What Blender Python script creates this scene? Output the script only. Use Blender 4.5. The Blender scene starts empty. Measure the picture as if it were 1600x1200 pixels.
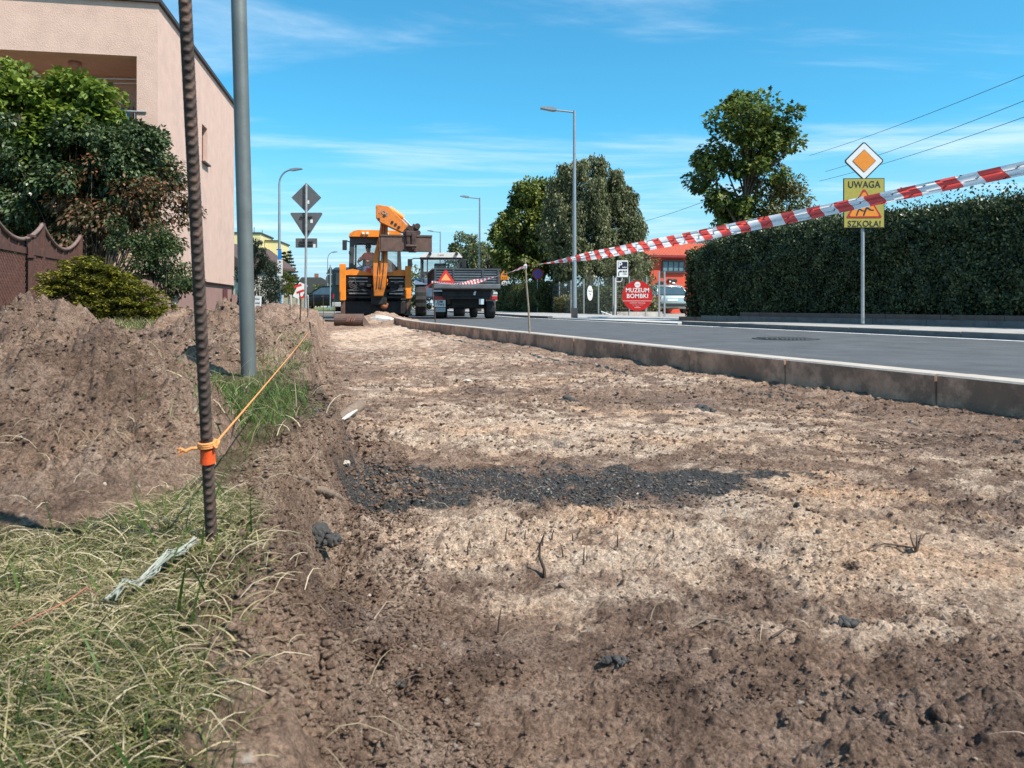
import bpy, bmesh, math, random
import numpy as np
from mathutils import Vector, Matrix
R = math.radians
C = bpy.context.scene.collection
SC = bpy.context.scene

# ---------------------------------------------------------------- camera
CAMZ = 0.46
F = 1200.0                       # focal length in pixels of a 1600 wide frame
cam_d = bpy.data.cameras.new("camera")
cam = bpy.data.objects.new("camera", cam_d); C.objects.link(cam)
cam.location = (0, 0, CAMZ); cam.rotation_euler = (R(90), 0, 0)
cam_d.sensor_width = 36; cam_d.lens = 27.0
cam_d.shift_y = -123 / 1600
cam_d.clip_start = 0.05; cam_d.clip_end = 5000
cam_d.dof.use_dof = True; cam_d.dof.focus_distance = 3.0; cam_d.dof.aperture_fstop = 24
SC.camera = cam

# ---------------------------------------------------------------- light
SUN_AZ = (0.84, -0.54); SUN_EL = 52.0
_l = math.hypot(*SUN_AZ); sdir = Vector((SUN_AZ[0]/_l*math.cos(R(SUN_EL)), SUN_AZ[1]/_l*math.cos(R(SUN_EL)), math.sin(R(SUN_EL))))
sun_d = bpy.data.lights.new("sun", 'SUN'); sun = bpy.data.objects.new("sun", sun_d); C.objects.link(sun)
sun_d.energy = 4.8; sun_d.angle = R(0.53); sun_d.color = (1.0, 0.93, 0.84)
sun.rotation_euler = sdir.to_track_quat('Z', 'Y').to_euler(); sun.location = (20, -10, 30)
w = bpy.data.worlds.new("World"); SC.world = w; w.use_nodes = True
nt = w.node_tree; N = nt.nodes; Lk = nt.links
for n in list(N): N.remove(n)
def wn(t, **k):
    n = N.new(t)
    for a, b in k.items(): setattr(n, a, b)
    return n
wout = wn('ShaderNodeOutputWorld'); bg = wn('ShaderNodeBackground'); Lk.new(bg.outputs[0], wout.inputs[0])
sky = wn('ShaderNodeTexSky', sky_type='NISHITA', sun_disc=False, sun_elevation=R(SUN_EL), sun_rotation=math.atan2(SUN_AZ[0], SUN_AZ[1]),
         air_density=1.0, dust_density=0.6, ozone_density=2.0)
tint = wn('ShaderNodeMix', data_type='RGBA', blend_type='MULTIPLY'); tint.inputs[0].default_value = 1
tint.inputs[7].default_value = (0.40, 1.20, 1.34, 1)
Lk.new(sky.outputs[0], tint.inputs[6])
tc = wn('ShaderNodeTexCoord'); sep = wn('ShaderNodeSeparateXYZ'); Lk.new(tc.outputs['Generated'], sep.inputs[0])
# project the direction on a high cloud sheet
zc = wn('ShaderNodeMath', operation='MAXIMUM'); Lk.new(sep.outputs[2], zc.inputs[0]); zc.inputs[1].default_value = 0.04
dx = wn('ShaderNodeMath', operation='DIVIDE'); Lk.new(sep.outputs[0], dx.inputs[0]); Lk.new(zc.outputs[0], dx.inputs[1])
dy = wn('ShaderNodeMath', operation='DIVIDE'); Lk.new(sep.outputs[1], dy.inputs[0]); Lk.new(zc.outputs[0], dy.inputs[1])
cmb = wn('ShaderNodeCombineXYZ'); Lk.new(dx.outputs[0], cmb.inputs[0]); Lk.new(dy.outputs[0], cmb.inputs[1])
mp = wn('ShaderNodeMapping'); Lk.new(cmb.outputs[0], mp.inputs[0]); mp.inputs['Scale'].default_value = (0.42, 0.85, 1); mp.inputs['Rotation'].default_value = (0, 0, R(12)); mp.inputs['Location'].default_value = (3.3, 1.0, 0)
ns = wn('ShaderNodeTexNoise'); ns.inputs['Scale'].default_value = 0.9; ns.inputs['Detail'].default_value = 9; ns.inputs['Roughness'].default_value = 0.6; ns.inputs['Distortion'].default_value = 0.5
Lk.new(mp.outputs[0], ns.inputs[0])
cr = wn('ShaderNodeMapRange', interpolation_type='SMOOTHSTEP'); cr.inputs['From Min'].default_value = 0.45; cr.inputs['From Max'].default_value = 0.78; cr.inputs['To Max'].default_value = 0.8
Lk.new(ns.outputs[0], cr.inputs[0])
hz_ = wn('ShaderNodeMapRange', interpolation_type='SMOOTHSTEP'); Lk.new(sep.outputs[2], hz_.inputs[0]); hz_.inputs['From Min'].default_value = 0.24; hz_.inputs['From Max'].default_value = -0.02; hz_.inputs['To Max'].default_value = 0.95
hmix = wn('ShaderNodeMix', data_type='RGBA'); Lk.new(hz_.outputs[0], hmix.inputs[0]); Lk.new(tint.outputs[2], hmix.inputs[6]); hmix.inputs[7].default_value = (3.7, 5.1, 6.2, 1)
cmix = wn('ShaderNodeMix', data_type='RGBA'); Lk.new(cr.outputs[0], cmix.inputs[0]); Lk.new(hmix.outputs[2], cmix.inputs[6]); cmix.inputs[7].default_value = (6.3, 7.4, 8.2, 1)
Lk.new(cmix.outputs[2], bg.inputs[0]); bg.inputs[1].default_value = 0.10
SC.view_settings.view_transform = 'Standard'; SC.view_settings.look = 'None'; SC.view_settings.exposure = 0.60; SC.view_settings.gamma = 1.0
SC.view_settings.use_curve_mapping = False
SC.cycles.max_bounces = 6; SC.cycles.diffuse_bounces = 3; SC.cycles.glossy_bounces = 3; SC.cycles.transparent_max_bounces = 12; SC.cycles.transmission_bounces = 5
SC.cycles.use_denoising = True
SC.cycles.caustics_reflective = False; SC.cycles.caustics_refractive = False

# ---------------------------------------------------------------- helpers
def X(px, d): return (px - 800) / F * d
def Z(py, d): return CAMZ + (477 - py) / F * d

def tag(o, label=None, cat=None, group=None, kind=None):
    if label: o['label'] = label
    if cat: o['category'] = cat
    if group: o['group'] = group
    if kind: o['kind'] = kind
    return o
def thing(name, label, cat, loc=(0, 0, 0), rz=0, group=None):
    o = bpy.data.objects.new(name, None); C.objects.link(o); o.empty_display_size = 0.1
    o.location = loc; o.rotation_euler = (0, 0, rz)
    return tag(o, label, cat, group)
def copy_tree(o, parent=None):
    c = o.copy(); C.objects.link(c)
    if parent is not None: c.parent = parent
    for ch in list(o.children): copy_tree(ch, c)
    return c

MATS = {}
def mat(name, col, rough=0.7, metal=0.0, var=0.15, scale=6.0, bump=0.0, bscale=60.0, dirt=None, spec=0.5, trans=0.0, detail=5.0):
    """principled material whose colour wanders by +-var and with an optional dirt colour in patches"""
    if name in MATS: return MATS[name]
    m = bpy.data.materials.new(name); m.use_nodes = True; t = m.node_tree; n = t.nodes; l = t.links
    p = n['Principled BSDF']; p.inputs['Roughness'].default_value = rough; p.inputs['Metallic'].default_value = metal
    p.inputs['Specular IOR Level'].default_value = spec
    tcn = n.new('ShaderNodeTexCoord')
    nz = n.new('ShaderNodeTexNoise'); nz.inputs['Scale'].default_value = scale; nz.inputs['Detail'].default_value = detail; nz.inputs['Roughness'].default_value = 0.65
    l.new(tcn.outputs['Object'], nz.inputs[0])
    rp = n.new('ShaderNodeMapRange'); rp.inputs['From Min'].default_value = 0.3; rp.inputs['From Max'].default_value = 0.7
    rp.inputs['To Min'].default_value = 1 - var; rp.inputs['To Max'].default_value = 1 + var
    l.new(nz.outputs[0], rp.inputs[0])
    vm = n.new('ShaderNodeVectorMath'); vm.operation = 'SCALE'; vm.inputs[0].default_value = col[:3]; l.new(rp.outputs[0], vm.inputs['Scale'])
    out = vm.outputs[0]
    if dirt:
        n2 = n.new('ShaderNodeTexNoise'); n2.inputs['Scale'].default_value = dirt[1]; n2.inputs['Detail'].default_value = 8; n2.inputs['Roughness'].default_value = 0.7
        l.new(tcn.outputs['Object'], n2.inputs[0])
        r2 = n.new('ShaderNodeMapRange'); r2.inputs['From Min'].default_value = dirt[2]; r2.inputs['From Max'].default_value = dirt[2] + 0.12; r2.inputs['To Max'].default_value = dirt[3] if len(dirt) > 3 else 0.85
        l.new(n2.outputs[0], r2.inputs[0])
        mx = n.new('ShaderNodeMix'); mx.data_type = 'RGBA'; l.new(r2.outputs[0], mx.inputs[0]); l.new(out, mx.inputs[6]); mx.inputs[7].default_value = (*dirt[0], 1)
        out = mx.outputs[2]
    l.new(out, p.inputs['Base Color'])
    if bump:
        nb = n.new('ShaderNodeTexNoise'); nb.inputs['Scale'].default_value = bscale; nb.inputs['Detail'].default_value = 6; nb.inputs['Roughness'].default_value = 0.7
        l.new(tcn.outputs['Object'], nb.inputs[0])
        b = n.new('ShaderNodeBump'); b.inputs['Strength'].default_value = 1.0; b.inputs['Distance'].default_value = bump; l.new(nb.outputs[0], b.inputs['Height']); l.new(b.outputs[0], p.inputs['Normal'])
    MATS[name] = m; return m

def leafmat(name, c1, c2, c3=None, rough=0.5, transl=0.35, patch=0.8, pscale=0.8):
    """foliage: every leaf (mesh island) picks its own tone, larger patches wander too"""
    m = bpy.data.materials.new(name); m.use_nodes = True; t = m.node_tree; n = t.nodes; l = t.links
    p = n['Principled BSDF']; p.inputs['Roughness'].default_value = rough; p.inputs['Specular IOR Level'].default_value = 0.35
    g = n.new('ShaderNodeNewGeometry'); ramp = n.new('ShaderNodeValToRGB')
    tcn = n.new('ShaderNodeTexCoord'); nz = n.new('ShaderNodeTexNoise'); nz.inputs['Scale'].default_value = pscale; nz.inputs['Detail'].default_value = 3
    l.new(tcn.outputs['Object'], nz.inputs[0])
    a = n.new('ShaderNodeMath'); a.operation = 'MULTIPLY_ADD'; l.new(nz.outputs[0], a.inputs[0]); a.inputs[1].default_value = patch * 2; a.inputs[2].default_value = -patch
    b = n.new('ShaderNodeMath'); b.operation = 'ADD'; l.new(a.outputs[0], b.inputs[0]); l.new(g.outputs['Random Per Island'], b.inputs[1]); b.use_clamp = True
    l.new(b.outputs[0], ramp.inputs[0])
    ramp.color_ramp.elements[0].color = (*c1, 1); ramp.color_ramp.elements[1].color = (*(c3 or c2), 1); ramp.color_ramp.elements[1].position = 1.0
    e = ramp.color_ramp.elements.new(0.6 if c3 else 0.5); e.color = (*(c2 if c3 else tuple((u+v)/2 for u, v in zip(c1, c2))), 1)
    l.new(ramp.outputs[0], p.inputs['Base Color'])
    tr = n.new('ShaderNodeBsdfTranslucent'); l.new(ramp.outputs[0], tr.inputs[0])
    ms = n.new('ShaderNodeMixShader'); ms.inputs[0].default_value = transl; l.new(p.outputs[0], ms.inputs[1]); l.new(tr.outputs[0], ms.inputs[2])
    l.new(ms.outputs[0], n['Material Output'].inputs[0])
    MATS[name] = m; return m

def npmesh(name, verts, faces_k, k, m=None, parent=None, smooth=False, attr=None):
    """verts (N,3), faces_k (M,k) all with the same corner count"""
    me = bpy.data.meshes.new(name)
    nv = len(verts); nf = len(faces_k)
    me.vertices.add(nv); me.vertices.foreach_set('co', np.ascontiguousarray(verts, dtype=np.float32).ravel())
    me.loops.add(nf * k); me.loops.foreach_set('vertex_index', np.ascontiguousarray(faces_k, dtype=np.int32).ravel())
    me.polygons.add(nf); me.polygons.foreach_set('loop_start', np.arange(0, nf * k, k, dtype=np.int32))
    if smooth: me.polygons.foreach_set('use_smooth', np.ones(nf, dtype=bool))
    me.update(calc_edges=True)
    if attr is not None:
        at = me.color_attributes.new('mask', 'FLOAT_COLOR', 'POINT'); at.data.foreach_set('color', np.ascontiguousarray(attr, dtype=np.float32).ravel())
    if m: me.materials.append(m)
    o = bpy.data.objects.new(name, me); C.objects.link(o)
    if parent is not None: o.parent = parent
    return o

class MB:
    def __init__(s): s.v = []; s.f = []; s.mi = []; s.sm = []; s.cur = 0
    def add(s, vs, fs, smooth=False):
        b = len(s.v); s.v += [tuple(v) for v in vs]
        for f in fs: s.f.append([b + i for i in f]); s.mi.append(s.cur); s.sm.append(smooth)
        return s
    def box(s, c, d, rz=0, rx=0, ry=0, bev=0.0):
        M = Matrix.Translation(c) @ Matrix.Rotation(rz, 4, 'Z') @ Matrix.Rotation(ry, 4, 'Y') @ Matrix.Rotation(rx, 4, 'X')
        hx, hy, hz = d[0]/2, d[1]/2, d[2]/2
        if bev > 0:
            b = min(bev, hx*.9, hy*.9, hz*.9); vs = []; 
            bm = bmesh.new(); bmesh.ops.create_cube(bm, size=1)
            for v in bm.verts: v.co = Vector((v.co.x*2*hx, v.co.y*2*hy, v.co.z*2*hz))
            bmesh.ops.bevel(bm, geom=bm.edges[:], offset=b, segments=2, affect='EDGES', profile=0.6)
            bm.verts.index_update()
            s.add([M @ v.co for v in bm.verts], [[v.index for v in f.verts] for f in bm.faces]); bm.free(); return s
        vs = [M @ Vector((x*hx, y*hy, z*hz)) for x in (-1, 1) for y in (-1, 1) for z in (-1, 1)]
        return s.add(vs, [(0,1,3,2),(4,6,7,5),(0,4,5,1),(2,3,7,6),(0,2,6,4),(1,5,7,3)])
    def cyl(s, a, b, r1, r2=None, n=12, caps=True, smooth=True):
        a = Vector(a); b = Vector(b); r2 = r1 if r2 is None else r2
        z = (b - a).normalized(); x = z.orthogonal().normalized(); y = z.cross(x)
        vs = []
        for p, r in ((a, r1), (b, r2)):
            for i in range(n): t = 2*math.pi*i/n; vs.append(p + r*(math.cos(t)*x + math.sin(t)*y))
        s.add(vs, [(i, (i+1) % n, n+(i+1) % n, n+i) for i in range(n)], smooth)
        if caps: s.add([v for v in vs[:n]], [tuple(range(n-1, -1, -1))]); s.add(vs[n:], [tuple(range(n))])
        return s
    def tube(s, pts, r, n=8, closed_caps=True):
        pts = [Vector(p) for p in pts]; rs = r if isinstance(r, (list, tuple)) else [r]*len(pts)
        vs = []; prev = None
        for i, p in enumerate(pts):
            t = (pts[min(i+1, len(pts)-1)] - pts[max(i-1, 0)]).normalized()
            if prev is None: x = t.orthogonal().normalized()
            else: x = (prev - t*prev.dot(t)); x = x.normalized() if x.length > 1e-6 else t.orthogonal().normalized()
            prev = x; y = t.cross(x)
            for k in range(n): a = 2*math.pi*k/n; vs.append(p + rs[i]*(math.cos(a)*x + math.sin(a)*y))
        fs = [(i*n+k, i*n+(k+1) % n, (i+1)*n+(k+1) % n, (i+1)*n+k) for i in range(len(pts)-1) for k in range(n)]
        s.add(vs, fs, True)
        if closed_caps: s.add(vs[:n], [tuple(range(n-1, -1, -1))]); s.add(vs[-n:], [tuple(range(n))])
        return s
    def prism(s, poly, axis, a, b):
        """poly: 2D outline; axis 'x' 'y' 'z' = extrusion axis from a to b. poly coordinates are the two remaining axes in order"""
        def p3(u, v, w_): return {'x': (w_, u, v), 'y': (u, w_, v), 'z': (u, v, w_)}[axis]
        n = len(poly); vs = [p3(u, v, a) for u, v in poly] + [p3(u, v, b) for u, v in poly]
        return s.add(vs, [tuple(range(n)), tuple(range(2*n-1, n-1, -1))] + [(i, n+i, n+(i+1) % n, (i+1) % n) for i in range(n)])
    def ell(s, c, r, n=12, m=8):
        vs = []; fs = []
        for j in range(1, m):
            ph = math.pi*j/m
            for i in range(n): t = 2*math.pi*i/n; vs.append((c[0]+r[0]*math.sin(ph)*math.cos(t), c[1]+r[1]*math.sin(ph)*math.sin(t), c[2]+r[2]*math.cos(ph)))
        top = len(vs); vs.append((c[0], c[1], c[2]+r[2])); vs.append((c[0], c[1], c[2]-r[2]))
        for j in range(m-2):
            for i in range(n): fs.append((j*n+i, (j+1)*n+i, (j+1)*n+(i+1) % n, j*n+(i+1) % n))
        for i in range(n): fs.append((top, i, (i+1) % n)); fs.append((top+1, (m-2)*n+(i+1) % n, (m-2)*n+i))
        return s.add(vs, fs, True)
    def wheel(s, c, r, w_, n=28, lug=0.0, ax='x'):
        """tyre with rounded shoulders around axis ax"""
        prof = [(-.5, .62), (-.5, .9), (-.42, .98), (-.2, 1), (.2, 1), (.42, .98), (.5, .9), (.5, .62)]
        vs = []
        for i in range(n):
            t = 2*math.pi*i/n; k = 1 + (lug if i % 2 else 0)
            for u, q in prof:
                rr = r*q*(k if q > .95 else 1)
                vs.append((c[0]+u*w_, c[1]+rr*math.cos(t), c[2]+rr*math.sin(t)) if ax == 'x' else (c[0]+rr*math.cos(t), c[1]+u*w_, c[2]+rr*math.sin(t)))
        m = len(prof); fs = [(i*m+j, i*m+j+1, ((i+1) % n)*m+j+1, ((i+1) % n)*m+j) for i in range(n) for j in range(m-1)]
        return s.add(vs, fs, lug == 0)
    def build(s, name, mats, parent=None, loc=None):
        me = bpy.data.meshes.new(name); me.from_pydata(s.v, [], s.f)
        for m in (mats if isinstance(mats, (list, tuple)) else [mats]): me.materials.append(m)
        me.polygons.foreach_set('material_index', s.mi); me.polygons.foreach_set('use_smooth', s.sm)
        bm = bmesh.new(); bm.from_mesh(me); bmesh.ops.recalc_face_normals(bm, faces=bm.faces[:]); bm.to_mesh(me); bm.free()
        me.update(); o = bpy.data.objects.new(name, me); C.objects.link(o)
        if parent is not None: o.parent = parent
        if loc: o.location = loc
        return o

def me_h(me):
    ys_ = [v.co.y for v in me.vertices]; return max(ys_)-min(ys_)
def me_w(me):
    xs_ = [v.co.x for v in me.vertices]; return max(xs_)-min(xs_)
def text_part(txt, size, loc, m, parent, name='lettering', rot=(R(90), 0, 0), depth=0.0015, align='CENTER', sx=1.0, bold=0.0, fit=None):
    cu = bpy.data.curves.new(name, 'FONT'); cu.body = txt; cu.size = size; cu.extrude = depth; cu.align_x = align; cu.align_y = 'CENTER'; cu.offset = bold; cu.space_character = 1.06
    o = bpy.data.objects.new(name, cu); C.objects.link(o); bpy.context.view_layer.update()
    me = bpy.data.meshes.new_from_object(o.evaluated_get(bpy.context.evaluated_depsgraph_get()))
    bpy.data.objects.remove(o); me.materials.clear(); me.materials.append(m)
    t = bpy.data.objects.new(name, me); C.objects.link(t); t.location = loc; t.rotation_euler = rot; t.scale = (sx, 1, 1); t.parent = parent
    if fit: t.scale = (fit[0]/max(me_w(me), 1e-6), fit[1]/max(me_h(me), 1e-6), 1)
    return t

# ---- noise in numpy
_rng = np.random.RandomState(7)
_perm = np.tile(_rng.permutation(512), 3)
_gr = np.stack([np.cos(np.linspace(0, 2*np.pi, 512, endpoint=False)), np.sin(np.linspace(0, 2*np.pi, 512, endpoint=False))], 1)
def _h(ix, iy, s): return _perm[(_perm[(ix + s*37) & 511] + iy) & 511]
def perlin(x, y, s=0):
    ix = np.floor(x).astype(np.int64); iy = np.floor(y).astype(np.int64); fx = x - ix; fy = y - iy
    u = fx*fx*fx*(fx*(fx*6-15)+10); v = fy*fy*fy*(fy*(fy*6-15)+10)
    def g(a, b, dx_, dy_):
        q = _gr[_h(ix+a, iy+b, s)]; return q[..., 0]*dx_ + q[..., 1]*dy_
    n00 = g(0, 0, fx, fy); n10 = g(1, 0, fx-1, fy); n01 = g(0, 1, fx, fy-1); n11 = g(1, 1, fx-1, fy-1)
    return (n00*(1-u)+n10*u)*(1-v) + (n01*(1-u)+n11*u)*v
def fbm(x, y, sc, o=4, s=0, gain=0.5):
    t = 0; a = 1.0; f = sc
    for i in range(o): t = t + a*perlin(x*f + 13.7*i, y*f - 7.1*i, s+i); a *= gain; f *= 2.03
    return t
def clods(x, y, cell, s=0, dens=0.6, rmin=0.2, rmax=0.5):
    """lumps: rounded caps scattered on a jittered lattice, height in units of the cell"""
    u = x/cell; v = y/cell; ix = np.floor(u).astype(np.int64); iy = np.floor(v).astype(np.int64); out = np.zeros_like(x)
    for a in (-1, 0, 1):
        for b in (-1, 0, 1):
            h1 = _h(ix+a, iy+b, s)/511.; h2 = _h(ix+a, iy+b, s+5)/511.; h3 = _h(ix+a, iy+b, s+9)/511.; h4 = _h(ix+a, iy+b, s+13)/511.
            rr = rmin + (rmax-rmin)*h3*h3
            e = 0.75 + 0.5*h2
            dx_ = (u-(ix+a+h1))*e; dy_ = (v-(iy+b+h2))/e
            d = np.sqrt(dx_**2+dy_**2)
            cap = np.where((d < rr) & (h4 < dens), np.sqrt(np.maximum(rr*rr-d*d, 0))*0.8, 0)
            out = np.maximum(out, cap)
    return out*cell
def sst(a, b, x): t = np.clip((x-a)/(b-a), 0, 1); return t*t*(3-2*t)
# ================================================================ ground
def kerb_x(y):      # trench-side face of the near kerb
    y = np.asarray(y, dtype=float)
    return np.where(y < 13, 2.945 - .333*y, np.where(y < 17, -1.384 - .333*(y-13) + .014*(y-13)**2, -2.492 - .21*(y-17)))
def line_x(y):      # far white edge line
    y = np.asarray(y, dtype=float)
    return np.where(y < 26, 8.83 - .333*y, .172 - .2*(y-26))
def trench_s(x, y): # distance right of the trench's left lip
    return (x + .25*y + .07 + .035*perlin(y*1.7, y*0+3.3, 3) + .02*perlin(y*6, y*0+1.3, 4) - .08*np.exp(-((y-2.0)/.5)**2) + .03*np.exp(-((y-1.0)/.25)**2)) / 1.03

rad = np.concatenate([np.linspace(.015, .52, 60)[:-1], .52*np.exp(np.linspace(0, math.log(4/.52), 840))[:-1], 4*np.exp(np.linspace(0, math.log(34/4), 420))]); nrow = len(rad); rad = np.concatenate([rad, 34*np.exp(np.linspace(0.02, math.log(2500/34), 60))])
ang = np.concatenate([np.linspace(-180, -44, 40, endpoint=False), np.linspace(-44, 44, 900), np.linspace(44, 180, 41)[1:]])
A, RR = np.meshgrid(np.radians(ang), rad); gx = RR*np.sin(A); gy = RR*np.cos(A)
def hills(gx, gy):
    """soil thrown out along the left lip: several heaps, height above the turf"""
    out = []
    def cone(cx, cy, rx, ry, h, rot=0.0, p=1.5):
        c, s_ = math.cos(rot), math.sin(rot)
        wx = gx + .10*perlin(gx*2.2, gy*2.2, 21) + .05*perlin(gx*6, gy*6, 22); wy = gy + .12*perlin(gx*2.2+5, gy*2.2, 23) + .05*perlin(gx*6, gy*6, 25)
        u = ((wx-cx)*c + (wy-cy)*s_)/rx; v = (-(wx-cx)*s_ + (wy-cy)*c)/ry
        d = np.sqrt(u*u+v*v); return h*np.clip(1-d, 0, 1)**p*(1+0.8*np.clip(d, 0, 1)*np.clip(1-d,0,1))
    h1 = np.maximum.reduce([cone(-2.0, 2.55, 1.55, 1.75, .215, .1, 1.0), cone(-.98, 1.62, .80, .78, .105, .2, .9), cone(-1.50, 2.75, .6, .5, .12), cone(-1.98, 3.45, .42, .42, .285, 0, .9), cone(-.72, 1.22, .55, .36, .055, .2, .9), cone(-2.8, 2.6, 1.3, 1.4, .19, 0, .9), cone(-1.15, 1.15, .75, .32, .05, 0, .8), cone(-.62, 1.75, .35, .7, .05, .25, .8)])
    sl = trench_s(gx, gy); wv = .10*fbm(gx, gy, 2.4, 3, 26)
    # near heap: bounded behind and to the right by a diagonal line, its toe slopes to the camera
    lx = np.interp(gy, [.6, 1.0, 1.45, 1.85, 2.5, 3.3, 4.0], [-.36, -.40, -.50, -.66, -1.05, -1.62, -2.3]); wd = (lx-gx+.5*wv)*.80
    side = np.clip(wd, 0, None)*.78*(1-.45*sst(1.5, 1.0, gy)); toe = .19*np.clip(gy-.86+wv*.7, 0, None)**.85; capv = .118+.05*fbm(gx, gy, 1.1, 2, 28)+.045*np.clip(1-np.hypot((gx+1.7)/.5, (gy-2.75)/.5), 0, 1)+.115*np.clip(1-np.hypot((gx+1.72)/.19, (gy-2.85)/.24), 0, 1)**.55
    capv = capv*sst(3.75, 3.1, gy+.25*wv)
    kk_ = 38.0; h1 = -np.log(np.exp(-kk_*side)+np.exp(-kk_*toe)+np.exp(-kk_*np.maximum(capv, 0)))/kk_ + np.log(3)/kk_*np.exp(-25*np.minimum(side, toe))*0
    h1 = np.where((gy > .6) & (gy < 5) & (gx < 0) & (gx > -6), np.clip(h1, 0, None), 0)
    h2 = np.maximum.reduce([cone(-1.80, 4.5, .52, 1.25, .195, .15, .95), cone(-1.38, 3.45, .48, .85, .10, .15, .9), cone(-2.62, 7.9, .62, 1.9, .215, .24, .95), cone(-1.75, 5.6, .35, 1.2, .09, .25, .9), cone(-2.35, 6.2, .5, .7, .10, .2, .9)])
    h3 = np.maximum.reduce([cone(-3.5, 10.6, 1.1, 2.6, .22, .25, 1.0), cone(-4.6, 15.0, 1.3, 3.2, .24, .25, 1.0), cone(-3.0, 8.9, .6, 1.0, .13, .2, 1.0)])
    return h1, h2, h3
s_ = trench_s(gx, gy)
h1, h2, h3 = hills(gx, gy)
near = np.clip(1.6/np.maximum(RR, .5), .15, 1)
c1 = clods(gx, gy, .030, 170, .75, .15, .5)*np.clip(7/RR, 0, 1); c2 = clods(gx, gy, .013, 173, .8, .15, .5)*np.clip(3.5/RR, 0, 1)
patchy = sst(-.3, .3, fbm(gx, gy, 4.5, 3, 176))
flat = np.clip(.35+.45*gy, .35, 1)     # trodden and scraped flatter towards the camera
fine = flat*(.008*np.abs(fbm(gx*.7, gy*1.2, 15, 4, 33, .60)) + .0045*np.abs(fbm(gx*.8, gy*1.1, 60, 3, 34, .6))*np.clip(6/RR, 0, 1) + .0040*fbm(gx*.7, gy*1.2, 30, 4, 31, .62)*np.clip(14/RR, 0, 1)) + (.30*c1+.40*c2)*(.15+.85*patchy)*np.clip(.25+.5*gy, .4, 1)
lump = clods(gx, gy, .045, 3, .5) * np.clip(10/RR, 0, 1); lump2 = clods(gx, gy, .018, 8, .45) * np.clip(4/RR, 0, 1); lump3 = clods(gx, gy, .11, 14, .3, .15, .42)
rough = sst(-.25, .35, fbm(gx, gy, 1.1, 3, 41)+.05)        # where the floor is churned rather than flat
nearx = sst(1.35, .8, gy)*.12
floor = .014*fbm(gx, gy, .9, 2, 50) + .014*fbm(gx, gy, 3.2, 3, 53) + .009*fbm(gx+.4*gy, gy*1.6, 9, 3, 56)*(.6+rough) + fine*(1+.8*rough+nearx) + lump*(.16+.45*rough+.3*nearx)+lump2*(.15+.5*rough+.3*nearx)
edgeh = sst(.34, .05, s_)  # crumbs rolled to the foot of the bank
floor = floor + edgeh*(.018+.5*lump+.6*lump2+.18*lump3)
turf = .20 + .012*fbm(gx, gy, 1.3, 3, 60) + fine*1.2 + .3*lump*sst(-.25, 0, s_) + .22*lump3*sst(-.2, 0, s_)
turf = np.where(gy < .75, turf-.02*sst(.75, .4, gy), turf)
wid = .085 + .04*perlin(gy*2.5, gy*0+9, 70) + .10*sst(1.3, .7, gy) + .02*sst(1.2,1.6,gy)*sst(2.6,1.8,gy)
bank = sst(0, 1, s_/np.maximum(wid, .05))
ov = (.035*fbm(gx, gy, 7, 3, 72) + .03*np.abs(fbm(gx, gy, 16, 3, 77)) - .01 + .6*clods(gx, gy, .05, 78, .6)+.5*lump2)*np.exp(-((s_-.07)/.13)**2)
z = turf*(1-bank) + floor*bank + ov + .3*lump3*np.exp(-((s_-.1)/.12)**2)
# trench runs out at 20 m, then everything is level with the road bed
far = sst(18.5, 20.5, gy)
z = z*(1-far) + far*(np.where(gx < kerb_x(gy)-1.8-.12*(gy-20), .17, .0))
kx = kerb_x(gy)
z = z + .03*sst(.5, .0, np.abs(kx-gx))*(gx < kx) * (.5+fbm(gx, gy, 2.5, 3, 75))
beyond = gx > kx + .05
z = np.where(beyond, -.10, z)
farr = np.sqrt(gx**2+gy**2)
z = np.where(farr > 60, np.minimum(z, .02) - .0*farr, z)
z = np.where((gy < .2) & (gx < 0), .19, z)
detail2 = lambda h: .11*fbm(gx, gy, 2.6, 3, 180)*sst(.03, .12, h) - .12*np.clip(fbm(gx+.3, gy, 3.4, 3, 183)-.12, 0, 1)*sst(.04, .1, h)
# heaps with clods
amp = lambda h, k: sst(0, .06, h)*k
big = clods(gx, gy, .17, 90, .55, .2, .55)
mid = clods(gx, gy, .07, 93, .7, .2, .55)
sm = clods(gx, gy, .028, 96, .65, .2, .5)
detail = .62*big + .78*mid + .75*sm*np.clip(6/RR, 0, 1) + .070*fbm(gx, gy, 4.2, 5, 98, .55) + .040*np.abs(fbm(gx, gy, 11, 4, 99, .6))*np.clip(10/RR, .3, 1)+ .006*np.abs(fbm(gx, gy, 60, 2, 100))*np.clip(4/RR, 0, 1)
ridge = -.075*np.abs(fbm(gx-.5*gy, gy*.5, 4.2, 3, 101))
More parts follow.
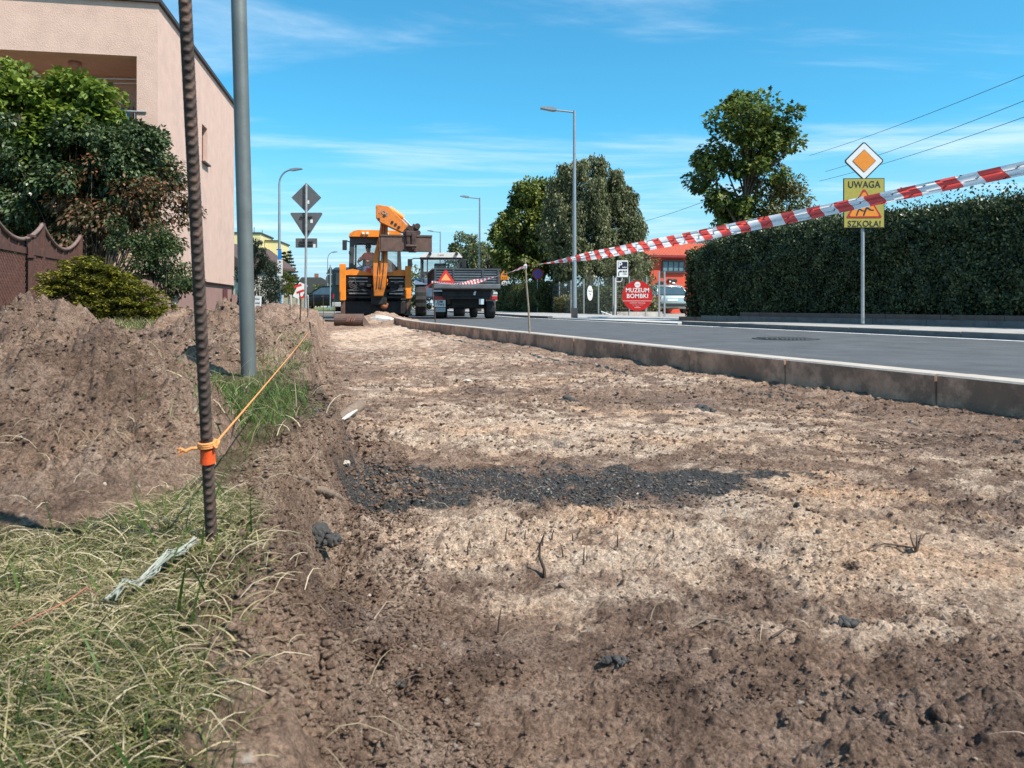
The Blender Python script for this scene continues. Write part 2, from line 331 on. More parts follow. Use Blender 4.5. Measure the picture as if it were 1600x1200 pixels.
# ---- material masks: r sand, g crushed asphalt, b turf soil darkness
wxx = gx + .12*fbm(gx, gy, 2.2, 3, 110); wyy = gy + .10*fbm(gx, gy, 2.6, 3, 112)
def blob(cx, cy, rx, ry, e=.5): return sst(1+e, 1-e, np.sqrt(((wxx-cx)/rx)**2+((wyy-cy)/ry)**2))
fnoise = fbm(gx, gy, 9, 4, 116)
sand = np.maximum.reduce([blob(.12, 1.46, .62, .26), blob(.62, 1.42, .45, .25)*.9, blob(.95, 1.25, .6, .2)*.55, blob(.2, 2.75, 1.0, .42)*.8, blob(-.15, 3.25, .55, .5)*.55, blob(.75, 3.1, .6, .3)*.55,
      blob(.7, 1.85, .3, .25)*.7, blob(.55, 4.7, 1.1, .5)*.5, blob(-.5, 6.5, .9, 1.0)*.5, blob(-1.5, 9.5, .9, 2.2)*.6, blob(-2.3, 13, .7, 4)*.8, blob(1.4, 2.0, .6, .3)*.3, blob(-.6, 4.3, .35, .5)*.5,
      blob(-1.35, 2.75, .35, .25)*.6, blob(-1.2, 3.0, .3, .25)*.4])
sand = np.clip(sand + 1.0*fnoise*(sand > .02) - .1*rough*sst(2.2, 3, gy), 0, 1)*np.clip(1-.7*edgeh, 0, 1)
asp = np.maximum.reduce([blob(-.06, 1.93, .46, .20, .35)*.85, blob(.38, 2.0, .26, .16, .35)*.9, blob(-.36, 1.80, .20, .13, .35)*.9, blob(.60, 2.05, .16, .07, .4)*.7])
asp = np.clip(asp*1.25 + 1.1*fbm(gx, gy, 9, 4, 120, .6)*(asp > .03) - .16, 0, 1)*.90
tiny = np.clip((fbm(gx, gy, 3.3, 2, 122) - .52)*6, 0, 1)*.6
asp = np.maximum(asp, tiny*sst(.3, .6, s_)*sst(5, 3, gy))
z = z + asp*(.45*clods(gx, gy, .022, 130, .8)+.25*clods(gx, gy, .009, 131, .8)*np.clip(3/RR, 0, 1))*.8
green = sst(.05, -.12, s_)*sst(.05, .0, np.maximum.reduce([h1, h2, h3]))
msk = np.stack([sand*bank, asp*bank, green, np.ones_like(sand)], -1)

def soil_material():
    m = bpy.data.materials.new('soil'); m.use_nodes = True; t = m.node_tree; n = t.nodes; l = t.links; p = n['Principled BSDF']
    p.inputs['Roughness'].default_value = .95; p.inputs['Specular IOR Level'].default_value = .15
    at = n.new('ShaderNodeVertexColor'); at.layer_name = 'mask'; sp = n.new('ShaderNodeSeparateColor'); l.new(at.outputs[0], sp.inputs[0])
    tcn = n.new('ShaderNodeTexCoord')
    def noise(sc, det=6, ro=.65):
        q = n.new('ShaderNodeTexNoise'); q.inputs['Scale'].default_value = sc; q.inputs['Detail'].default_value = det; q.inputs['Roughness'].default_value = ro; l.new(tcn.outputs['Object'], q.inputs[0]); return q.outputs[0]
    def ramp(src, stops):
        q = n.new('ShaderNodeValToRGB'); l.new(src, q.inputs[0]); e = q.color_ramp.elements
        e[0].position, e[0].color = stops[0][0], (*stops[0][1], 1); e[1].position, e[1].color = stops[-1][0], (*stops[-1][1], 1)
        for s0, c0 in stops[1:-1]: k = e.new(s0); k.color = (*c0, 1)
        return q.outputs[0]
    def mix(f, a, b, bt='MIX'):
        q = n.new('ShaderNodeMix'); q.data_type = 'RGBA'; q.blend_type = bt
        if isinstance(f, float): q.inputs[0].default_value = f
        else: l.new(f, q.inputs[0])
        l.new(a, q.inputs[6]); l.new(b, q.inputs[7]); return q.outputs[2]
    soil = ramp(noise(9, 8, .72), [(.30, (.120, .080, .060)), (.5, (.272, .188, .142)), (.7, (.42, .32, .255))])
    soil2 = ramp(noise(2.1, 5), [(.35, (.72, .70, .72)), (.65, (1.18, 1.12, 1.05))])
    soil = mix(1.0, soil, soil2, 'MULTIPLY')
    sandc = ramp(noise(30, 8, .7), [(.32, (.42, .30, .22)), (.5, (.63, .475, .36)), (.7, (.78, .63, .50))])
    orange = ramp(noise(1.7, 3), [(.45, (1, 1, 1)), (.7, (1.05, .86, .70))]); sandc = mix(1.0, sandc, orange, 'MULTIPLY')
    aspc = ramp(noise(150, 5, .85), [(.35, (.030, .030, .031)), (.52, (.075, .073, .072)), (.70, (.20, .19, .18))])
    turfc = ramp(noise(25, 7, .7), [(.35, (.045, .045, .020)), (.5, (.115, .095, .050)), (.7, (.22, .18, .10))])
    def crisp(src, sc, k, wdt):
        q = n.new('ShaderNodeMath'); q.operation = 'MULTIPLY_ADD'; l.new(noise(sc, 8, .8), q.inputs[0]); q.inputs[1].default_value = k; l.new(src, q.inputs[2])
        r_ = n.new('ShaderNodeMapRange'); r_.interpolation_type = 'SMOOTHSTEP'; l.new(q.outputs[0], r_.inputs[0]); r_.inputs['From Min'].default_value = .5+k*.5-wdt; r_.inputs['From Max'].default_value = .5+k*.5+wdt; return r_.outputs[0]
    c = mix(crisp(sp.outputs[0], 38, 1.9, .48), soil, sandc); c = mix(crisp(sp.outputs[1], 60, 1.6, .25), c, aspc); c = mix(sp.outputs[2], c, turfc)
    grit = ramp(noise(210, 5, .75), [(.33, (.40, .39, .38)), (.5, (1.0, 1.0, 1.0)), (.68, (1.55, 1.52, 1.48))]); c = mix(1.0, c, grit, 'MULTIPLY')
    flk = ramp(noise(70, 6, .8), [(.36, (.62, .60, .58)), (.48, (1.0, 1.0, 1.0)), (.66, (1.18, 1.17, 1.15))]); c = mix(1.0, c, flk, 'MULTIPLY')
    # pale and dark specks of grit and roots
    vo = n.new('ShaderNodeTexVoronoi'); vo.inputs['Scale'].default_value = 55; vo.inputs['Randomness'].default_value = 1; l.new(tcn.outputs['Object'], vo.inputs[0])
    lt = n.new('ShaderNodeMapRange'); lt.inputs['From Min'].default_value = .26; lt.inputs['From Max'].default_value = .10; l.new(vo.outputs['Distance'], lt.inputs[0])
    spc = n.new('ShaderNodeSeparateColor'); l.new(vo.outputs['Color'], spc.inputs[0])
    g1 = n.new('ShaderNodeMath'); g1.operation = 'GREATER_THAN'; l.new(spc.outputs[0], g1.inputs[0]); g1.inputs[1].default_value = .93
    g2 = n.new('ShaderNodeMath'); g2.operation = 'MULTIPLY'; l.new(g1.outputs[0], g2.inputs[0]); l.new(lt.outputs[0], g2.inputs[1])
    pal = n.new('ShaderNodeRGB'); pal.outputs[0].default_value = (.55, .47, .39, 1); c = mix(g2.outputs[0], c, pal.outputs[0])
    g3 = n.new('ShaderNodeMath'); g3.operation = 'GREATER_THAN'; l.new(spc.outputs[1], g3.inputs[0]); g3.inputs[1].default_value = .86
    g4 = n.new('ShaderNodeMath'); g4.operation = 'MULTIPLY'; l.new(g3.outputs[0], g4.inputs[0]); l.new(lt.outputs[0], g4.inputs[1])
    drk = n.new('ShaderNodeRGB'); drk.outputs[0].default_value = (.055, .042, .036, 1); c = mix(g4.outputs[0], c, drk.outputs[0])
    l.new(c, p.inputs['Base Color'])
    b1 = n.new('ShaderNodeBump'); b1.inputs['Distance'].default_value = .020; b1.inputs['Strength'].default_value = 1.0; l.new(noise(45, 10, .75), b1.inputs['Height'])
    b2 = n.new('ShaderNodeBump'); b2.inputs['Distance'].default_value = .0055; b2.inputs['Strength'].default_value = .9; l.new(noise(260, 6, .75), b2.inputs['Height']); l.new(b1.outputs[0], b2.inputs['Normal'])
    l.new(b2.outputs[0], p.inputs['Normal'])
    return m
SOIL = soil_material(); MATS['soil'] = SOIL
nr, nc = gx.shape
idx = np.arange(nr*nc).reshape(nr, nc)
quads = np.stack([idx[:-1, :-1], idx[1:, :-1], idx[1:, 1:], idx[:-1, 1:]], -1).reshape(-1, 4)
V = np.stack([gx, gy, z], -1).reshape(-1, 3)
# close the pole under the camera with a small fan
g = npmesh('ground', V, quads, 4, SOIL, None, True, msk.reshape(-1, 4)); tag(g, kind='structure')
hl = [h1, h2, h3]; hsum = np.maximum.reduce(hl)
HEIGHT = z.copy()
labs = ['big lumpy heap of brown soil nearest the camera at the left', 'second heap of dug soil behind the grey steel post', 'long low far heap of soil running along the trench towards the parked car']
for i, h in enumerate(hl):
    others = np.maximum.reduce([q for j, q in enumerate(hl) if j != i])
    hz = h + sst(.0, .05, h)*detail + sst(.02, .1, h)*ridge + detail2(h)
    hz = hz*(1-sst(.02, .16, s_)*.95)
    rimd = .02*(1-sst(0, .03, h))
    crumb = (.5*clods(gx, gy, .035, 150, .6) + .4*clods(gx, gy, .09, 153, .5, .15, .45) + .02*np.abs(fbm(gx, gy, 9, 3, 155)))*sst(.01, .05, h)*np.exp(-((s_-.03)/.13)**2)
    zz = z + np.where(h > 0, hz + crumb - rimd, -.03)
    HEIGHT = np.maximum(HEIGHT, np.where(h > 0.003, zz, -1))
    use = (h > .002) & (s_ < .2)
    q = quads[use[:-1, :-1].ravel() | use[1:, 1:].ravel()]
    u, inv = np.unique(q, return_inverse=True)
    VV = np.stack([gx, gy, zz], -1).reshape(-1, 3)[u]
    mk = np.zeros((len(u), 4)); mk[:, 3] = 1
    mk[:, 0] = np.clip(.9*fbm(VV[:, 0], VV[:, 1], 3, 3, 140+i)-.1, 0, .3)*.5
    o = npmesh('soil_heap', VV, inv.reshape(-1, 4), 4, SOIL, None, True, mk)
    tag(o, labs[i], 'soil heap', 'heaps of dug soil along the trench')

_lr = np.log(rad[:nrow]/0.28)
def ground_z(x, y):
    x = np.atleast_1d(np.asarray(x, float)); y = np.atleast_1d(np.asarray(y, float))
    r = np.hypot(x, y); a = np.degrees(np.arctan2(x, y))
    i = np.clip(np.round(np.interp(r, rad, np.arange(len(rad)))).astype(int), 0, nr-1); j = np.clip(np.round(np.interp(a, ang, np.arange(len(ang)))).astype(int), 0, nc-1)
    return HEIGHT[i, j]
def gz(x, y): return float(ground_z(x, y)[0])

# ================================================================ road, kerbs, pavement
ASPH = mat('asphalt', (.085, .088, .092), .85, var=.30, scale=2.2, bump=.006, bscale=170, dirt=((.062, .067, .072), .6, .56, .6), detail=12)
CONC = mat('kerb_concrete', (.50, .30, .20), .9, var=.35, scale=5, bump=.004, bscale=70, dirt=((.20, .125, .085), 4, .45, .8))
CONCL = mat('pale_concrete', (.50, .47, .43), .9, var=.15, scale=4, bump=.003, bscale=60, dirt=((.33, .30, .27), 3, .5, .7))
PAVE = mat('paving', (.36, .34, .32), .9, var=.15, scale=5, bump=.003, bscale=60, dirt=((.25, .23, .21), 2, .5, .7))
WHITE = mat('road_paint', (.72, .72, .70), .7, var=.12, scale=8, dirt=((.30, .30, .30), 9, .56, .7))
ROADZ = .04
def sheet(name, fl, fr, ys, z_, m, kind='structure', cols=6):
    vs = []; fs = []
    for i, y in enumerate(ys):
        a, b = float(fl(y)), float(fr(y))
        for c in range(cols+1): vs.append((a+(b-a)*c/cols, y, z_(y) if callable(z_) else z_))
    k = cols+1
    for i in range(len(ys)-1):
        for c in range(cols): fs.append((i*k+c, i*k+c+1, (i+1)*k+c+1, (i+1)*k+c))
    o = MB().add(vs, fs).build(name, m); tag(o, kind=kind); return o
ysr = list(np.arange(-12, 40, 1.0)) + list(np.arange(40, 200, 8)) + [260, 400, 700, 1400]
sheet('road', lambda y: kerb_x(y)+.14 if y < 19 else kerb_x(y)+.14 - min(3.5, (y-19)*.7)*(1 if y < 45 else 0), lambda y: line_x(y)+.35, ysr, ROADZ, ASPH)
sheet('road_edge_line', lambda y: line_x(y), lambda y: line_x(y)+.12, [y for y in ysr if y < 200], ROADZ+.004, WHITE, cols=1)
# near kerb, one metre stones with open joints
def kerb(name, xf, y0, y1, w_, z0, z1, m, lean=0, step=.948, gap=.014, jit=.003, mt=None):
    b = MB(); y = y0; rn = random.Random(3)
    while y < y1:
        ya, yb = y+gap/2, min(y+step, y1)-gap/2; dzz = rn.uniform(-jit, jit); dxx = rn.uniform(-jit, jit)
        xa, xb = float(xf(ya))+dxx, float(xf(yb))+dxx; c = .008
        b.cur = 0
        p = [(0, z0), (0, z1-c), (c, z1), (w_-c, z1), (w_, z1-c), (w_, z0)]
        vs = [(xa+u, ya, v+dzz) for u, v in p]+[(xb+u, yb, v+dzz) for u, v in p]
        b.add(vs, [(0, 6, 7, 1), (3, 9, 10, 4), (4, 10, 11, 5), tuple(range(5, -1, -1)), tuple(range(6, 12))])
        b.cur = 1
        b.add(vs, [(1, 7, 8, 2), (2, 8, 9, 3)])
        y += step
    return tag(b.build(name, [m, mt or m]), kind='structure')
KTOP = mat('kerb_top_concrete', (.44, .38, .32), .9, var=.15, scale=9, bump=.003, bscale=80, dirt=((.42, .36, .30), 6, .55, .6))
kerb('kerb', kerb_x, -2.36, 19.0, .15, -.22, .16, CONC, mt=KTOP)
kx2 = lambda y: line_x(y)+.36
PZ = .12
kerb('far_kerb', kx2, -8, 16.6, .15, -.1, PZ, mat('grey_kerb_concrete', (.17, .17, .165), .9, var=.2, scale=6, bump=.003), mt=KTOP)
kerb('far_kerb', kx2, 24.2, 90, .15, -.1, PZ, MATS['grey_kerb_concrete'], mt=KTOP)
def hedge_x(y): return 7.9 - .4416*(y-11.8)
def pav_r(y): return (hedge_x(y)-.42 if y < 18.6 else (6.2+.1*(y-18.6) if y < 24.5 else line_x(y)+3.6))
def pz(y): return PZ-.003 - .062*float(sst(15.8, 16.8, y)*sst(25.0, 23.8, y))
ysp = list(np.arange(-8, 17, 1.0))+[17, 18, 18.6]+list(np.arange(19.5, 30, .5))+list(np.arange(30, 100, 5))
sheet('pavement', lambda y: kx2(y)+.15, lambda y: pav_r(y) if y<18.6 else max(pav_r(y), kx2(y)+2.5), ysp, pz, PAVE)
# driveway apron in pale concrete and yard behind
b = MB(); zap = .068
pts = [(float(kx2(16.7))-.02, 16.7), (float(kx2(23.9))-.02, 23.9), (float(kx2(23.9))+2.7, 24.8), (float(kx2(16.7))+3.2, 18.4)]
b.prism(pts, 'z', zap-.06, zap+.004); tag(b.build('driveway', CONCL), kind='structure')
b = MB(); b.prism([(4.2, 24.0), (6.2, 18.8), (40, 18.8), (40, 60), (3.9, 60), (3.9, 30)], 'z', .0, .052)
tag(b.build('yard', mat('yard_paving', (.30, .27, .24), .9, var=.2, scale=2, bump=.003)), kind='structure')
# grass strip behind the far pavement and left meadow far away
GRS = mat('far_grass', (.10, .14, .04), .9, var=.4, scale=3, bump=.03, bscale=12, dirt=((.25, .22, .10), 2, .5, .7))
b = MB(); b.prism([(-5.4, 34), (-30, 34), (-44, 40), (-44, 120), (-20, 120), (-14, 60), (-9.8, 41)], 'z', .1, .215)
tag(b.build('far_verge', GRS), kind='structure')
b = MB(); b.prism([(line_x(30.)+3.9, 30), (3.85, 28.5), (3.85, 60), (line_x(60.)+3.9, 60)], 'z', .0, .11); tag(b.build('verge', GRS), kind='structure')
# concrete flags laid across the trench end, side road kerb
b = MB(); b.prism([(-9.0, 30.5), (-6.4, 29.6), (-5.6, 31.5), (-9.0, 33.2)], 'z', .05, .19); tag(b.build('side_path', CONCL), kind='structure')
# manhole on the road
mc = thing('manhole_cover', 'round cast iron manhole cover set in the asphalt road', 'manhole cover', (X(1225, 9.6), 9.55, ROADZ+.002))
MH = mat('cast_iron', (.07, .07, .07), .6, .4, var=.3, scale=20, bump=.004)
b = MB(); b.cyl((0, 0, 0), (0, 0, .006), .40, n=36); b.build('frame', MH, mc)
b = MB()
for i in range(-7, 8):
    for j in range(-7, 8):
        if math.hypot(i, j) < 7: b.box((i*.048, j*.048, .011), (.03, .03, .010), rz=.4)
b.build('lid', mat('worn_iron', (.16, .16, .155), .5, .5, var=.3, scale=20), mc)
# ================================================================ common materials
STEEL = mat('galvanised_steel', (.36, .39, .40), .55, .55, var=.2, scale=14, bump=.0006, bscale=90, dirt=((.22, .22, .21), 9, .58, .6))
RUST = mat('rusty_steel', (.085, .06, .05), .75, .5, var=.4, scale=60, bump=.0006, bscale=400, dirt=((.17, .10, .07), 30, .5, .7))
BLACK = mat('black_plastic', (.02, .02, .022), .5, var=.2)
GLASS = mat('window_glass', (.05, .08, .10), .06, 0, var=.15, scale=1.5, spec=1.0)
GREYBACK = mat('sign_back_aluminium', (.13, .135, .14), .6, .3, var=.15, scale=9)
WPAINT = mat('white_sign_face', (.75, .75, .73), .5, var=.05)
BLKP = mat('black_print', (.015, .015, .015), .5, var=.05)
REDP = mat('red_paint', (.62, .03, .025), .4, var=.1)
YELP = mat('yellow_sign', (.40, .335, .055), .5, var=.1, scale=12)
ORAP = mat('orange_sign', (.80, .26, .02), .45, var=.06, scale=12)
BLUP = mat('blue_sign', (.02, .07, .40), .45, var=.08)
RENDER = mat('pink_render', (.64, .44, .355), .95, var=.09, scale=2.5, bump=.016, bscale=30, dirt=((.53, .37, .30), .9, .52, .6), detail=12)
PLINTH = mat('plinth_render', (.30, .18, .155), .9, var=.12, scale=4, bump=.005, bscale=40)
DARK = mat('dark_roof_metal', (.045, .04, .04), .6, .2, var=.2)
BROWNF = mat('brown_fence_paint', (.105, .048, .036), .65, var=.3, scale=9, bump=.001, bscale=80, dirt=((.17, .10, .08), 11, .55, .6))
YELREN = mat('yellow_render', (.66, .57, .29), .9, var=.06, scale=2)

# ================================================================ pink house
v_ = Vector((-.167, .986, 0)).normalized(); u_ = Vector((.986, .167, 0)).normalized()   # gable runs along v, front along -u
hc = Vector((-8.44, 18.3, 0))
rzh = math.atan2(u_.y, u_.x)
house = thing('house', 'pink rendered two storey house with recessed balcony at the left', 'house', hc, rzh)
# local frame: x = u (towards the road), y = v (away); near corner at origin, house occupies x<0, y>0
b = MB(); T = .30; ztop = 7.66; zp = 1.18; D_ = 9.6; W_ = 9.0
bx0, bx1, bz0, bz1, dep = -4.6, -.47, 4.05, 6.37, 1.5       # balcony opening
def wallbox(x0, x1, y0, y1, z0, z1): b.box(((x0+x1)/2, (y0+y1)/2, (z0+z1)/2), (x1-x0, y1-y0, z1-z0))
wallbox(bx1, 0, 0, T, zp, ztop); wallbox(-W_, bx0, 0, T, zp, ztop); wallbox(bx0, bx1, 0, T, bz1, ztop); wallbox(bx0, bx1, 0, T, zp, bz0)
# gable with the small window opening
gy0, gy1, gz0, gz1 = 4.55, 5.25, 4.75, 5.85
gd = {}
wallbox(-T, 0, T, gy0, zp, ztop); wallbox(-T, 0, gy1, D_, zp, ztop); wallbox(-T, 0, gy0, gy1, zp, gz0); wallbox(-T, 0, gy0, gy1, gz1, ztop)
wallbox(-W_, -W_+T, T, D_, zp, ztop); wallbox(-W_+T, -T, D_-T, D_, zp, ztop)
b.build('wall', RENDER, house)
b = MB(); b.box(((bx0+bx1)/2, T+dep+.1, (bz0+bz1)/2+.1), (bx1-bx0+.3, .2, bz1-bz0+.2)); b.box((bx1+.1, (T+dep)/2+.15, (bz0+bz1)/2+.1), (.2, dep-.01, bz1-bz0+.2)); b.box((bx0-.1, (T+dep)/2+.15, (bz0+bz1)/2+.1), (.2, dep-.01, bz1-bz0+.2))
b.box(((bx0+bx1)/2, (T+dep)/2+.17, bz1+.08), (bx1-bx0, dep-.02, .15)); b.box(((bx0+bx1)/2, (T+dep)/2+.17, bz0-.1), (bx1-bx0, dep-.02, .18)); b.build('balcony', RENDER, house)
b = MB(); b.box((-W_/2-.03, D_/2, (zp+.1)/2), (W_-.10, D_-.12, zp-.1+.01)); b.box((.06, D_-.25, .42), (.12, .32, .84)); b.build('plinth', PLINTH, house)
b = MB(); b.box((-W_/2, D_/2-.0, ztop+.05), (W_+.16, D_+.16, .10)); b.build('roof', DARK, house)
b = MB(); b.box((-W_/2, D_/2, zp+.0), (W_-.01, D_-.01, .05)); b.build('ledge', DARK, house)
wd = MB(); wd.box((-.16, (gy0+gy1)/2, (gz0+gz1)/2), (.02, gy1-gy0-.1, gz1-gz0-.1)); win = wd.build('window', GLASS, house)
fb = MB()
for a_, c_ in (((-.15, gy0+.03, (gz0+gz1)/2), (.06, .06, gz1-gz0)), ((-.15, gy1-.03, (gz0+gz1)/2), (.06, .06, gz1-gz0)), ((-.15, (gy0+gy1)/2, gz1-.03), (.06, gy1-gy0-.12, .06)), ((-.15, (gy0+gy1)/2, gz0+.03), (.06, gy1-gy0-.12, .06))): fb.box(a_, c_)
fb.build('frame', mat('brown_frame', (.16, .06, .045), .5), win)
sb = MB(); sb.box((.02, (gy0+gy1)/2, gz0-.03), (.16, gy1-gy0+.1, .05)); sb.build('sill', DARK, win)
# balcony window at the back of the recess
wd = MB(); wd.box((-1.45, T+dep-.01, 5.05), (.62, .04, 1.0)); w2 = wd.build('window', GLASS, house)
fb = MB(); fb.box((-1.79, T+dep-.03, 5.05), (.07, .08, 1.1)); fb.box((-1.11, T+dep-.03, 5.05), (.07, .08, 1.1)); fb.box((-1.45, T+dep-.03, 5.58), (.61, .08, .06)); fb.build('frame', mat('tan_frame', (.35, .22, .14), .6), w2)
b = MB(); b.cyl((bx0, -.02, 5.05), (bx1+.22, -.02, 5.05), .022); b.cyl((bx0, -.02, 4.6), (bx1-.04, -.02, 4.6), .012)
for i in range(22): xx = bx0+.1+i*.19; b.cyl((xx, -.02, 4.06), (xx, -.02, 5.04), .009, n=6)
b.build('railing', STEEL, house)
b = MB(); b.ell((-2.1, .75, bz1-.04), (.16, .16, .10)); b.build('ceiling_lamp', mat('pink_lamp_glass', (.45, .25, .22), .4), house)
b = MB(); b.tube([(bx0, .35, 6.02), (-2.5, .35, 5.86), (bx1-.01, .35, 5.92)], .008, 5); b.tube([(bx0, .55, 6.0), (-2.5, .55, 5.80), (bx1-.01, .55, 5.88)], .008, 5); b.build('washing_line', WPAINT, house)
b = MB(); b.box((-.045, D_-1.35, .72), (.03, .62, .62)); bw = b.build('window', mat('brown_shutter', (.12, .035, .03), .6), house)

# black garden lamp, boulder
gl = thing('bollard_lamp', 'short black garden bollard lamp in front of the pink plinth', 'bollard lamp', (X(272, 14.5), 14.5, .17))
b = MB(); b.cyl((0, 0, 0), (0, 0, .30), .06); b.build('post', BLACK, gl)
b = MB(); b.cyl((0, 0, .30), (0, 0, .38), .055); b.build('lens', mat('frosted_glass', (.5, .55, .55), .3), gl)
b = MB(); b.cyl((0, 0, .38), (0, 0, .44), .09, .085); b.ell((0, 0, .44), (.085, .085, .05)); b.build('cap', BLACK, gl)

def rock(name, loc, r, m, seed, sq=(1, 1, .7), sub=3, rough=.25):
    bm = bmesh.new(); bmesh.ops.create_icosphere(bm, subdivisions=sub, radius=1); rn = random.Random(seed); off = rn.uniform(0, 50)
    cs = np.array([v.co[:] for v in bm.verts]); q = 1+rough*(perlin(cs[:, 0]*1.3+off, cs[:, 1]*1.3+cs[:, 2]*1.7, 5)*2+1.3*perlin(cs[:, 0]*3+off, cs[:, 2]*3+cs[:, 1]*2.1, 6)+.7*perlin(cs[:, 0]*7+off, cs[:, 2]*7+cs[:, 1]*6.1, 7)+.4*perlin(cs[:, 1]*15+off, cs[:, 2]*15+cs[:, 0]*9.1, 8))
    for v, k in zip(bm.verts, q):
        c = v.co*k
        for d_ in ((.6, .3, .7), (-.8, .1, .5), (.1, -.9, .3), (-.2, .8, .6)):   # a few flat broken faces
            dv = Vector(d_).normalized(); e = c.dot(dv)-.78
            if e > 0: c = c - dv*e
        v.co = Vector((c.x*r*sq[0], c.y*r*sq[1], c.z*r*sq[2]))
    me = bpy.data.meshes.new(name); bm.to_mesh(me); bm.free(); me.materials.append(m)
    for p in me.polygons: p.use_smooth = False
    o = bpy.data.objects.new(name, me); C.objects.link(o); o.location = loc; o.rotation_euler = (rn.uniform(-.3, .3), rn.uniform(-.3, .3), rn.uniform(0, 6)); return o
bd = rock('boulder', (X(228, 12.6), 12.7, .50), .24, mat('brown_boulder', (.16, .10, .08), .9, var=.3, scale=5, bump=.01, bscale=20), 4, (1, .8, 1.5)); tag(bd, 'brown garden boulder between the yellow juniper and the pink house', 'boulder')

# ================================================================ brown lattice fence
fdir = Vector((-.26, .966, 0)).normalized()
def fpos(t): p = Vector((-7.96, 13.0, 0)) + fdir*t; return p
frz = math.atan2(fdir.y, fdir.x)
fence = thing('lattice_fence', 'dark brown lattice fence with a scalloped top rail at the left edge', 'fence', fpos(-4.6), frz)
PL = 2.27
def scal(x):  # top rail height over one bay, peak at the bay ends
    return 1.83 - .34*math.sin(math.pi*x/PL)**.85
nb = 3
for k in range(nb):
    o_ = k*PL + (4.6-2*PL)
    b = MB()
    for zz in np.arange(.28, 1.22, .168): b.box((o_+PL/2, .02, zz+.07), (PL-.12, .012, .15), rx=.12)
    # crossed lattice in front of the boards
    for i in range(int(PL/.062)+14):
        for sgn in (1, -1):
            x0 = i*.062-.7 if sgn > 0 else i*.062; dxx = sgn*.72; z0_, z1_ = .22, 1.28
            t0, t1 = 0, 1
            xa, xb = x0, x0+dxx
            lo, hi = .06, PL-.06
            if max(xa, xb) < lo or min(xa, xb) > hi: continue
            def cl(v): return (v-xa)/(xb-xa)
            ta, tb = sorted((cl(lo), cl(hi))); t0 = max(0, ta); t1 = min(1, tb)
            if t1 - t0 < .03: continue
            p0 = Vector((o_+xa+(xb-xa)*t0, -.012-.004*sgn, z0_+(z1_-z0_)*t0)); p1 = Vector((o_+xa+(xb-xa)*t1, -.012-.004*sgn, z0_+(z1_-z0_)*t1))
            b.cyl(p0, p1, .006, n=4, caps=False, smooth=False)
    b.build('lattice_panel', BROWNF, fence)
    b = MB(); b.box((o_+PL/2, -.01, 1.33), (PL-.07, .05, .10)); b.box((o_+PL/2, -.01, .23), (PL-.07, .05, .06))
    n_ = 20; vs = []
    for i in range(n_+1): x_ = .035+(PL-.07)*i/n_; vs.append((o_+x_, scal(x_)-.03)); 
    b.prism(vs + [(o_+PL-.035, 1.38), (o_+.035, 1.38)], 'y', .005, .025)
    for xx in (.4, .75, 1.15, 1.5, 1.85): b.box((o_+xx, .0, (1.38+scal(xx)-.03)/2), (.03, .03, scal(xx)-.03-1.38))
    b.build('top_board', BROWNF, fence)
    b = MB(); b.tube([(o_+.0+PL*i/n_, -.01, scal(PL*i/n_)) for i in range(n_+1)], .035, 6); b.build('cap_rail', mat('worn_cap_rail', (.20, .13, .11), .6, var=.3, scale=14, bump=.001), fence)
for k in range(nb+1):
    xx = k*PL + (4.6-2*PL)
    b = MB(); b.box((xx, -.01, 1.02), (.07, .07, 1.66)); b.build('post', BROWNF, fence)
pst = thing('fence_post', 'slim brown clamp post standing in front of the lattice fence', 'fence post', (X(48.5, 12.2), 12.2, .18), frz)
b = MB(); b.box((-.03, 0, .66), (.035, .05, 1.32)); b.box((.03, 0, .66), (.035, .05, 1.32)); b.build('post', BROWNF, pst)
for zz in (.25, 1.05, 1.38): b = MB(); b.box((0, -.01, zz), (.15 if zz < 1.3 else .2, .07, .035)); b.build('bracket', BROWNF, pst)

# ================================================================ rebar with string in the foreground
def rebar_mesh(L, r, name, m, parent=None, seg=None, nn=28, pitch=.0085):
    seg = seg or int(L/.0011); zz = np.linspace(0, L, seg); th = np.linspace(0, 2*np.pi, nn, endpoint=False)
    ZZ, TT = np.meshgrid(zz, th, indexing='ij')
    half = np.where(np.sin(TT) > 0, 1, -1)
    ph = (ZZ + half*.0042*np.abs(np.cos(TT)) * 1.0 + half*.004*np.cos(TT)) / pitch
    tri = 1-np.abs(2*(ph-np.floor(ph))-1); rib = np.clip((tri-.45)/.35, 0, 1)*np.clip(np.abs(np.sin(TT))*2.2-.5, 0, 1)
    lon = np.clip(1-np.abs(np.sin(TT))/.16, 0, 1)
    rr = r*(1+.24*rib+.18*lon)
    V_ = np.stack([rr*np.cos(TT), rr*np.sin(TT), ZZ], -1).reshape(-1, 3)
    i_ = np.arange(seg*nn).reshape(seg, nn); q = np.stack([i_[:-1], np.roll(i_, -1, 1)[:-1], np.roll(i_, -1, 1)[1:], i_[1:]], -1).reshape(-1, 4)
    return npmesh(name, V_, q, 4, m, parent, True)
p0 = Vector((X(333, .80), .80, gz(X(333, .8), .80)-.05)); ptop = Vector((X(289, .705), .705, CAMZ+477/F*.705)); dirv = (ptop-Vector((X(332, .8), .80, Z(870, .8)))).normalized()
p0 = Vector((X(332, .8), .80, Z(870, .8))) - dirv*.06
rb = thing('rebar_stake', 'ribbed rusty steel bar stuck in the foreground grass, orange string tied on', 'rebar stake', p0)
rb.rotation_euler = dirv.to_track_quat('Z', 'Y').to_euler(); 
o = rebar_mesh(1.15, .0052, 'bar', RUST, rb); o.rotation_euler = (0, 0, R(35))
ORT = mat('orange_red_tape', (.85, .10, .02), .35, var=.12, scale=150, bump=.0012, bscale=260)
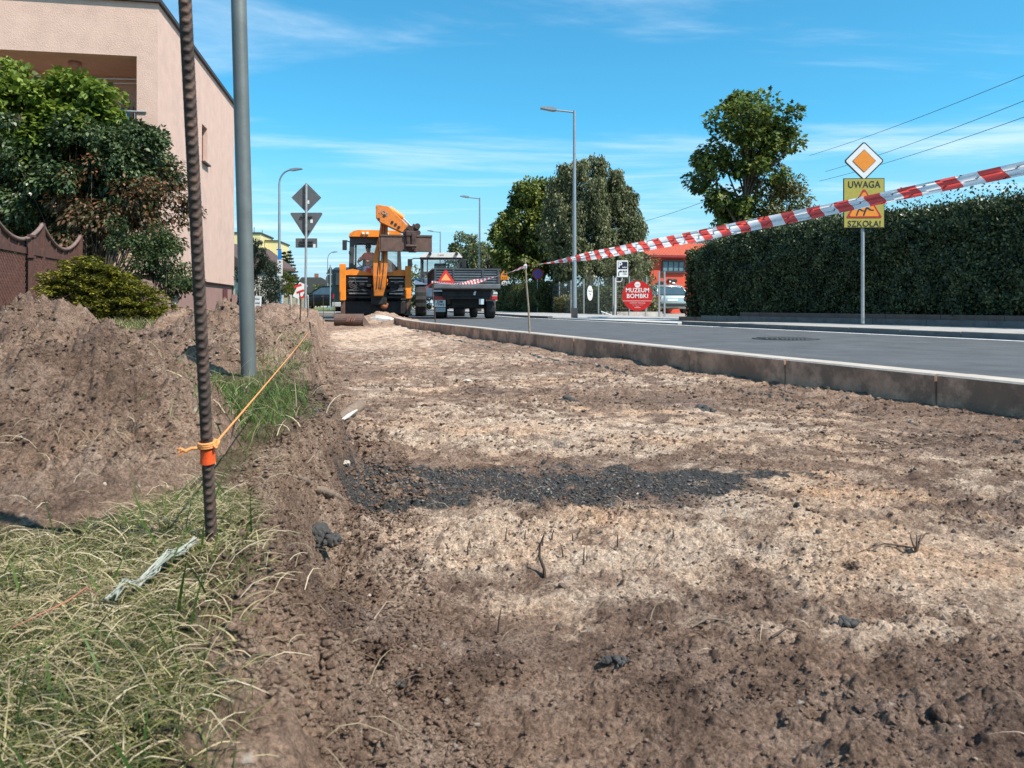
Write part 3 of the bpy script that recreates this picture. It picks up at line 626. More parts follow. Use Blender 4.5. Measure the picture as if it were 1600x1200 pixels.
STR = mat('orange_string', (.80, .30, .09), .7, var=.2, scale=300, bump=.0004, bscale=900)
hk = (Z(712, .775)-p0.z)/dirv.z
b = MB(); b.tube([(0, 0, hk-.0085), (0, 0, hk-.004), (0.0004, 0, hk), (0, 0, hk+.006)], [.0078, .0073, .0072, .0074], 18); b.build('tape_band', ORT, rb)
hk2 = hk + .0085
b = MB(); pts = [(.0079*math.cos(a), .0079*math.sin(a), hk2+.0016*a/6.28*1.3-.001) for a in np.linspace(0, 6*math.pi, 60)]
b.tube(pts, .0014, 6); b.tube([(.007, -.002, hk2), (.0105, -.004, hk2+.002), (.0115, 0, hk2+.006), (.008, .001, hk2+.007), (.007, -.004, hk2+.003), (.011, -.005, hk2+.0)], .0018, 6)
b.tube([(-.007, -.004, hk2), (-.013, -.006, hk2+.001), (-.019, -.007, hk2-.002)], [.0018, .0016, .0022], 6); b.build('string_knot', STR, rb)
b = MB(); rn = random.Random(2)
for i in range(14):
    a = rn.uniform(-.5, .5); b.tube([(-.018, -.007, hk2-.002), (-.0225, -.007+rn.uniform(-.002, .002), hk2-.002+.006*a), (-.026+rn.uniform(-.002, .002), -.007+rn.uniform(-.003, .003), hk2-.003+.011*a)], .0004, 4)
b.build('frayed_end', STR, rb)
sa = p0 + dirv*(hk2+.003) + Vector((.009, -.003, 0)); sb_ = Vector((X(485, 5.9), 5.9, Z(515, 5.9)))
b = MB(); n_ = 40; pts = []
for i in range(n_+1):
    t = i/n_; p = sa.lerp(sb_, t); p.z -= .012*4*t*(1-t)*.5; pts.append(p)
b.tube(pts, .0012, 8); st = b.build('string', STR); tag(st, 'orange marking string stretched from the foreground bar along the trench lip', 'string')
# stakes along the lip
SG = 'thin rusty steel stakes along the trench lip'
for px, d, top, lab in ((485, 5.9, 503, 'short rusty stake at the trench lip holding the far end of the orange string'), (469, 7.6, 456, 'tall thin rusty stake on the far heap left of the grey road sign pole'), (453, 10.5, 462, 'thin rusty stake leftmost in the row by the parked black car'),
                        (480.5, 9.5, 462, 'thin rusty stake just right of the base of the grey sign pole'), (490, 16, 458, 'thin rusty stake in front of the middle of the black car'), (505, 16.5, 459, 'thin rusty stake in front of the rear door of the black car'), (522, 17.5, 462, 'thin rusty stake nearest the rear bumper of the black car')):
    x_ = X(px, d); z0_ = gz(x_, d)-.05; rs = thing('rebar_stake', lab, 'rebar stake', (x_, d, z0_), 0, SG)
    b = MB(); L_ = Z(top, d)-z0_; b.tube([(0, 0, 0), (.004, 0, L_*.5), (-.006, 0, L_)], .006, 8)
    for i in range(int(L_/.03)): b.cyl((0, 0, i*.03), (0, 0, i*.03+.008), .0075, n=8, caps=False)
    b.build('bar', RUST, rs)

# grey steel post near the camera, runs out of the picture
POSTM = mat('painted_grey_steel', (.135, .148, .142), .5, .25, var=.22, scale=6, bump=.0005, bscale=60, dirt=((.33, .30, .24), 5, .60, .5))
pb = Vector((X(389, 2.76), 2.76, .17)); pt = Vector((X(373, 2.76), 2.76, Z(0, 2.76))); pd = (pt-pb).normalized()
po = thing('steel_post', 'round grey galvanised steel post standing beyond the rusty foreground bar', 'post', pb-pd*.05)
po.rotation_euler = pd.to_track_quat('Z', 'Y').to_euler()
b = MB(); b.tube([(0, 0, i*.1) for i in range(33)], .0268, 40); b.build('tube', POSTM, po)
b = MB(); b.cyl((0, 0, 3.2), (0, 0, 3.235), .029, .026, 32); b.build('cap', BLACK, po)

# ================================================================ street lamps
LAMPM = mat('lamp_post_steel', (.30, .34, .36), .45, .5, var=.12, scale=3)
def lamp(px, d, top, zb, arm, lab, curved=False, grp='street lamps along the road', basew=.075):
    x_ = X(px, d); t = thing('street_lamp', lab, 'street lamp', (x_, d, zb), 0, grp); H = Z(top, d)-zb
    b = MB()
    if curved:
        pts = [(0, 0, 0), (0, 0, H*.55), (0, 0, H-.75)] + [(arm*(1-math.cos(a))*.5 if arm else 0, 0, H-.75+.62*math.sin(a)) for a in np.linspace(.15, 1.5, 7)]
        b.tube(pts, [basew, basew*.75, basew*.6]+[basew*.5]*7, 12); ex, ez = pts[-1][0], pts[-1][2]
    else:
        b.tube([(0, 0, 0), (0, 0, H*.5), (0, 0, H)], [basew, basew*.75, basew*.55], 12); ex, ez = 0, H-.04
    b.build('pole', LAMPM, t)
    if not curved:
        b = MB(); b.cyl((0, 0, H-.05), (arm*.66, 0, H+.02), .028); b.build('arm', LAMPM, t); hx = arm*.62; hzz = H+.03
    else: hx, hzz = ex, ez
    sg = 1 if arm > 0 else -1; L_ = abs(arm)*.5
    b = MB(); b.prism([(hx-.02*sg, hzz-.03), (hx-.02*sg, hzz+.04), (hx+sg*L_*.5, hzz+.085), (hx+sg*L_, hzz+.07), (hx+sg*L_, hzz+.035), (hx+sg*.2*L_, hzz-.04)], 'y', -.11, .11); b.build('lamp_head', LAMPM, t)
    b = MB(); b.box((0, 0, .16), (.19, .19, .32)) if not curved else b.cyl((0, 0, 0), (0, 0, .9), basew+.015, n=12); b.build('base', mat('dark_base', (.05, .05, .05), .7) if not curved else mat('blue_painted_base', (.03, .18, .40), .5, var=.15), t)
    return t
lamp(897.5, 24, 173, .055, -.95, 'tall grey street lamp beside the driveway in front of the weeping birch')
lamp(749.5, 42, 309, .06, -.95, 'grey street lamp rising behind the white-roofed tractor')
lamp(688, 62, 362, .06, -.95, 'small far street lamp above the excavator bucket')
lamp(436.5, 34, 261, .17, 1.05, 'curved street lamp with blue painted foot behind the back-facing road signs', True)
lamp(512, 68, 392, .17, .9, 'thin far curved street lamp left of the digger', True, basew=.06)

# boards on the left lamp
sg = thing('sign_board', 'white vertical shop board with dark letters hung on the curved lamp post', 'sign', (X(437.5, 33.8), 33.8, Z(430, 33.8)))
b = MB(); b.box((0, 0, .33), (.22, .02, .70)); b.build('board', WPAINT, sg)
for i, ch in enumerate('AVOX'): text_part(ch, .17, (0, -.014, .58-i*.155), BLKP, sg, rot=(R(90), R(90), 0), bold=.004)
sg = thing('sign_board', 'small blue bracket sign hanging above the white board on the lamp', 'sign', (X(437, 33.8), 33.8, Z(406, 33.8)))
b = MB(); b.box((.0, 0, .22), (.16, .02, .40)); b.build('board', mat('bright_blue', (.02, .22, .60), .4), sg)
b = MB(); b.box((-.03, 0, .45), (.22, .03, .04)); b.build('bracket', BLUP, sg)

# ================================================================ back-facing signs
GB = 'road signs seen from the back'
def sticker(parent, x_, z_, s=.06): bb = MB(); bb.box((x_, -.006, z_), (s, .004, s)); bb.build('sticker', WPAINT, parent)
t = thing('road_sign', 'steel pole with diamond, triangle and oblong traffic signs seen from the back', 'road sign', (X(477, 22), 22, .17))
k_ = 22/F
b = MB(); b.tube([(0, 0, 0), (.02, 0, 1.8), (.03, 0, Z(287, 22)-.17)], .035, 12); b.build('pole', STEEL, t)
zc_ = Z(308.5, 22)-.17; hd = 23.5*k_
b = MB(); b.box((.02, .045, zc_), (hd*1.414, .012, hd*1.414), ry=R(45), bev=.004); b.build('diamond_plate', GREYBACK, t)
zt, zb_ = Z(332, 22)-.17, Z(372, 22)-.17
b = MB(); b.prism([(-.41, zt), (-.44, zt-.02), (-.43, zt-.06), (-.0, zb_), (.04, zb_), (.47, zt-.06), (.48, zt-.02), (.45, zt)], 'y', .04, .052); b.build('triangle_plate', GREYBACK, t)
for zz in (zt-.12, zt-.52): b = MB(); b.box((.02, .02, zz), (.34 if zz > zt-.3 else .2, .03, .035)); b.build('clamp', mat('dark_clamp', (.04, .04, .04), .6), t)
b = MB(); b.box((.02, .045, Z(379.5, 22)-.17), (.62, .012, .27), bev=.004); b.build('oblong_plate', GREYBACK, t)
for q_ in (377.5, 382): b = MB(); b.box((.02, .02, Z(q_, 22)-.17), (.38, .03, .035)); b.build('clamp', MATS['dark_clamp'], t)
for sx, sz in ((.17, Z(345.5, 22)), (.07, Z(315.5, 22)), (.25, Z(384, 22))): bb = MB(); bb.box((sx, .036, sz-.17), (.07, .004, .10)); bb.build('sticker', WPAINT, t)
t = thing('road_sign', 'small far pole with triangle above round plate, both seen from the back', 'road sign', (X(516, 42), 42, .17)); k_ = 42/F
b = MB(); b.cyl((0, 0, 0), (0, 0, Z(414, 42)-.17), .03); b.build('pole', STEEL, t)
z1_, z2_ = Z(415, 42)-.17, Z(428, 42)-.17
b = MB(); b.prism([(-7*k_, z2_), (7*k_, z2_), (0, z1_)], 'y', .04, .05); b.build('triangle_plate', GREYBACK, t)
b = MB(); b.cyl((0, .04, Z(436, 42)-.17), (0, .05, Z(436, 42)-.17), 7.5*k_, n=28); b.build('round_plate', GREYBACK, t)
# small white board by the shrubs
t = thing('sign_board', 'small white board with three dark text lines stuck in the lawn', 'sign', (X(403, 15.5), 15.5, .15), R(-6))
b = MB(); b.box((0, 0, .30), (.125, .03, .40), ry=R(2)); b.build('board', WPAINT, t); b = MB(); b.box((0, .02, .1), (.04, .03, .22)); b.build('leg', WPAINT, t)
for i, (s1, w1) in enumerate((('firma', .04), ('usługi', .04), ('dla domu', .034))): text_part(s1, w1, (0, -.018, .44-i*.08), BLKP, t)
# white utility bollard and rail behind the heap
t = tag(MB().box((0, 0, .35), (.26, .2, .66), bev=.03).box((0, 0, .70), (.30, .24, .05)).build('utility_cabinet', mat('white_cabinet', (.62, .65, .66), .5, var=.1)), 'small white utility cabinet at the foot of the curved street lamp', 'utility cabinet'); t.location = (X(429.5, 31), 31, .15)

# ================================================================ far left buildings
t = thing('apartment_building', 'pale yellow apartment block with flat roof behind the dark conifers', 'building', (X(396, 75), 75, .0), R(6)); k_ = 75/F
b = MB(); b.box((-1.6, 3.2, 3.75), (4.4, 6, 7.5)); b.box((1.3, 5.0, 3.45), (1.3, 6, 6.9)); b.build('wall', YELREN, t)
b = MB(); b.box((-1.6, 3.2, 7.55), (4.6, 6.2, .12)); b.build('roof', DARK, t)
b = MB(); b.box((1.36, 5.0, 6.95), (1.4, 6.2, .10)); b.build('roof', DARK, t)
for xx in (-3.0, -1.4, .1):
    for zz in (2.0, 4.6): b = MB(); b.box((xx, .19, zz), (.9, .06, 1.2)); wf = b.build('window', WPAINT, t); b = MB(); b.box((xx, .15, zz), (.75, .04, 1.05)); b.build('pane', GLASS, wf)
for xx, hh in ((-.6, 8.4), (.2, 8.1)): b = MB(); b.cyl((xx, 3, 7.5), (xx, 3, hh), .03); b.build('antenna', DARK, t)
t = thing('house', 'low white house with dark roof timbers just right of the pink house', 'house', (X(366, 46), 46, 0), R(-9))
b = MB(); b.box((-1.0, 3, 1.5), (3.2, 6, 3.0)); b.build('wall', mat('offwhite_render', (.55, .5, .45), .9), t)
b = MB(); b.prism([(-3.0, 2.9), (-1.0, 4.3), (.95, 2.9), (.95, 2.75), (-3.0, 2.75)], 'y', -.5, 6.4); b.build('roof', mat('brown_roof', (.09, .055, .045), .8), t)
b = MB()
for xx in (-.1, .35, .58): b.box((xx, -.06, 1.5), (.08, .1, 2.9))
b.box((.2, -.07, 2.5), (.9, .1, .08), ry=R(35)); b.build('timber', mat('dark_timber', (.05, .03, .025), .8), t)
b = MB(); b.box((-1.2, -.03, 1.5), (1.0, .06, 1.1)); b.build('window', GLASS, t)
t = thing('house', 'distant low house with dark pitched roof above the black car', 'house', (X(489, 95), 95, 0), R(10)); k_ = 95/F
b = MB(); b.box((0, 3, 1.3), (4.2, 6, 2.6)); b.build('wall', mat('offwhite_render', (.55, .5, .45), .9), t)
b = MB(); b.prism([(-2.5, 2.3), (-1.3, 3.9), (1.0, 3.9), (3.6, 2.1), (3.6, 1.95), (-2.5, 2.1)], 'y', -.6, 6.6); rf = b.build('roof', mat('grey_roof', (.05, .05, .05), .8), t)
b = MB(); b.box((.2, 3, 4.1), (.5, .5, .8)); b.build('chimney', mat('brick_red', (.25, .1, .07), .9), rf)
b = MB(); b.box((-.8, -.02, 1.4), (.9, .06, 1.0)); b.build('window', GLASS, t)
# red-white barrier boards
t = thing('road_barrier', 'red and white striped warning board leaning beside the grey sign pole', 'barrier', (X(469, 30), 30, .17), R(8))
b = MB(); b.box((0, 0, .85), (.34, .02, .62), ry=R(25)); b.build('board', WPAINT, t)
b = MB()
for i in range(3): b.box((-.09+i*.10, -.014, 1.05-i*.22), (.30, .006, .085), ry=R(-20))
b.build('stripe', REDP, t); b = MB(); b.cyl((.02, .03, 0), (.02, .03, .8), .025); b.box((0, .03, .02), (.4, .3, .06)); b.build('leg', BLACK, t)
# garden fence far
t = thing('garden_fence', 'pale concrete garden fence with posts beyond the curved lamp', 'fence', (X(441, 40), 40, .17), R(12))
for i in range(4): b = MB(); b.box((i*.42, 0, .42), (.14, .14, .84)); b.build('post', CONCL, t)
for i in range(3): b = MB(); b.box((.21+i*.42, 0, .38), (.27, .05, .62)); b.build('panel', mat('fence_panel', (.30, .27, .20), .8, var=.2, scale=9), t)
# ================================================================ backhoe loader (rear view)
DY = mat('digger_yellow', (.80, .235, .014), .5, 0, var=.2, scale=3.5, bump=.002, bscale=30, dirt=((.13, .07, .04), 3.2, .58, .85))
DYB = mat('worn_digger_yellow', (.66, .19, .022), .6, 0, var=.35, scale=5, bump=.003, bscale=25, dirt=((.14, .07, .04), 5, .55, .8))
BKT = mat('worn_bucket_steel', (.135, .08, .062), .7, .3, var=.3, scale=4, bump=.003, bscale=30, dirt=((.22, .16, .12), 5, .58, .6))
TYRE = mat('tyre_rubber', (.028, .027, .027), .85, var=.35, scale=8, bump=.003, bscale=40, dirt=((.12, .09, .07), 6, .57, .6))
OILY = mat('oily_black_steel', (.028, .026, .026), .6, .3, var=.5, scale=6, bump=.003, bscale=30)
CHAR = mat('charcoal_paint', (.055, .06, .062), .5, .1, var=.3, scale=5)
CHROME = mat('piston_chrome', (.6, .6, .6), .2, 1.0, var=.05)
HOSE = mat('rubber_hose', (.03, .03, .03), .55, var=.2)
CABGL = mat('thin_cab_glass', (.25, .34, .37), .05, 0, var=.05)
def clear_glass(name, tint_, alpha):
    m = bpy.data.materials.new(name); m.use_nodes = True; n = m.node_tree.nodes; l = m.node_tree.links; p = n['Principled BSDF']
    nz = n.new('ShaderNodeTexNoise'); nz.inputs['Scale'].default_value = 6; nz.inputs['Detail'].default_value = 5
    mr = n.new('ShaderNodeMapRange'); mr.inputs['From Min'].default_value = .3; mr.inputs['From Max'].default_value = .75; mr.inputs['To Min'].default_value = alpha*.6; mr.inputs['To Max'].default_value = alpha*1.6; l.new(nz.outputs[0], mr.inputs[0])
    p.inputs['Base Color'].default_value = (*tint_, 1); p.inputs['Roughness'].default_value = .05; l.new(mr.outputs[0], p.inputs['Alpha']); MATS[name] = m; return m
CG = clear_glass('dusty_cab_glass', (.22, .27, .28), .10)
BZ = .02; BYD = 24.6; k = BYD/F
bh = thing('backhoe_loader', 'orange backhoe loader seen from behind with its boom folded and digging bucket raised', 'digger', (X(587, BYD), BYD, BZ), R(10))
bx = lambda px: (px-587)*k
bz = lambda py: Z(py, BYD)-BZ
def pbox(b, px0, py0, px1, py1, y0, y1, bev=.02, rz=0): b.box(((bx(px0)+bx(px1))/2, (y0+y1)/2, (bz(py0)+bz(py1))/2), (abs(bx(px1)-bx(px0)), y1-y0, abs(bz(py0)-bz(py1))), rz=rz, bev=bev)
# chassis, rear frame and kingpost
b = MB(); pbox(b, 541, 470, 634, 491, .35, 1.5, .03); pbox(b, 556, 445, 618, 480, .9, 4.3, .03); pbox(b, 543, 452, 632, 456, .05, .25, .01); pbox(b, 543, 462, 632, 466, .05, .25, .01); b.build('chassis', OILY, bh)
for q_ in ((543, 582), (606, 632)): b = MB(); pbox(b, q_[0], 430.5, q_[1], 449, .02, .35, .03); b.build('rear_frame', OILY, bh)
b = MB()
for y0_, y1_ in ((433.5, 435), (439, 440.3), (452, 454.5), (457.5, 459.5)):
    pbox(b, 546, y0_, 575, y1_, -.06, -.02, .004); pbox(b, 608, y0_+.2, 630, y1_+.2, -.06, -.02, .004)
b.build('slide_rail', mat('bare_worn_steel', (.34, .30, .29), .4, .6, var=.4, scale=9), bh)
# orange rear deck wings, sloping to the middle
b = MB(); b.prism([(bx(540), bz(430)), (bx(540), bz(423)), (bx(552), bz(420.5)), (bx(583), bz(427.5)), (bx(583), bz(430.5))], 'y', -.05, .9); b.prism([(bx(604), bz(431)), (bx(604), bz(428)), (bx(624), bz(420.5)), (bx(634), bz(425)), (bx(634), bz(430.8))], 'y', -.05, .9); b.build('rear_deck', DY, bh)
# stabiliser columns and legs
for a_, c_, t_, m_, lo in ((532, 541.5, 413, 469, 491), (632.5, 642, 415.5, 466, 490)):
    b = MB(); pbox(b, a_, t_, c_, m_, -.16, .06, .015); pbox(b, a_+1.5, m_-14, c_-1.5, m_+.5, -.20, -.16, .006); leg = b.build('stabiliser', DY, bh)
    b = MB(); pbox(b, a_+2, m_, c_-1, lo, -.13, .03, .01); b.build('inner_leg', mat('rusty_leg', (.12, .065, .045), .7, .2, var=.4, scale=9), leg)
    b = MB(); pbox(b, a_-1, lo, c_+1, lo+2.5, -.30, .16, .015); b.build('foot_pad', BKT, leg)
# wheels
for sx in (-1, 1):
    b = MB(); b.wheel((sx*.86, 1.35, .76), .76, .50, 36, .045); wh = b.build('wheel', TYRE, bh)
    b = MB(); b.cyl((sx*.86-.22, 1.35, .76), (sx*.86+.22, 1.35, .76), .45, n=28); b.cyl((sx*.86-.26, 1.35, .76), (sx*.86+.26, 1.35, .76), .16, n=20); b.build('rim', mat('pale_rim', (.55, .53, .48), .5, var=.2), wh)
    b = MB(); b.wheel((sx*.88, 3.75, .47), .47, .32, 30, .04); wh = b.build('wheel', TYRE, bh)
    b = MB(); b.cyl((sx*.88-.15, 3.75, .47), (sx*.88+.15, 3.75, .47), .27, n=24); b.build('rim', MATS['pale_rim'], wh)
    b = MB(); b.prism([(sx*.62, 1.5), (sx*.62, 1.62), (sx*1.12, 1.62), (sx*1.14, 1.48)], 'y', .75, 1.95); b.build('mudguard', CHAR, bh)
# bonnet and loader arms at the front
b = MB(); b.box((0, 3.6, 1.35), (.95, 1.9, .75), bev=.08); b.build('bonnet', DY, bh)
b = MB()
for sx in (-1, 1): b.box((sx*.66, 3.6, 1.05), (.12, 2.6, .22), rx=R(-12), bev=.02)
b.build('loader_arm', DYB, bh)
b = MB(); prof = [(5.0, .05), (4.85, .2), (4.9, .7), (5.2, .85), (5.25, .82), (4.98, .65), (4.97, .25), (5.1, .12), (5.9, .08), (5.9, .05)]
b.prism(prof, 'x', -1.15, 1.15); b.box((-1.14, 5.3, .4), (.03, .6, .5)); b.box((1.14, 5.3, .4), (.03, .6, .5)); b.build('front_bucket', BKT, bh)
# cab: pillars, roof, glass
cab = thing('cab', None, None, (0, 0, 0)); cab.parent = bh
rz0, rz1 = bz(368), bz(359)
cb = MB(); zb0 = bz(428)
for xx0, xx1 in ((544.5, 552), (553.5, 556.5), (623, 628.5)):
    lean = 2 if xx0 < 550 else (-3 if xx0 > 600 else 1)
    cb.add([(bx(xx0), .62, zb0), (bx(xx1), .62, zb0), (bx(xx1)+.0, .74, zb0), (bx(xx0), .74, zb0), (bx(xx0+lean), .62, rz0), (bx(xx1+lean), .62, rz0), (bx(xx1+lean), .74, rz0), (bx(xx0+lean), .74, rz0)], [(0, 1, 2, 3), (4, 7, 6, 5), (0, 4, 5, 1), (1, 5, 6, 2), (2, 6, 7, 3), (3, 7, 4, 0)])
for xx in (548, 625): cb.box((bx(xx), 2.2, (zb0+rz0)/2), (.08, .10, rz0-zb0))
cb.box((bx(586), 2.22, zb0+.06), (1.6, .06, .12)); cb.box((bx(586), 2.22, rz0-.07), (1.6, .08, .14)); cb.box((bx(586), .68, rz0-.10), (1.58, .10, .20)); cb.box((bx(586), 1.4, zb0-.04), (1.62, 1.7, .08)); cb.build('cab_frame', CHAR, bh)
bpy.data.objects.remove(cab)
b = MB(); b.prism([(bx(545), rz0), (bx(546), rz0+.09), (bx(553), rz1), (bx(560), bz(357.5)), (bx(614), bz(357.5)), (bx(624), rz1), (bx(628), rz0+.09), (bx(628.5), rz0)], 'y', .45, 2.45); rf = b.build('cab_roof', DY, bh)
for pxx in (567.5, 574, 600, 606): b = MB(); b.box((bx(pxx), .42, bz(362.8)), (.08, .06, .075), bev=.01); b.build('work_light', mat('lamp_lens', (.8, .78, .7), .2), rf)
for q_ in ([(bx(557), .70, zb0), (bx(623), .70, zb0), (bx(622), .70, rz0-.2), (bx(558), .70, rz0-.2)], [(bx(550), 2.21, zb0), (bx(623), 2.21, zb0), (bx(622), 2.21, rz0), (bx(552), 2.21, rz0)], [(bx(548), .74, zb0), (bx(548), 2.18, zb0), (bx(549), 2.18, rz0), (bx(549), .74, rz0)], [(bx(626), .74, zb0), (bx(626), 2.18, zb0), (bx(625), 2.18, rz0), (bx(625), .74, rz0)]):
    b = MB(); b.add(q_, [(0, 1, 2, 3)]); gl_ = b.build('cab_glass', CG, bh); sm_ = gl_.modifiers.new('thickness', 'SOLIDIFY'); sm_.thickness = .005
b = MB(); b.tube([(bx(547), .66, bz(376)), (bx(541), .6, bz(374.5)), (bx(538.5), .58, bz(376))], .018, 6); mr_ = b.build('mirror_arm', BLACK, bh)
b = MB(); pbox(b, 535, 373.5, 542, 389.5, .54, .62, .015); b.build('mirror', BLACK, mr_)
b = MB(); pbox(b, 545, 391, 548.5, 396, .5, .62, .01); b.build('tail_light', BLACK, bh)
# seat, console, levers, screen visor and jerry can in the cab
b = MB(); b.box((bx(577), 1.25, zb0+.12), (.5, .5, .14), bev=.04); b.box((bx(577), 1.48, zb0+.42), (.46, .12, .6), rx=R(8), bev=.05); b.build('seat', mat('black_seat', (.03, .03, .03), .8), bh)
b = MB(); b.cyl((bx(590), .95, zb0), (bx(590), .95, zb0+.35), .02); b.cyl((bx(597), .95, zb0), (bx(598), .95, zb0+.32), .02); b.box((bx(606), 1.1, zb0+.15), (.3, .6, .42), bev=.04); b.box((bx(552), 1.3, zb0+.18), (.12, .9, .3), bev=.03); b.cyl((bx(565), 2.0, zb0+.1), (bx(567), 1.85, zb0+.5), .03); b.build('console', BLACK, bh)
b = MB(); b.tube([(bx(567)+.19*math.cos(a), 1.82+.06*math.sin(a), zb0+.5+.17*math.sin(a)) for a in np.linspace(0, 6.28, 18)], .014, 6); b.build('steering_wheel', BLACK, bh)
b = MB(); b.prism([(bx(603), bz(423)), (bx(602), bz(408)), (bx(606), bz(402)), (bx(612), bz(406)), (bx(622), bz(416)), (bx(624), bz(423))], 'y', .78, .86); b.build('cab_cover', mat('grey_net', (.13, .135, .15), .7, var=.5, scale=20), bh)
b = MB(); pbox(b, 572.5, 417.5, 580, 427.5, .30, .48, .02); b.build('red_box', mat('red_orange_plastic', (.75, .09, .03), .4, var=.2, scale=10), bh)
# boom standing upright, slightly curved, box section with worn face
sp = [(588, 463, 10, .05), (589.5, 450, 13, .0), (590, 432, 15, -.05), (591, 412, 16, -.05), (592, 395, 14.5, -.02), (595, 375, 10.5, .06), (596.5, 355, 8.5, .12), (597, 341, 8, .16)]
vs = []
for cxp, py, wpx, yo in sp:
    hw = wpx*k*.5*1.38; dd = .34 if py > 370 else .24
    vs += [(bx(cxp+3.2)-hw, yo-dd*.5-.35, bz(py)), (bx(cxp+3.2)+hw, yo-dd*.5-.35, bz(py)), (bx(cxp+3.2)+hw, yo+dd*.5-.35, bz(py)), (bx(cxp+3.2)-hw, yo+dd*.5-.35, bz(py))]
fs = [(i*4+j, i*4+(j+1) % 4, (i+1)*4+(j+1) % 4, (i+1)*4+j) for i in range(len(sp)-1) for j in range(4)] + [(0, 1, 2, 3), (len(vs)-4, len(vs)-1, len(vs)-2, len(vs)-3)]
b = MB(); b.add(vs, fs)
boom = b.build('boom', DYB, bh); bv = boom.modifiers.new('bevel', 'BEVEL'); bv.width = .02; bv.segments = 2
b = MB(); b.cyl((bx(592.5), -.50, bz(450)), (bx(594), -.56, bz(412)), .04, n=14); ram = b.build('boom_ram', mat('dark_ram', (.30, .10, .03), .5, .3, var=.4, scale=7), boom)
b = MB(); b.cyl((bx(594), -.60, bz(409)), (bx(596), -.55, bz(376)), .028); b.build('piston', CHROME, ram)
b = MB()
for off in (-.06, .07): b.tube([(bx(591)+off, -.52, bz(452)), (bx(594)+off*1.3, -.58, bz(425)), (bx(596)+off, -.57, bz(398)), (bx(598)+off*.6, -.48, bz(372)), (bx(599)+off*.5, -.40, bz(348))], .013, 6)
b.build('hose', HOSE, boom)
b = MB(); b.cyl((bx(592)-.0, -.35, bz(459)), (bx(592), .25, bz(459)), .15, n=20); b.box((bx(592), .05, bz(463)), (.5, .3, .55), bev=.04); b.build('kingpost', OILY, bh)
b = MB(); b.ell((bx(600), .0, bz(478)), (.12, .1, .12)); b.cyl((bx(599), -.0, bz(482)), (bx(606), .0, bz(474)), .05); b.build('tow_pin', mat('rust_orange', (.35, .12, .05), .7, var=.4, scale=12), bh)
# dipper: deep plate at the elbow tapering down to the right
dip = [(587, 325), (589.5, 323.5), (603, 325), (607, 326), (622, 341), (637, 356), (632, 364), (627, 365.5), (610, 358), (594, 350.5), (587.5, 343)]
b = MB(); b.prism([(bx(p), bz(q)) for p, q in dip], 'y', -.62, -.30); dp = b.build('dipper', DYB, bh); bv = dp.modifiers.new('bevel', 'BEVEL'); bv.width = .02; bv.segments = 2
text_part('JCB', .17, (bx(599.5), -.632, bz(336)), mat('faded_logo', (.30, .27, .24), .6, var=.3, scale=30), dp, 'logo', rot=(R(90), R(35), 0), bold=.003)
b = MB(); b.cyl((bx(608), -.46, bz(328)), (bx(629), -.46, bz(342.5)), .085, n=16); rm_ = b.build('dipper_ram', DY, dp)
b = MB(); b.cyl((bx(628), -.46, bz(342)), (bx(641), -.46, bz(355)), .038); b.build('piston', CHROME, rm_)
b = MB()
for off in (0, .05, .1): b.tube([(bx(590), -.5-off, bz(324)), (bx(603), -.5-off, bz(326.5)-off*.6), (bx(618), -.5-off, bz(341)), (bx(634), -.5-off, bz(354)), (bx(643), -.5-off, bz(356))], .017, 6)
b.build('hose', HOSE, dp)
b = MB()
for yy in (-.70, -.24): b.box((bx(644), yy, bz(361)), (.17, .04, .34), ry=R(25), bev=.02); b.box((bx(647), yy, bz(372)), (.09, .04, .55), bev=.015)
for p_, q_, r_ in ((637, 361, .10), (650, 356, .09), (651, 366, .08), (640, 369, .09), (646, 388, .10), (634, 365, .11)): b.cyl((bx(p_), -.76, bz(q_)), (bx(p_), -.20, bz(q_)), r_, n=16)
b.cyl((bx(651), -.48, bz(356)), (bx(644), -.48, bz(372)), .06); b.box((bx(643), -.48, bz(383)), (.26, .30, .5), bev=.03); b.box((bx(638), -.48, bz(366)), (.3, .34, .22), ry=R(30), bev=.04)
b.box((bx(644), -.84, bz(380)), (.14, .10, .52), bev=.03); b.box((bx(636), -.80, bz(378)), (.12, .10, .62), ry=R(-6), bev=.03); b.box((bx(640), -.80, bz(368)), (.34, .14, .16), bev=.03); b.cyl((bx(632), -.86, bz(387)), (bx(648), -.86, bz(387)), .05)
b.build('linkage', mat('dark_rusty_linkage', (.07, .04, .033), .65, .3, var=.5, scale=8), bh)
for p_, q_ in ((591.5, 346), (612, 350), (617, 353.5), (622, 357.5), (600, 340)): b = MB(); b.cyl((bx(p_), -.64, bz(q_)), (bx(p_), -.60, bz(q_)), .045, n=12); b.build('pin', OILY, dp)
b = MB(); rn = random.Random(8)
for i in range(16):
    x0_ = rn.choice((545, 552, 560, 610, 618, 625))+rn.uniform(-3, 5); y0_ = rn.uniform(434, 450); b.tube([(bx(x0_), -.06, bz(y0_)), (bx(x0_+rn.uniform(-4, 4)), -.12, bz(y0_+rn.uniform(4, 10))), (bx(590+rn.uniform(-8, 8)), -.05, bz(462+rn.uniform(-6, 4)))], .014, 5)
b.build('hydraulic_hose', HOSE, bh)
for p_, q_, w_ in ((566, 444, .16), (577, 446, .14), (619, 441, .12), (626, 447, .10)): b = MB(); b.box((bx(p_), -.05, bz(q_)), (w_, .08, .09), bev=.01); b.build('valve_block', mat('dull_steel', (.16, .13, .11), .5, .4, var=.4, scale=12), bh)
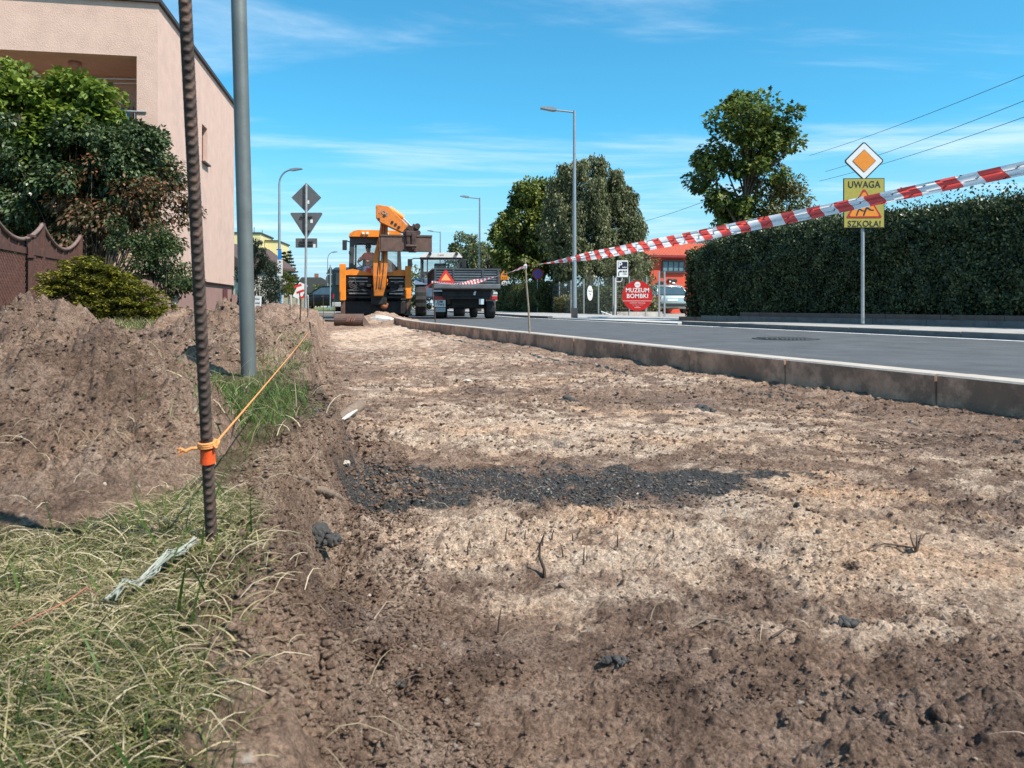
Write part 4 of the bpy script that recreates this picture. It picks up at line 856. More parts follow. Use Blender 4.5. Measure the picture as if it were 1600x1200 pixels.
# ditching bucket with open side up, slightly turned
b = MB(); prof = [(-.10, bz(371)), (-.14, bz(369.7)), (.10, bz(369.7)), (.30, bz(374)), (.36, bz(384)), (.25, bz(393)), (-.05, bz(395.2)), (-.14, bz(394.6)), (-.12, bz(392)), (.02, bz(391.5)), (.20, bz(389)), (.27, bz(383)), (.22, bz(376)), (.05, bz(372))]
b.prism([(-.62+u, v) for u, v in prof], 'x', bx(593.5), bx(672))
for xx in (593, 671.5): b.prism([(-.76, bz(370)), (-.3, bz(370)), (-.24, bz(384)), (-.34, bz(394)), (-.76, bz(395))], 'x', bx(xx)-.012, bx(xx)+.012)
b.box((bx(633), -.752, bz(382.4)), (bx(671.2)-bx(594), .02, .50)); b.box((bx(633), -.77, bz(370.8)), (bx(672)-bx(593), .03, .05))
bk = b.build('digging_bucket', BKT, bh)
# operator: one skinned body
def person(name, label, loc, joints, edges, radii, m, parent_extra=None):
    me = bpy.data.meshes.new('person'); me.from_pydata([joints[k_] for k_ in joints], [(list(joints).index(a), list(joints).index(c)) for a, c in edges], [])
    o = bpy.data.objects.new(name, me); C.objects.link(o); o.location = loc
    sk = o.modifiers.new('skin', 'SKIN'); sk.use_smooth_shade = True
    for i, kk in enumerate(joints): me.skin_vertices[0].data[i].radius = (radii[kk], radii[kk]*(.75 if kk in ('chest', 'waist', 'pelvis') else 1))
    me.skin_vertices[0].data[0].use_root = True
    su = o.modifiers.new('sub', 'SUBSURF'); su.levels = 2; su.render_levels = 2; me.materials.append(m); return o
SKIN = mat('skin', (.42, .23, .16), .6, var=.08)
J = {'pelvis': (0, .02, .08), 'waist': (0, .0, .25), 'chest': (0, -.04, .45), 'neck': (.0, -.05, .60), 'head0': (.0, -.06, .68), 'head1': (.0, -.07, .78), 'shL': (-.17, -.04, .53), 'elL': (-.26, -.16, .34), 'haL': (-.20, -.36, .28), 'shR': (.17, -.04, .53), 'elR': (.26, -.16, .34), 'haR': (.16, -.36, .28),
     'hipL': (-.10, .0, .05), 'knL': (-.13, -.42, .06), 'anL': (-.13, -.48, -.32), 'toL': (-.13, -.62, -.38), 'hipR': (.10, .0, .05), 'knR': (.13, -.42, .06), 'anR': (.13, -.48, -.32), 'toR': (.13, -.62, -.38)}
E = [('pelvis', 'waist'), ('waist', 'chest'), ('chest', 'neck'), ('neck', 'head0'), ('head0', 'head1'), ('chest', 'shL'), ('shL', 'elL'), ('elL', 'haL'), ('chest', 'shR'), ('shR', 'elR'), ('elR', 'haR'), ('pelvis', 'hipL'), ('hipL', 'knL'), ('knL', 'anL'), ('anL', 'toL'), ('pelvis', 'hipR'), ('hipR', 'knR'), ('knR', 'anR'), ('anR', 'toR')]
RD = {'pelvis': .14, 'waist': .13, 'chest': .15, 'neck': .055, 'head0': .085, 'head1': .095, 'shL': .075, 'elL': .05, 'haL': .04, 'shR': .075, 'elR': .05, 'haR': .04, 'hipL': .09, 'knL': .07, 'anL': .05, 'toL': .04, 'hipR': .09, 'knR': .07, 'anR': .05, 'toR': .04}
_p = Matrix.Rotation(R(10), 3, 'Z') @ Vector((bx(577), 1.22, 0)); op = person('person', '', (_p.x+bh.location.x, BYD+_p.y, BZ+zb0+.16), J, E, RD, SKIN); op.rotation_euler = (0, 0, R(-30))
tag(op, 'digger operator in an orange shirt and blue trousers sitting in the cab', 'person')
ORV = mat('orange_work_shirt', (.75, .14, .02), .8, var=.15, scale=9); BLT = mat('blue_trousers', (.03, .06, .14), .85, var=.15)
def cloth(name, keys, edges, m, grow, parent):
    jj = {kk: J[kk] for kk in keys}; o = person(name, '', (0, 0, 0), jj, edges, {kk: RD[kk]*grow for kk in keys}, m); o.parent = parent; return o
cloth('shirt', ['waist', 'chest', 'neck', 'shL', 'elL', 'shR', 'elR'], [('waist', 'chest'), ('chest', 'shL'), ('shL', 'elL'), ('chest', 'shR'), ('shR', 'elR'), ('chest', 'neck')], ORV, 1.12, op)
cloth('trousers', ['pelvis', 'hipL', 'knL', 'anL', 'hipR', 'knR', 'anR'], [('pelvis', 'hipL'), ('hipL', 'knL'), ('knL', 'anL'), ('pelvis', 'hipR'), ('hipR', 'knR'), ('knR', 'anR')], BLT, 1.12, op)
b = MB(); b.ell((0, -.06, .80), (.098, .112, .085)); b.build('hair', mat('dark_brown_hair', (.03, .018, .012), .8), op)
b = MB(); b.ell((0, -.185, .735), (.014, .022, .02), 8, 6); b.build('nose', SKIN, op)
# pallet-like concrete piece and soil in front of the digger
cp = tag(rock('concrete_block', (X(599, 19.6), 19.6, .10), .30, mat('broken_concrete', (.48, .46, .43), .9, var=.2, scale=6, bump=.006), 14, (1.6, .7, .35), 2), 'flat broken concrete piece lying between the digger and the kerb end', 'concrete piece')

# ---- loose bucket in the trench
lbk = thing('loose_bucket', 'brown digging bucket lying on the trench floor in front of the digger', 'digger bucket', (X(552, 17.0), 17.0, gz(X(552, 17.), 17.)+.0), R(4))
b = MB(); W2 = .39
n_ = 14; cir = [(-.14*math.cos(a), .135+.135*math.sin(a)) for a in np.linspace(-2.6, 2.2, n_)]
outer = cir; inner = [(-.122*math.cos(a), .135+.117*math.sin(a)) for a in np.linspace(2.2, -2.6, n_)]
b.prism(outer+inner, 'x', -W2, W2*.55); 
b.build('shell', BKT, lbk)
b = MB(); b.prism(cir, 'x', -W2-.012, -W2+.008); b.prism(cir, 'x', W2*.55-.008, W2*.55+.012); b.build('side_plate', BKT, lbk)
b = MB(); b.add([(W2*.55, -.1, .02), (W2*.55, .1, .02), (W2*.98, .02, .01), (W2*.55, .1, .22), (W2*.55, -.1, .22)], [(0, 2, 1), (1, 2, 3), (3, 2, 4), (4, 2, 0), (0, 1, 3, 4)]); b.build('lip', BKT, lbk)
b = MB()
for xx in (-.10, -.06, .0, .045): b.box((xx, -.13, .16), (.018, .05, .15), rx=R(-20), ry=R(18), bev=.004)
b.build('bracket', mat('rusty_brown_lug', (.20, .09, .06), .7, .2, var=.4, scale=20), lbk)
# heap of soil pushed up before the digger
def soil_patch(cx, cy, rx, ry, h, lab, seed):
    n_ = 90; xs = np.linspace(-1, 1, n_); U, V_ = np.meshgrid(xs, xs); d_ = np.sqrt(U*U+V_*V_); px_ = cx+U*rx; py_ = cy+V_*ry
    hh = h*np.clip(1-d_, 0, 1)**.9*(1+.5*fbm(px_, py_, 2.0, 3, seed)) + (.5*clods(px_, py_, .13, seed, .6)+.04*np.abs(fbm(px_, py_, 6, 3, seed)))*sst(1, .8, d_)
    zz = ground_z(px_.ravel(), py_.ravel()).reshape(px_.shape)
    base = np.where(px_ > kerb_x(py_), ROADZ, zz)
    P_ = np.stack([px_, py_, base+hh-.02*sst(.85, 1, d_)-.003], -1).reshape(-1, 3); i_ = np.arange(n_*n_).reshape(n_, n_); q = np.stack([i_[:-1, :-1], i_[:-1, 1:], i_[1:, 1:], i_[1:, :-1]], -1).reshape(-1, 4)
    keep = (d_[:-1, :-1] < 1).ravel(); o = npmesh('soil_pile', P_, q[keep], 4, SOIL, None, True, np.tile((.25, 0, 0, 1), (n_*n_, 1))); tag(o, lab, 'soil pile'); return o
soil_patch(X(590, 20.4), 20.4, .95, 1.3, .26, 'low pile of loose soil pushed up between the digger and the loose bucket', 160)
soil_patch(X(628, 19.2), 19.0, .55, 1.0, .12, 'small spill of soil and rubble where the near kerb ends', 161)

# ================================================================ tractor
def px_helpers(cx, d, zb):
    kk = d/F; return (lambda p: (p-cx)*kk), (lambda q: Z(q, d)-zb), kk
TB = mat('blue_grey_tractor_paint', (.10, .15, .21), .45, var=.15); ROOFW = mat('white_cab_roof', (.72, .70, .65), .5, var=.08, scale=3)
TD = 29.0; tr = thing('tractor', 'dark blue tractor with white cab roof hitched in front of the grey trailer', 'tractor', (X(688, TD), TD, ROADZ-.06), R(6))
tx, tz, k_ = px_helpers(688, TD, ROADZ-.06)
b = MB(); b.prism([(tx(656), tz(401.5)), (tx(663), tz(396)), (tx(716), tz(394.5)), (tx(722), tz(401.5)), (tx(722), tz(402.5)), (tx(656), tz(402.5))], 'y', -.15, 1.6); rf = b.build('cab_roof', ROOFW, tr)
for p_ in (672, 713): b = MB(); b.cyl((tx(p_), -.25, tz(397)), (tx(p_), -.12, tz(397)), .06); b.build('work_light', BLACK, rf)
text_part('Z 8441', .085, (tx(689), -.165, tz(398.6)), mat('grey_print', (.2, .2, .2), .6), rf)
b = MB()
for p0_, p1_ in ((657, 659.5), (667, 668.8), (718, 721)): b.box(((tx(p0_)+tx(p1_))/2, 0, (tz(402)+tz(440))/2), (tx(p1_)-tx(p0_), .08, tz(402)-tz(440)))
for p0_ in (660, 719): b.box((tx(p0_), 1.5, (tz(402)+tz(440))/2), (.07, .08, tz(402)-tz(440)))
b.box((tx(690), 0, tz(428)), (tx(721)-tx(658), .06, .08)); b.box((tx(690), 1.5, tz(424)), (tx(721)-tx(658), .06, .10)); b.box((tx(690), 0, tz(403.5)), (tx(721)-tx(658), .06, .07)); b.build('cab_frame', CHAR, tr)
for yy in (.0, 1.5): b = MB(); b.add([(tx(659), yy, tz(440)), (tx(719), yy, tz(440)), (tx(719), yy, tz(403)), (tx(659), yy, tz(403))], [(0, 1, 2, 3)]); g_ = b.build('cab_glass', CG, tr); sm_ = g_.modifiers.new('t', 'SOLIDIFY'); sm_.thickness = .005
b = MB(); b.box((0, .65, tz(430)), (.5, .45, .12), bev=.04); b.box((0, .42, tz(421)), (.46, .10, .5), bev=.04); b.build('seat', MATS['black_seat'], tr)
b = MB(); b.box((0, .8, tz(450)), (1.25, 1.8, .75), bev=.06); b.box((0, 2.7, tz(445)), (.65, 2.2, .65), bev=.08); b.build('body', TB, tr)
for sx in (-1, 1):
    b = MB(); b.wheel((sx*.73, .45, .70), .70, .42, 34, .05); wh = b.build('wheel', TYRE, tr)
    b = MB(); b.cyl((sx*.73-.2, .45, .70), (sx*.73+.2, .45, .70), .40, n=26); b.build('rim', MATS['pale_rim'], wh)
    b = MB(); b.wheel((sx*.75, 3.2, .42), .42, .28, 28, .04); wh = b.build('wheel', TYRE, tr)
    b = MB(); b.cyl((sx*.75-.13, 3.2, .42), (sx*.75+.13, 3.2, .42), .24, n=22); b.build('rim', MATS['pale_rim'], wh)
    b = MB(); vs = []
    for a in np.linspace(.35, 2.4, 9): vs.append((.45+.80*math.cos(a), .72+.80*math.sin(a)))
    for a in np.linspace(2.4, .35, 9): vs.append((.45+.76*math.cos(a), .72+.76*math.sin(a)))
    b.prism(vs, 'x', sx*.73-.24, sx*.73+.24); b.build('mudguard', TB, tr)
b = MB(); b.tube([(tx(657), .0, tz(404)), (tx(648), -.05, tz(404)), (tx(641), -.08, tz(406.5))], .02, 6); ma = b.build('mirror_arm', BLACK, tr)
b = MB(); b.box((tx(641), -.1, tz(412)), (.17, .06, .33), bev=.02); b.build('mirror', BLACK, ma)
b = MB(); b.tube([(tx(721), .0, tz(404)), (tx(724), -.05, tz(405))], .02, 6); ma = b.build('mirror_arm', BLACK, tr); b = MB(); b.box((tx(724.5), -.1, tz(412)), (.15, .06, .33), bev=.02); b.build('mirror', BLACK, ma)

# ================================================================ tipping trailer
GD = 23.5; GZ = ROADZ
tl = thing('tipping_trailer', 'dark grey tipping trailer with orange triangle on its tailboard behind the tractor', 'trailer', (X(729.5, GD), GD, GZ), R(9))
gxx, gzz, k_ = px_helpers(729.5, GD, GZ)
GREYT = mat('grey_trailer_paint', (.125, .135, .145), .55, .2, var=.25, scale=5, bump=.001, dirt=((.20, .19, .18), 4, .58, .5)); GREYD = mat('darker_trailer_rib', (.055, .06, .066), .6, .2, var=.2)
L2 = 3.6; zt_, zb_ = gzz(421.5), gzz(443); hw = .99
b = MB()
b.box((0, 0, (zt_+zb_)/2), (2*hw, .035, zt_-zb_)); 
for q_ in (424.5, 428.5, 432.5, 436.5, 440.5): b.box((0, -.03, gzz(q_)), (2*hw-.1, .035, .035), bev=.01)
tb_ = b.build('tailboard', GREYT, tl)
b = MB(); b.box((0, -.035, zt_+.01), (2*hw+.03, .07, .05), bev=.01)
for p_ in (-.97, -.42, .48, .96): b.box((p_, -.045, (zt_+zb_)/2), (.06, .05, zt_-zb_-.02), bev=.01)
b.build('rib', GREYD, tb_)
for sx in (-1, 1):
    b = MB(); b.box((sx*hw, L2/2+.03, (zt_+zb_)/2), (.035, L2, zt_-zb_)); sd = b.build('side_board', GREYT, tl)
    b = MB()
    for yy in np.linspace(.1, L2-.05, 9): b.box((sx*(hw+.03), yy, (zt_+zb_)/2), (.035, .05, zt_-zb_))
    b.box((sx*(hw+.03), L2/2, zt_+.01), (.06, L2, .05)); b.build('rib', mat('rust_red_rib', (.12, .07, .06), .7, .2), sd)
b = MB(); b.box((0, L2+.05, (zt_+zb_)/2), (2*hw, .035, zt_-zb_)); b.build('front_board', GREYT, tl)
b = MB(); b.box((0, L2/2, zb_-.03), (2*hw, L2, .06)); b.box((0, -.06, gzz(447.5)), (2*hw+.06, .14, .15), bev=.02); b.build('bed', GREYT, tl)
b = MB(); b.cyl((-1.02, -.10, gzz(451)), (1.02, -.10, gzz(451)), .045); b.box((-.42, .3+L2/2, gzz(456)), (.12, L2, .22)); b.box((.42, .3+L2/2, gzz(456)), (.12, L2, .22)); b.box((0, .2, gzz(463)), (1.45, .12, .16)); b.box((0, 1.2, gzz(470)), (.9, 1.1, .35), bev=.06); b.cyl((-.85, .75, .38), (.85, .75, .38), .07); b.cyl((-.7, 2.95, .36), (.7, 2.95, .36), .06); b.box((0, .12, gzz(456)), (1.5, .04, .28), bev=.01)
b.box((0, 4.4, .55), (.12, 1.8, .12)); b.build('chassis', OILY, tl)
for sx in (-1, 1):
    b = MB(); b.wheel((sx*.80, .75, .38), .38, .30, 30, .012); wh = b.build('wheel', TYRE, tl)
    b = MB(); b.cyl((sx*.80-.12, .75, .38), (sx*.80+.12, .75, .38), .22, n=22); b.build('rim', MATS['dark_ram'], wh)
    b = MB(); b.wheel((sx*.52, 2.95, .36), .36, .24, 28, .012); b.build('wheel', TYRE, tl)
    b = MB(); b.prism([(.28, .78), (.40, .84), (1.1, .84), (1.22, .78), (1.22, .76), (.28, .76)], 'x', sx*.80-.19, sx*.80+.19); b.box((sx*.80, .30, .66), (.36, .02, .22)); b.build('mudguard', GREYD if sx < 0 else mat('pale_mudflap', (.36, .36, .36), .6, var=.3, scale=15), tl)
    b = MB(); b.box((sx*.80, .22, gzz(465.5)), (.34, .06, .11), bev=.01); b.build('tail_light', mat('red_lens', (.42, .02, .02), .25, var=.3, scale=14), tl)
b = MB(); b.box((-.80, .25, gzz(474)), (.33, .012, .22), bev=.004); pl = b.build('number_plate', WPAINT, tl)
text_part('DMI', .10, (-.80, .242, gzz(471.8)), BLKP, pl, bold=.003); text_part('97WS', .10, (-.80, .242, gzz(476.3)), BLKP, pl, bold=.003)
b = MB(); b.box((-.79, .25, gzz(484)), (.30, .012, .13), bev=.004); pl = b.build('lower_plate', mat('grey_plate', (.42, .42, .40), .6), tl); text_part('DMI 07', .075, (-.79, .242, gzz(484)), mat('grey_print', (.2, .2, .2), .6), pl)
b = MB(); b.prism([(-.91+.0, gzz(441.5)), (-.89, gzz(442.3)), (-.41, gzz(442.3)), (-.38, gzz(441.5)), (-.62, gzz(422.8)), (-.68, gzz(422.8))], 'y', -.10, -.085); tg = b.build('warning_triangle', REDP, tl)
b = MB(); b.prism([(-.80, gzz(438.6)), (-.50, gzz(438.6)), (-.65, gzz(427.6))], 'y', -.106, -.1005); b.build('triangle_centre', mat('orange_reflector', (.80, .36, .12), .4, var=.1), tg)
b = MB(); b.cyl((.22, .0, gzz(461)), (.26, .0, gzz(455)), .035); b.build('hose_end', WPAINT, tl)

# ================================================================ cars
def car(name, label, loc, rz, body, glassm=GLASS, length=4.3, width=1.76, height=1.45, plate=None, hatch=True):
    t = thing(name, label, 'car', loc, rz); L = length; h = width/2; H = height
    # local: x right, y forward, rear at y=0. loft sections of half-width at heights along y
    ys = [0, .04, .12, .45, .95, 1.5, 2.3, 2.9, 3.35, 3.9, L-.18, L-.05, L]
    def belt(y): return np.interp(y, [0, .06, .3, 1, 2.3, 3.0, 3.5, L-.1, L], [.72, .86, .93, .95, .93, .90, .84, .70, .55])
    def hwid(y): return np.interp(y, [0, .1, .5, 1.2, 3.0, L-.6, L-.1, L], [h*.80, h*.90, h*.97, h, h, h*.95, h*.82, h*.7])
    def low(y): return np.interp(y, [0, .15, L-.2, L], [.36, .22, .20, .34])
    vs = []; prof_n = 0
    for y in ys:
        w_, bt, lo = hwid(y), belt(y), low(y)
        half = [(0, lo), (w_*.88, lo), (w_*.97, lo+.10), (w_, (lo+bt)/2), (w_*.98, bt-.10), (w_*.92, bt-.01), (w_*.8, bt+.02), (0, bt+.03)]
        ring = half + [(-a, c) for a, c in half[-2:0:-1]]; prof_n = len(ring); vs += [(a, y, c) for a, c in ring]
    fs = [(i*prof_n+j, i*prof_n+(j+1) % prof_n, (i+1)*prof_n+(j+1) % prof_n, (i+1)*prof_n+j) for i in range(len(ys)-1) for j in range(prof_n)]+[tuple(range(prof_n)), tuple((len(ys)-1)*prof_n+j for j in range(prof_n-1, -1, -1))]
    b = MB(); b.add(vs, fs, True); bo = b.build('body', body, t)
    # greenhouse glass, then roof
    r0, r1, f1, f0 = (.10, .55, 2.25, 3.05) if hatch else (.5, .95, 2.25, 3.05)
    q = [(r0, .93, h*.86), (r1, H-.06, h*.68), ((r1+f1)/2, H-.03, h*.70), (f1, H-.06, h*.68), (f0, .90, h*.84)]
    vs = []
    for (y, zz, w_) in q: vs += [(-w_, y, zz), (w_, y, zz)]
    for (y, zz, w_) in q[:1]+[(r1, .92, h*.93), ((r1+f1)/2, .92, h*.93), (f1, .91, h*.93)]+q[4:]: vs += [(-w_, y, zz), (w_, y, zz)]
    fs = [(i*2, i*2+1, i*2+3, i*2+2) for i in range(4)]
    fs += [(10+i*2+s, i*2+s, (i+1)*2+s, 10+(i+1)*2+s) for i in range(4) for s in (0, 1)]
    b = MB(); b.add(vs, fs); b.build('window_glass', glassm, t)
    b = MB(); w1 = h*.70
    b.add([(-w1, r1-.08, H-.10), (w1, r1-.08, H-.10), (-w1, r1+.1, H-.01), (w1, r1+.1, H-.01), (-w1, (r1+f1)/2, H+.02), (w1, (r1+f1)/2, H+.02), (-w1, f1, H-.03), (w1, f1, H-.03), (-w1, f1+.05, H-.07), (w1, f1+.05, H-.07)], [(0, 1, 3, 2), (2, 3, 5, 4), (4, 5, 7, 6), (6, 7, 9, 8)], True)
    for sx in (-1, 1):
        b.tube([(sx*h*.87, r0, .93), (sx*h*.69, r1, H-.05), (sx*h*.71, (r1+f1)/2, H-.02), (sx*h*.69, f1, H-.05), (sx*h*.85, f0, .90)], .035, 6)
        b.tube([(sx*h*.93, 1.55, .93), (sx*h*.71, 1.5, H-.04)], .03, 6)
    rf = b.build('roof', body, t); sm_ = rf.modifiers.new('t', 'SOLIDIFY'); sm_.thickness = .02
    for sx in (-1, 1):
        for yy in (.80, L-.85):
            b = MB(); b.wheel((sx*(h-.10), yy, .31), .31, .20, 28); wh = b.build('wheel', TYRE, t)
            b = MB(); b.cyl((sx*(h-.10)-.08, yy, .31), (sx*(h-.10)+.09*1, yy, .31), .20, n=20) if sx > 0 else b.cyl((sx*(h-.10)-.09, yy, .31), (sx*(h-.10)+.08, yy, .31), .20, n=20)
            b.build('rim', mat('alloy_rim', (.45, .46, .47), .3, .7, var=.2), wh)
            b = MB(); b.tube([(sx*(h+.003), yy+.36*math.cos(a), .31+.36*math.sin(a)) for a in np.linspace(.1, 3.04, 12)], .022, 6); b.build('wheel_arch', BLACK, t)
        b = MB(); b.box((sx*h*.80, .03, .76), (.24, .10, .16), bev=.03); b.build('tail_light', mat('red_lens', (.42, .02, .02), .25), t)
        b = MB(); b.box((sx*h*.70, L-.14, .62), (.34, .18, .14), bev=.04); b.build('headlight', mat('clear_lens', (.7, .72, .75), .1), t)
        b = MB(); b.box((sx*(h+.07), 2.75, .98), (.16, .12, .11), bev=.03); b.build('mirror', body, t)
        b = MB(); 
        for yy in (1.2, 2.1): b.box((sx*(h+.0), yy, .80), (.02, .16, .025))
        b.build('door_handle', mat('handle_chrome', (.5, .5, .5), .3, .8), t)
    b = MB(); b.box((0, -.005, .42), (width*.80, .10, .16), bev=.03); b.box((0, L-.03, .40), (width*.66, .10, .16), bev=.03); b.build('bumper', BLACK, t)
    b = MB(); b.box((0, -.0, .665), (.52, .03, .115), bev=.003); b.build('number_plate', WPAINT, t)
    return t
CARB = mat('black_car_paint', (.018, .020, .025), .22, .3, var=.1); CARS = mat('silver_green_car_paint', (.42, .50, .49), .25, .5, var=.06); CARD = mat('dark_blue_car_paint', (.03, .045, .06), .25, .3, var=.1)
# parked across the view, nose to the left
car('parked_car', 'black car parked side-on beyond the trench end, nose to the left', (X(562, 48), 48, .21), R(86), CARB, length=4.25, width=1.75, height=1.45)
car('parked_car', 'silver green car parked tail-on in front of the red building', (X(1051, 37.5), 37.5, .055), R(4), CARS, width=1.72, height=1.42)
car('parked_car', 'dark blue car parked behind the round red sign', (X(1014, 41), 41, .055), R(10), CARD, width=1.7, height=1.40)
# dark van left of the digger, mostly hidden by it
t = thing('van', 'dark teal van with white lower front, mostly hidden left of the digger', 'van', (X(541, 33), 33, .04), R(-4)); kx_ = 33/F
TEAL = mat('dark_teal_paint', (.012, .035, .045), .35, .2, var=.15)
b = MB(); b.prism([(0, .35), (0, 1.95), (.5, 2.08), (3.2, 2.08), (3.9, 1.25), (4.6, 1.05), (4.7, .35)], 'x', -.62, .62); b.build('body', TEAL, t)
b = MB(); b.box((0, -.012, 1.55), (.92, .03, .52), bev=.01); b.build('rear_window', GLASS, t)
b = MB(); b.box((0, -.05, .45), (1.2, .10, .20), bev=.03); b.build('bumper', mat('dusty_white', (.42, .42, .40), .6, var=.2), t)
for sx in (-1, 1):
    for yy in (.8, 3.8): b = MB(); b.wheel((sx*.54, yy, .33), .33, .2, 24); b.build('wheel', TYRE, t)
    b = MB(); b.box((sx*.56, -.02, .80), (.07, .04, .20), bev=.01); b.build('tail_light', MATS['red_lens'], t)
# ================================================================ barrier tape on stakes
tape_a, tape_b = Vector((2.35, 2.0, 1.04)), Vector((X(821, 8.4), 8.4, Z(416, 8.4)))
tape_c = Vector((X(678, 14.2), 14.2, Z(440, 14.2)))
REDT = mat('tape_red', (.86, .085, .065), .35, var=.08, scale=20); WHT = mat('tape_white', (.92, .93, .94), .3, var=.06, scale=20)
for m_ in (REDT, WHT):
    n_ = m_.node_tree.nodes; l_ = m_.node_tree.links; tr_ = n_.new('ShaderNodeBsdfTranslucent'); mx_ = n_.new('ShaderNodeMixShader'); mx_.inputs[0].default_value = .5
    tr_.inputs[0].default_value = (.95, .12, .10, 1) if m_ is REDT else (.97, .97, .97, 1)
    l_.new(n_['Principled BSDF'].outputs[0], mx_.inputs[1]); l_.new(tr_.outputs[0], mx_.inputs[2]); l_.new(mx_.outputs[0], n_['Material Output'].inputs[0])
def ribbon(path, width_f, tilt_f, period, slant, name, label, flip=1):
    b = MB(); L_ = 0; n_ = len(path); rows = 7; cum = [0]
    for i in range(1, n_): cum.append(cum[-1]+(path[i]-path[i-1]).length)
    def pt(s, v):   # v in -.5..+.5 across the tape
        i = min(max(np.searchsorted(cum, s)-1, 0), n_-2); t = (s-cum[i])/(cum[i+1]-cum[i]); p = path[i].lerp(path[i+1], t)
        w_ = width_f(s); ti = tilt_f(s); d_ = (path[-1]-path[0]).normalized(); side = d_.cross(Vector((0, 0, 1))).normalized()
        up = Vector((0, 0, 1))*math.cos(ti) + side*math.sin(ti)
        wob = .004*math.sin(v*6+s*5.0)
        return p + up*(v*w_) + side*wob
    total = cum[-1]; half = period/2; k = 0; s0 = -half
    nsub = 5
    while s0 < total+half:
        b.cur = k % 2
        for a in range(nsub):
            for r_ in range(rows):
                q = []
                for (ai, ri) in ((a, r_), (a+1, r_), (a+1, r_+1), (a, r_+1)):
                    v = ri/rows-.5; s = s0+half*ai/nsub + slant*v + .25*slant*math.sin(v*4)
                    q.append(pt(min(max(s, 0), total), v))
                if (q[0]-q[1]).length+(q[2]-q[3]).length > 1e-5: b.add(q, [(0, 1, 2, 3)], True)
        s0 += half; k += 1
    o = b.build(name, [REDT, WHT]); tag(o, label, 'barrier tape')
    bm = bmesh.new(); bm.from_mesh(o.data); bmesh.ops.remove_doubles(bm, verts=bm.verts, dist=1e-5); bm.to_mesh(o.data); bm.free(); return o
pa = [tape_a.lerp(tape_b, t)+Vector((0, 0, -.035*4*t*(1-t))) for t in np.linspace(0, 1, 80)]
Lt = (tape_b-tape_a).length
ribbon(pa, lambda s: .078*(1-.72*sst(Lt-1.9, Lt, s)), lambda s: .25+.35*math.sin(s*1.1)+.9*float(sst(Lt-2, Lt, s)), .208, .055, 'barrier_tape', 'wide near length of red and white barrier tape crossing before the hedge')
pb_ = [tape_b.lerp(tape_c, t)+Vector((0, 0, -.10*4*t*(1-t))) for t in np.linspace(0, 1, 60)]
ribbon(pb_, lambda s: .05+.012*math.sin(s*3), lambda s: .5+.8*math.sin(s*1.7), .208, .03, 'barrier_tape', 'far crumpled length of striped tape crossing before the grey trailer')
WOODS = mat('weathered_stake', (.22, .18, .13), .85, var=.3, scale=20, bump=.001)
def stake(px0, py0, px1, py1, d, lab, r, m, knot=True, tail=False):
    x0, x1 = X(px0, d), X(px1, d); z0_, z1_ = Z(py0, d), Z(py1, d); t = thing('tape_stake', lab, 'stake', (x0, d, z0_-.08))
    pts = [(0, 0, 0), ((x1-x0)*.3, 0, (z1_-z0_)*.33+.08), ((x1-x0)*.75, 0, (z1_-z0_)*.66+.08), (x1-x0, 0, z1_-z0_+.08)]
    b = MB(); b.tube(pts, [r*1.1, r, r, r*.8], 8); b.build('stick', m, t)
    if knot:
        b = MB(); kz = Z(knot, d)-z0_+.08; kxx = (x1-x0)*.95
        for i in range(5): b.cyl((kxx-.012, -.006, kz-.02+.008*i), (kxx+.014, -.012, kz-.018+.008*i), .009+.003*(i % 2), n=8)
        b.build('tape_knot', WHT, t)
    if tail:
        b = MB(); b.add([(0, -.02, Z(440, d)-z0_+.08), (-.10, -.03, Z(444, d)-z0_+.08), (-.20, -.02, Z(452, d)-z0_+.08), (-.22, 0, Z(455, d)-z0_+.08), (-.17, 0, Z(448, d)-z0_+.08), (-.02, 0, Z(442, d)-z0_+.08)], [(0, 1, 4, 5), (1, 2, 3, 4)]); o = b.build('tape_tail', REDT, t); sm_ = o.modifiers.new('t', 'SOLIDIFY'); sm_.thickness = .003
    return t
stake(828, 520, 820.5, 403, 8.4, 'thin leaning stake behind the near kerb carrying the striped tape', .0105, WOODS, knot=416)
stake(680.5, 503, 675.5, 445, 14.2, 'short dark stake at the end of the striped tape in front of the trailer', .011, RUST, knot=441, tail=True)

# ================================================================ signs on the right
def pole(b, H, r=.030): b.tube([(0, 0, 0), (0, 0, H*.5), (0, 0, H)], r, 14)
sd_ = 13.4; ks = sd_/F
t = thing('road_sign', 'school warning sign with orange diamond above it in front of the tall hedge', 'road sign', (X(1348, sd_), sd_, Z(505.5, sd_)), R(-3))
zz = lambda q: Z(q, sd_)-Z(505.5, sd_)
b = MB(); pole(b, zz(232)); b.build('pole', STEEL, t)
pl = None
b = MB(); b.box((0, -.045, (zz(279)+zz(357))/2), (63*ks, .012, 78*ks), bev=.004); pl = b.build('school_plate', BLKP, t)
b = MB(); b.box((0, -.054, (zz(279)+zz(357))/2), (63*ks-.03, .006, 78*ks-.03)); b.build('plate_face', YELP, pl)
TXT = mat('sign_print_black', (.02, .02, .02), .5, var=.05)
text_part('UWAGA', .195, (0, -.0595, zz(289.5)), TXT, pl, bold=.002, fit=(49*ks, 10.5*ks)); text_part('SZKOŁA!', .150, (.005, -.0595, zz(350.5)), TXT, pl, bold=.002, fit=(50*ks, 9.5*ks))
def tri(b, cx, z0, z1, hwid_, y0, y1, rad=.02):
    b.prism([(cx-hwid_+rad, z0), (cx+hwid_-rad, z0), (cx+hwid_, z0+rad), (cx+rad, z1), (cx-rad, z1), (cx-hwid_, z0+rad)], 'y', y0, y1)
